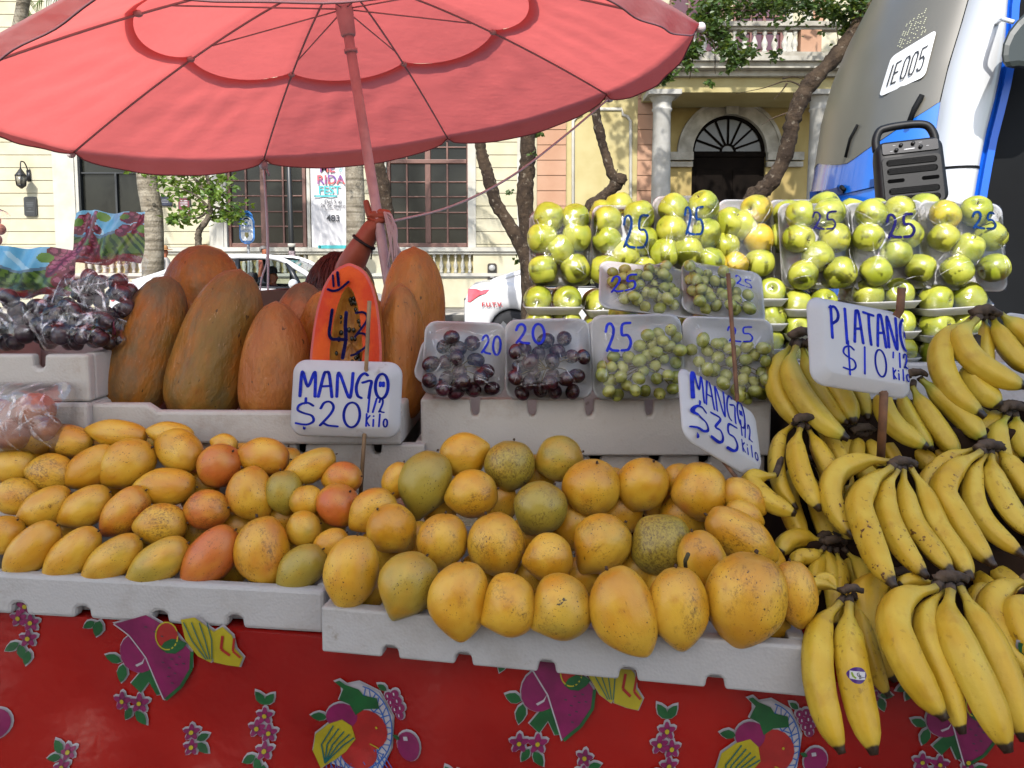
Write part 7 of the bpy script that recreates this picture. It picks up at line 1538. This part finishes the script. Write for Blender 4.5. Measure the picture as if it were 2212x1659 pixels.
# ================================================================== RED UMBRELLA
UC = Vector((-.485, 2.187, 2.121)); UN = Vector((-.14585, -.00698, .98928)).normalized(); UU = Vector((0, 1, 0)).cross(UN).normalized(); UV = UN.cross(UU); UR, UDROP, UPHI = .948, .334, 2.951
VF = [1, 1, 1, 1, 1, 1, .55, .35]
RF = [1, 1, 1, 1, 1, 1.0, 1.05, 1.09]
def upt(ang_, s, up=0): return UC + (UU * math.cos(ang_) + UV * math.sin(ang_)) * (UR * s * RF[round((UPHI - ang_) * 4 / math.pi) % 8]) - UN * (UDROP * s ** 1.38 - up)
NR = 8; RA = [UPHI - k * 2 * math.pi / NR for k in range(NR)]
def fab(k, a, s, up=0):
    """between rib k and k+1 (a 0..1) at radius fraction s: taut cloth sags towards the chord"""
    p, q = upt(RA[k], s, up), upt(RA[k] - 2 * math.pi / NR, s, up); c = p.lerp(q, a); d = math.sin(math.pi * a)
    out = (c - UC); out = (out - UN * out.dot(UN)).normalized()
    return c + out * d * UR * s * .026 * VF[k] - UN * d * .012 * s * VF[k]
def poleat(py):
    b = None
    for s in np.linspace(0, 2.0, 800):
        p = UC - UN * s; dd = p - Vector((0, 0, CAMZ)); z = dd.dot(CF); y = PY - FPX * dd.dot(CU) / z
        if b is None or abs(y - py) < b[0]: b = (abs(y - py), p, s)
    return b[1]
RUN = (UC - poleat(20)).length
gp = UC - UN * 1.62
um = empty('market_umbrella', (gp - UN * .42), 'large faded red market umbrella tilted over the papayas on a white pole', 'umbrella')
low, cap = MB(), MB()
for k in range(NR):
    def fn(a, b, k=k):
        hole = .515 + .06 * math.sin(math.pi * a) ** .65; s = hole + (1 - hole) * b
        p = fab(k, a, s); d = math.sin(math.pi * a)
        w_ = .0035 * math.sin(a * 34 + b * 6) * math.sin(math.pi * a) * b * (1 - b) * 3 + .005 * math.sin(a * 9 + b * 14 + k) * d * (1 - b) * min(1, b * 4)
        return p + UN * (w_ - .004)
    low.add(grid(26, 22, fn))
    def va(a, b, k=k):
        p = fab(k, a, 1.0); d = math.sin(math.pi * a) ** .45; out = p - UC; out = (out - UN * out.dot(UN)).normalized()
        return p - UN * (.004 + (.006 + .050 * d * VF[k]) * b) + out * (.005 * math.sin(a * 22 + k) * b * d - .012 * b)
    low.add(grid(26, 5, va))
    def cf(a, b, k=k):
        hole = .557 + .05 * math.sin(math.pi * a); return fab(k, a, max(.002, hole * b), .010 + .003 * b)
    cap.add(grid(20, 14, cf))
def wl_(o): return weld(o)
wl_(low.build('canopy', CAP_C, um)); wl_(cap.build('vent_cap', CAP_C, um))
RIBM = pm('rib_steel', '#b8acb0', rough=.45, metal=.1); PEDGE = pm('hem_grey', '#8a5a60', rough=.8)
mb = MB()
for k in range(NR):
    P = [fab(k, a, 1.0) for a in np.linspace(0, 1, 27)]; Q = []
    for a in np.linspace(0, 1, 27):
        p = fab(k, a, 1.0); d = math.sin(math.pi * a) ** .45; out = p - UC; out = (out - UN * out.dot(UN)).normalized(); Q.append(p - UN * (.010 + .050 * d * VF[k]) + out * (.005 * math.sin(a * 22 + k) * d - .012))
    mb.add(tube(Q, .0022, 5))
mb.build('hem', PEDGE, um)
for k in range(NR):
    mb = MB().add(tube([upt(RA[k], s, -.014) for s in np.linspace(.02, 1.0, 22)], .0032, 7)); rb = mb.build('rib', RIBM, um)
    mb = MB().add(tube([UC - UN * RUN, upt(RA[k], .44, -.016)], .0022, 6)); mb.build('stretcher', RIBM, um)
    mb = MB().add(sphere(upt(RA[k], 1.0, -.012), .013, 10, 7)); mb.add(sphere(upt(RA[k], .52, -.012), .012, 9, 6, (1, 1, .7))); mb.build('tip_tie', pm('tie_white', '#d8c8c8', rough=.7), um)
mb = MB().add(tube([UC + UN * .05, UC - UN * .9, gp, gp - UN * .42], [.0145, .0145, .0155, .016], 18)); mb.build('pole', pm('white_pole', '#d8c8cc', '#c4b4ba', 30, .5), um)
mb = MB().add(tube([UC - UN * (RUN - .02), UC - UN * RUN, UC - UN * (RUN + .07), UC - UN * (RUN + .075)], [.022, .025, .021, .018], 14)).add(tube([UC - UN * (RUN + .11), UC - UN * (RUN + .12)], [.019, .019], 14)); mb.build('runner', MATS['white_pole'], um)
bs = gp - UN * .42; mb = MB().add(lathe([(.24, 0), (.24, .06), (.2, .1), (.04, .12), (.035, .3)], 24, Matrix.Translation((bs.x, bs.y, .0)))); mb.build('base', pm('base_concrete', '#8a8680', rough=.9), um)
um.location = (bs.x, bs.y, 0)
for ch in um.children: ch.location = Vector(ch.location) + (bs - Vector((bs.x, bs.y, 0)))
# strings
STR = pm('white_cord', '#cfc4c8', rough=.8)
p0 = upt(RA[1], 1.0, -.02); p1 = Vector((p0.x + .01, p0.y - .02, .1)); mb = MB()
mb.add(tube(spline([p0, p0.lerp(p1, .2) + Vector((.008, 0, 0)), p0.lerp(p1, .5) + Vector((-.006, 0, 0)), p1], 6), .0045, 6)); mb.add(tube(spline([p0, p0.lerp(p1, .22) + Vector((.004, 0, 0)), p0.lerp(p1, .32) + Vector((-.028, 0, 0)), p0.lerp(p1, .62) + Vector((-.012, 0, 0)), p1 + Vector((.03, 0, 0))], 6), .0035, 6)); mb.add(sphere(p0 - Vector((0, 0, .01)), .018, 8, 6)); mb.add(tube([p0, p0 + Vector((.02, 0, -.05))], .005, 5))
tag(mb.build('tie_cord', STR), 'white double cord hanging straight down from the umbrella rim', 'cord')
p0 = upt(RA[3], 1.0, -.02); p1 = poleat(482) + Vector((.02, -.01, 0)); d = p1 - p0
mb = MB().add(tube(spline([p0, p0 + d * .25 + Vector((0, 0, -.045)), p0 + d * .5 + Vector((0, 0, -.075)), p0 + d * .75 + Vector((0, 0, -.06)), p1], 10), .0038, 6)); mb.add(sphere(p0, .016, 8, 6))
r = random.Random(3)
for q in range(9): a = p1 + Vector((0, -.012, .03)); mb.add(tube(spline([a, a + Vector((r.uniform(.0, .04), -.01, -r.uniform(.02, .06))), a + Vector((r.uniform(.01, .05), -.01, -r.uniform(.08, .17)))], 4), .003, 5))
tag(mb.build('tie_cord', STR), 'long white cord sagging from the umbrella rim to its pole', 'cord')
# ================================================================== SELLER holding the pole
ph = poleat(468); Yh = ph.y
def sp(px, py, dy=0): return at(px, py, Yh + dy)
mm = mpp(810, 470, Yh)
J = {'pelvis': (Vector((-.62, Yh + .30, .60)), .15), 'waist': (Vector((-.60, Yh + .28, .78)), (.15, .11)), 'chest': (Vector((-.57, Yh + .24, .97)), (.17, .12)), 'collar': (Vector((-.54, Yh + .20, 1.09)), (.10, .08)), 'neck': (sp(742, 668, .17), .05), 'jaw': (sp(740, 650, .14), .062), 'brow': (sp(738, 627, .14), (.078, .086)), 'top': (sp(738, 608, .15), .05), 'nose': (sp(745, 640, .04), .013),
     'sha': (sp(702, 698, .18), .06), 'ela': (sp(640, 760, .05), .045), 'wra': (sp(665, 850, -.05), .032), 'hda': (sp(675, 880, -.08), .035),
     'shb': (sp(756, 662, .16), .06), 'elb': (sp(748, 592, .06), .046), 'fob': (sp(768, 553, .03), .041), 'wrb': (sp(792, 512, .015), .029), 'plb': (sp(804, 486, .012), (.030, .022)), 'knb': (sp(812, 466, .014), (.028, .018)),
     'hip1': (Vector((-.70, Yh + .26, .58)), .1), 'kn1': (Vector((-.72, Yh - .12 + .1, .52)), .07), 'an1': (Vector((-.72, Yh + .06, .12)), .045), 'to1': (Vector((-.73, Yh - .06, .06)), .04), 'hip2': (Vector((-.50, Yh + .26, .58)), .1), 'kn2': (Vector((-.46, Yh + .0, .52)), .07), 'an2': (Vector((-.44, Yh + .08, .12)), .045), 'to2': (Vector((-.43, Yh - .04, .06)), .04)}
# fingers: index up along the pole, others closing round it with the tips to the right, thumb behind
J.update({'i1': (sp(797, 462, .004), .0125), 'i2': (sp(793, 446, .002), .0105), 'i3': (sp(790, 431, .002), .0085), 'm1': (sp(820, 458, -.004), .0125), 'm2': (sp(834, 459, -.012), .0105), 'm3': (sp(846, 462, -.004), .0085), 'r1': (sp(818, 466, -.006), .0122), 'r2': (sp(831, 468, -.012), .010), 'r3': (sp(842, 467, -.004), .008), 'p1': (sp(815, 476, -.004), .0115), 'p2': (sp(827, 476, -.01), .0095), 'p3': (sp(836, 473, -.004), .0075), 't1': (sp(820, 482, .018), .0125), 't2': (sp(829, 470, .026), .0105)})
E_ = [('pelvis', 'waist'), ('waist', 'chest'), ('chest', 'collar'), ('collar', 'neck'), ('neck', 'jaw'), ('jaw', 'brow'), ('brow', 'top'), ('jaw', 'nose'), ('collar', 'sha'), ('sha', 'ela'), ('ela', 'wra'), ('wra', 'hda'), ('collar', 'shb'), ('shb', 'elb'), ('elb', 'fob'), ('fob', 'wrb'), ('wrb', 'plb'), ('plb', 'knb'), ('knb', 'i1'), ('i1', 'i2'), ('i2', 'i3'), ('knb', 'm1'), ('m1', 'm2'), ('m2', 'm3'), ('knb', 'r1'), ('r1', 'r2'), ('r2', 'r3'), ('plb', 'p1'), ('p1', 'p2'), ('p2', 'p3'), ('plb', 't1'), ('t1', 't2'),
      ('pelvis', 'hip1'), ('hip1', 'kn1'), ('kn1', 'an1'), ('an1', 'to1'), ('pelvis', 'hip2'), ('hip2', 'kn2'), ('kn2', 'an2'), ('an2', 'to2')]
SE = empty('person', (-.6, Yh + .2, .0), 'seller with reddish hair behind the papayas gripping the umbrella pole with a raised arm', 'person')
me = body(J, E_, 'pelvis'); SK2 = pm('seller_skin', '#b4664c', '#a4563e', 22, .5, .35, bump=.1, bscale=120, bd=.003)
for m_ in (SK2, pm('seller_shirt', '#3a3c50', '#2e3042', 9, .85), pm('seller_trousers', '#3a3e4c', rough=.85), MATS['shoe_dark']): me.materials.append(m_)
elb = J['elb'][0]
for p in me.polygons:
    c = p.center; p.material_index = 3 if c.z < .13 else 2 if c.z < .66 else 1 if c.z < 1.1 and c.x < -.45 else 0
child('body', me, SE, Matrix.Identity(4))
hc = sp(737, 628, .145); vs, fs = sphere(hc, .104, 22, 14, (1.0, 1.05, 1.08)); fs = [f for f in fs if not (sum(vs[i].x for i in f) / len(f) > hc.x + .03 and sum(vs[i].z for i in f) / len(f) < hc.z - .01)]
mb = MB().add((vs, fs)); r = random.Random(9)
for q in range(520):
    a = r.uniform(-3.0, 1.2); el_ = r.uniform(.05, 1.35); n_ = Vector((math.sin(a) * math.cos(el_), -math.cos(a) * math.cos(el_), math.sin(el_))); b0 = hc + Vector((n_.x * .104, n_.y * .108, n_.z * .11))
    top = hc + Vector((n_.x * .03, n_.y * .03, .112)); e = hc + Vector((n_.x * .112 / max(.4, math.cos(el_) + .2), n_.y * .112, -.09 - r.uniform(0, .07)))
    mb.add(tube(spline([top, b0 + n_ * .004, (b0 + e) / 2 + Vector((n_.x, n_.y, 0)) * .015, e], 4), .0017, 4))
mb.build('hair', pm('auburn_hair', '#32140c', '#52261a', 60, .45), SE)
wc = sp(786, 523, .017); ax = (J['wrb'][0] - J['fob'][0]).normalized(); u_ = ax.cross(Vector((0, 1, 0))).normalized(); v_2 = ax.cross(u_)
mb = MB().add(tube([wc + u_ * .034 * math.cos(q) + v_2 * .031 * math.sin(q) + ax * .006 * math.sin(q) for q in np.linspace(0, 6.283, 22)], [.0042 + .0008 * (i % 2) for i in range(22)], 6)); mb.add(tube([wc + u_ * -.03 - v_2 * .0, wc + u_ * -.026 + Vector((.004, -.03, -.035))], .002, 5)); mb.build('bracelet', pm('bracelet_black', '#14100f', rough=.7), SE)
crate((-.85, Yh + .12, .09), 0, .5, .36, .40, 'foam crate serving as the seat behind the stall', FOAM)
# ================================================================== AWNING added out of view: shades the stall front, passes soft light
AW = empty('added_shade_awning', (-.9, .2, .09), 'tarpaulin awning added out of view to shade the front of the stall', 'awning')
AWM = mat_cloth_translucent('added_awning_cloth', '#c8c0b8', '#f0e8de', .78)
mb = MB(); ax0, ax1, ay0, ay1 = -2.7, 1.5, -2.8, .86
ay = lambda x: interp(x, [(-.40, .78), (-.18, .60)])
mb.add(grid(60, 16, lambda a, b: Vector((ax0 + (ax1 - ax0) * a, ay0 + (ay(ax0 + (ax1 - ax0) * a) - ay0) * b, 2.14 - .25 * (1 - b) - .05 * math.sin(math.pi * a) * math.sin(math.pi * b) + .006 * math.sin(a * 40 + b * 11))))); mb.build('tarpaulin', AWM, AW)
MB().add(grid(40, 4, lambda a, b: Vector((ax0 + (ax1 - ax0) * a, ay0 + .05 * math.sin(a * 60) * b, 1.89 - 1.75 * b)))).build('added_light_block', pm('light_block_grey', '#6a625c', rough=.9), AW)  # unseen sheet added behind the camera to keep frontal sky light off the stall
for x, y in ((ax0 + .03, ay0 + .03), (ax1 - .03, ay0 + .03), (ax0 + .03, ay1 - .03)): MB().add(tube([(x, y, .09), (x, y, 1.89 if y < 0 else 2.14)], .016, 10)).build('pole', MATS['white_pole'], AW)
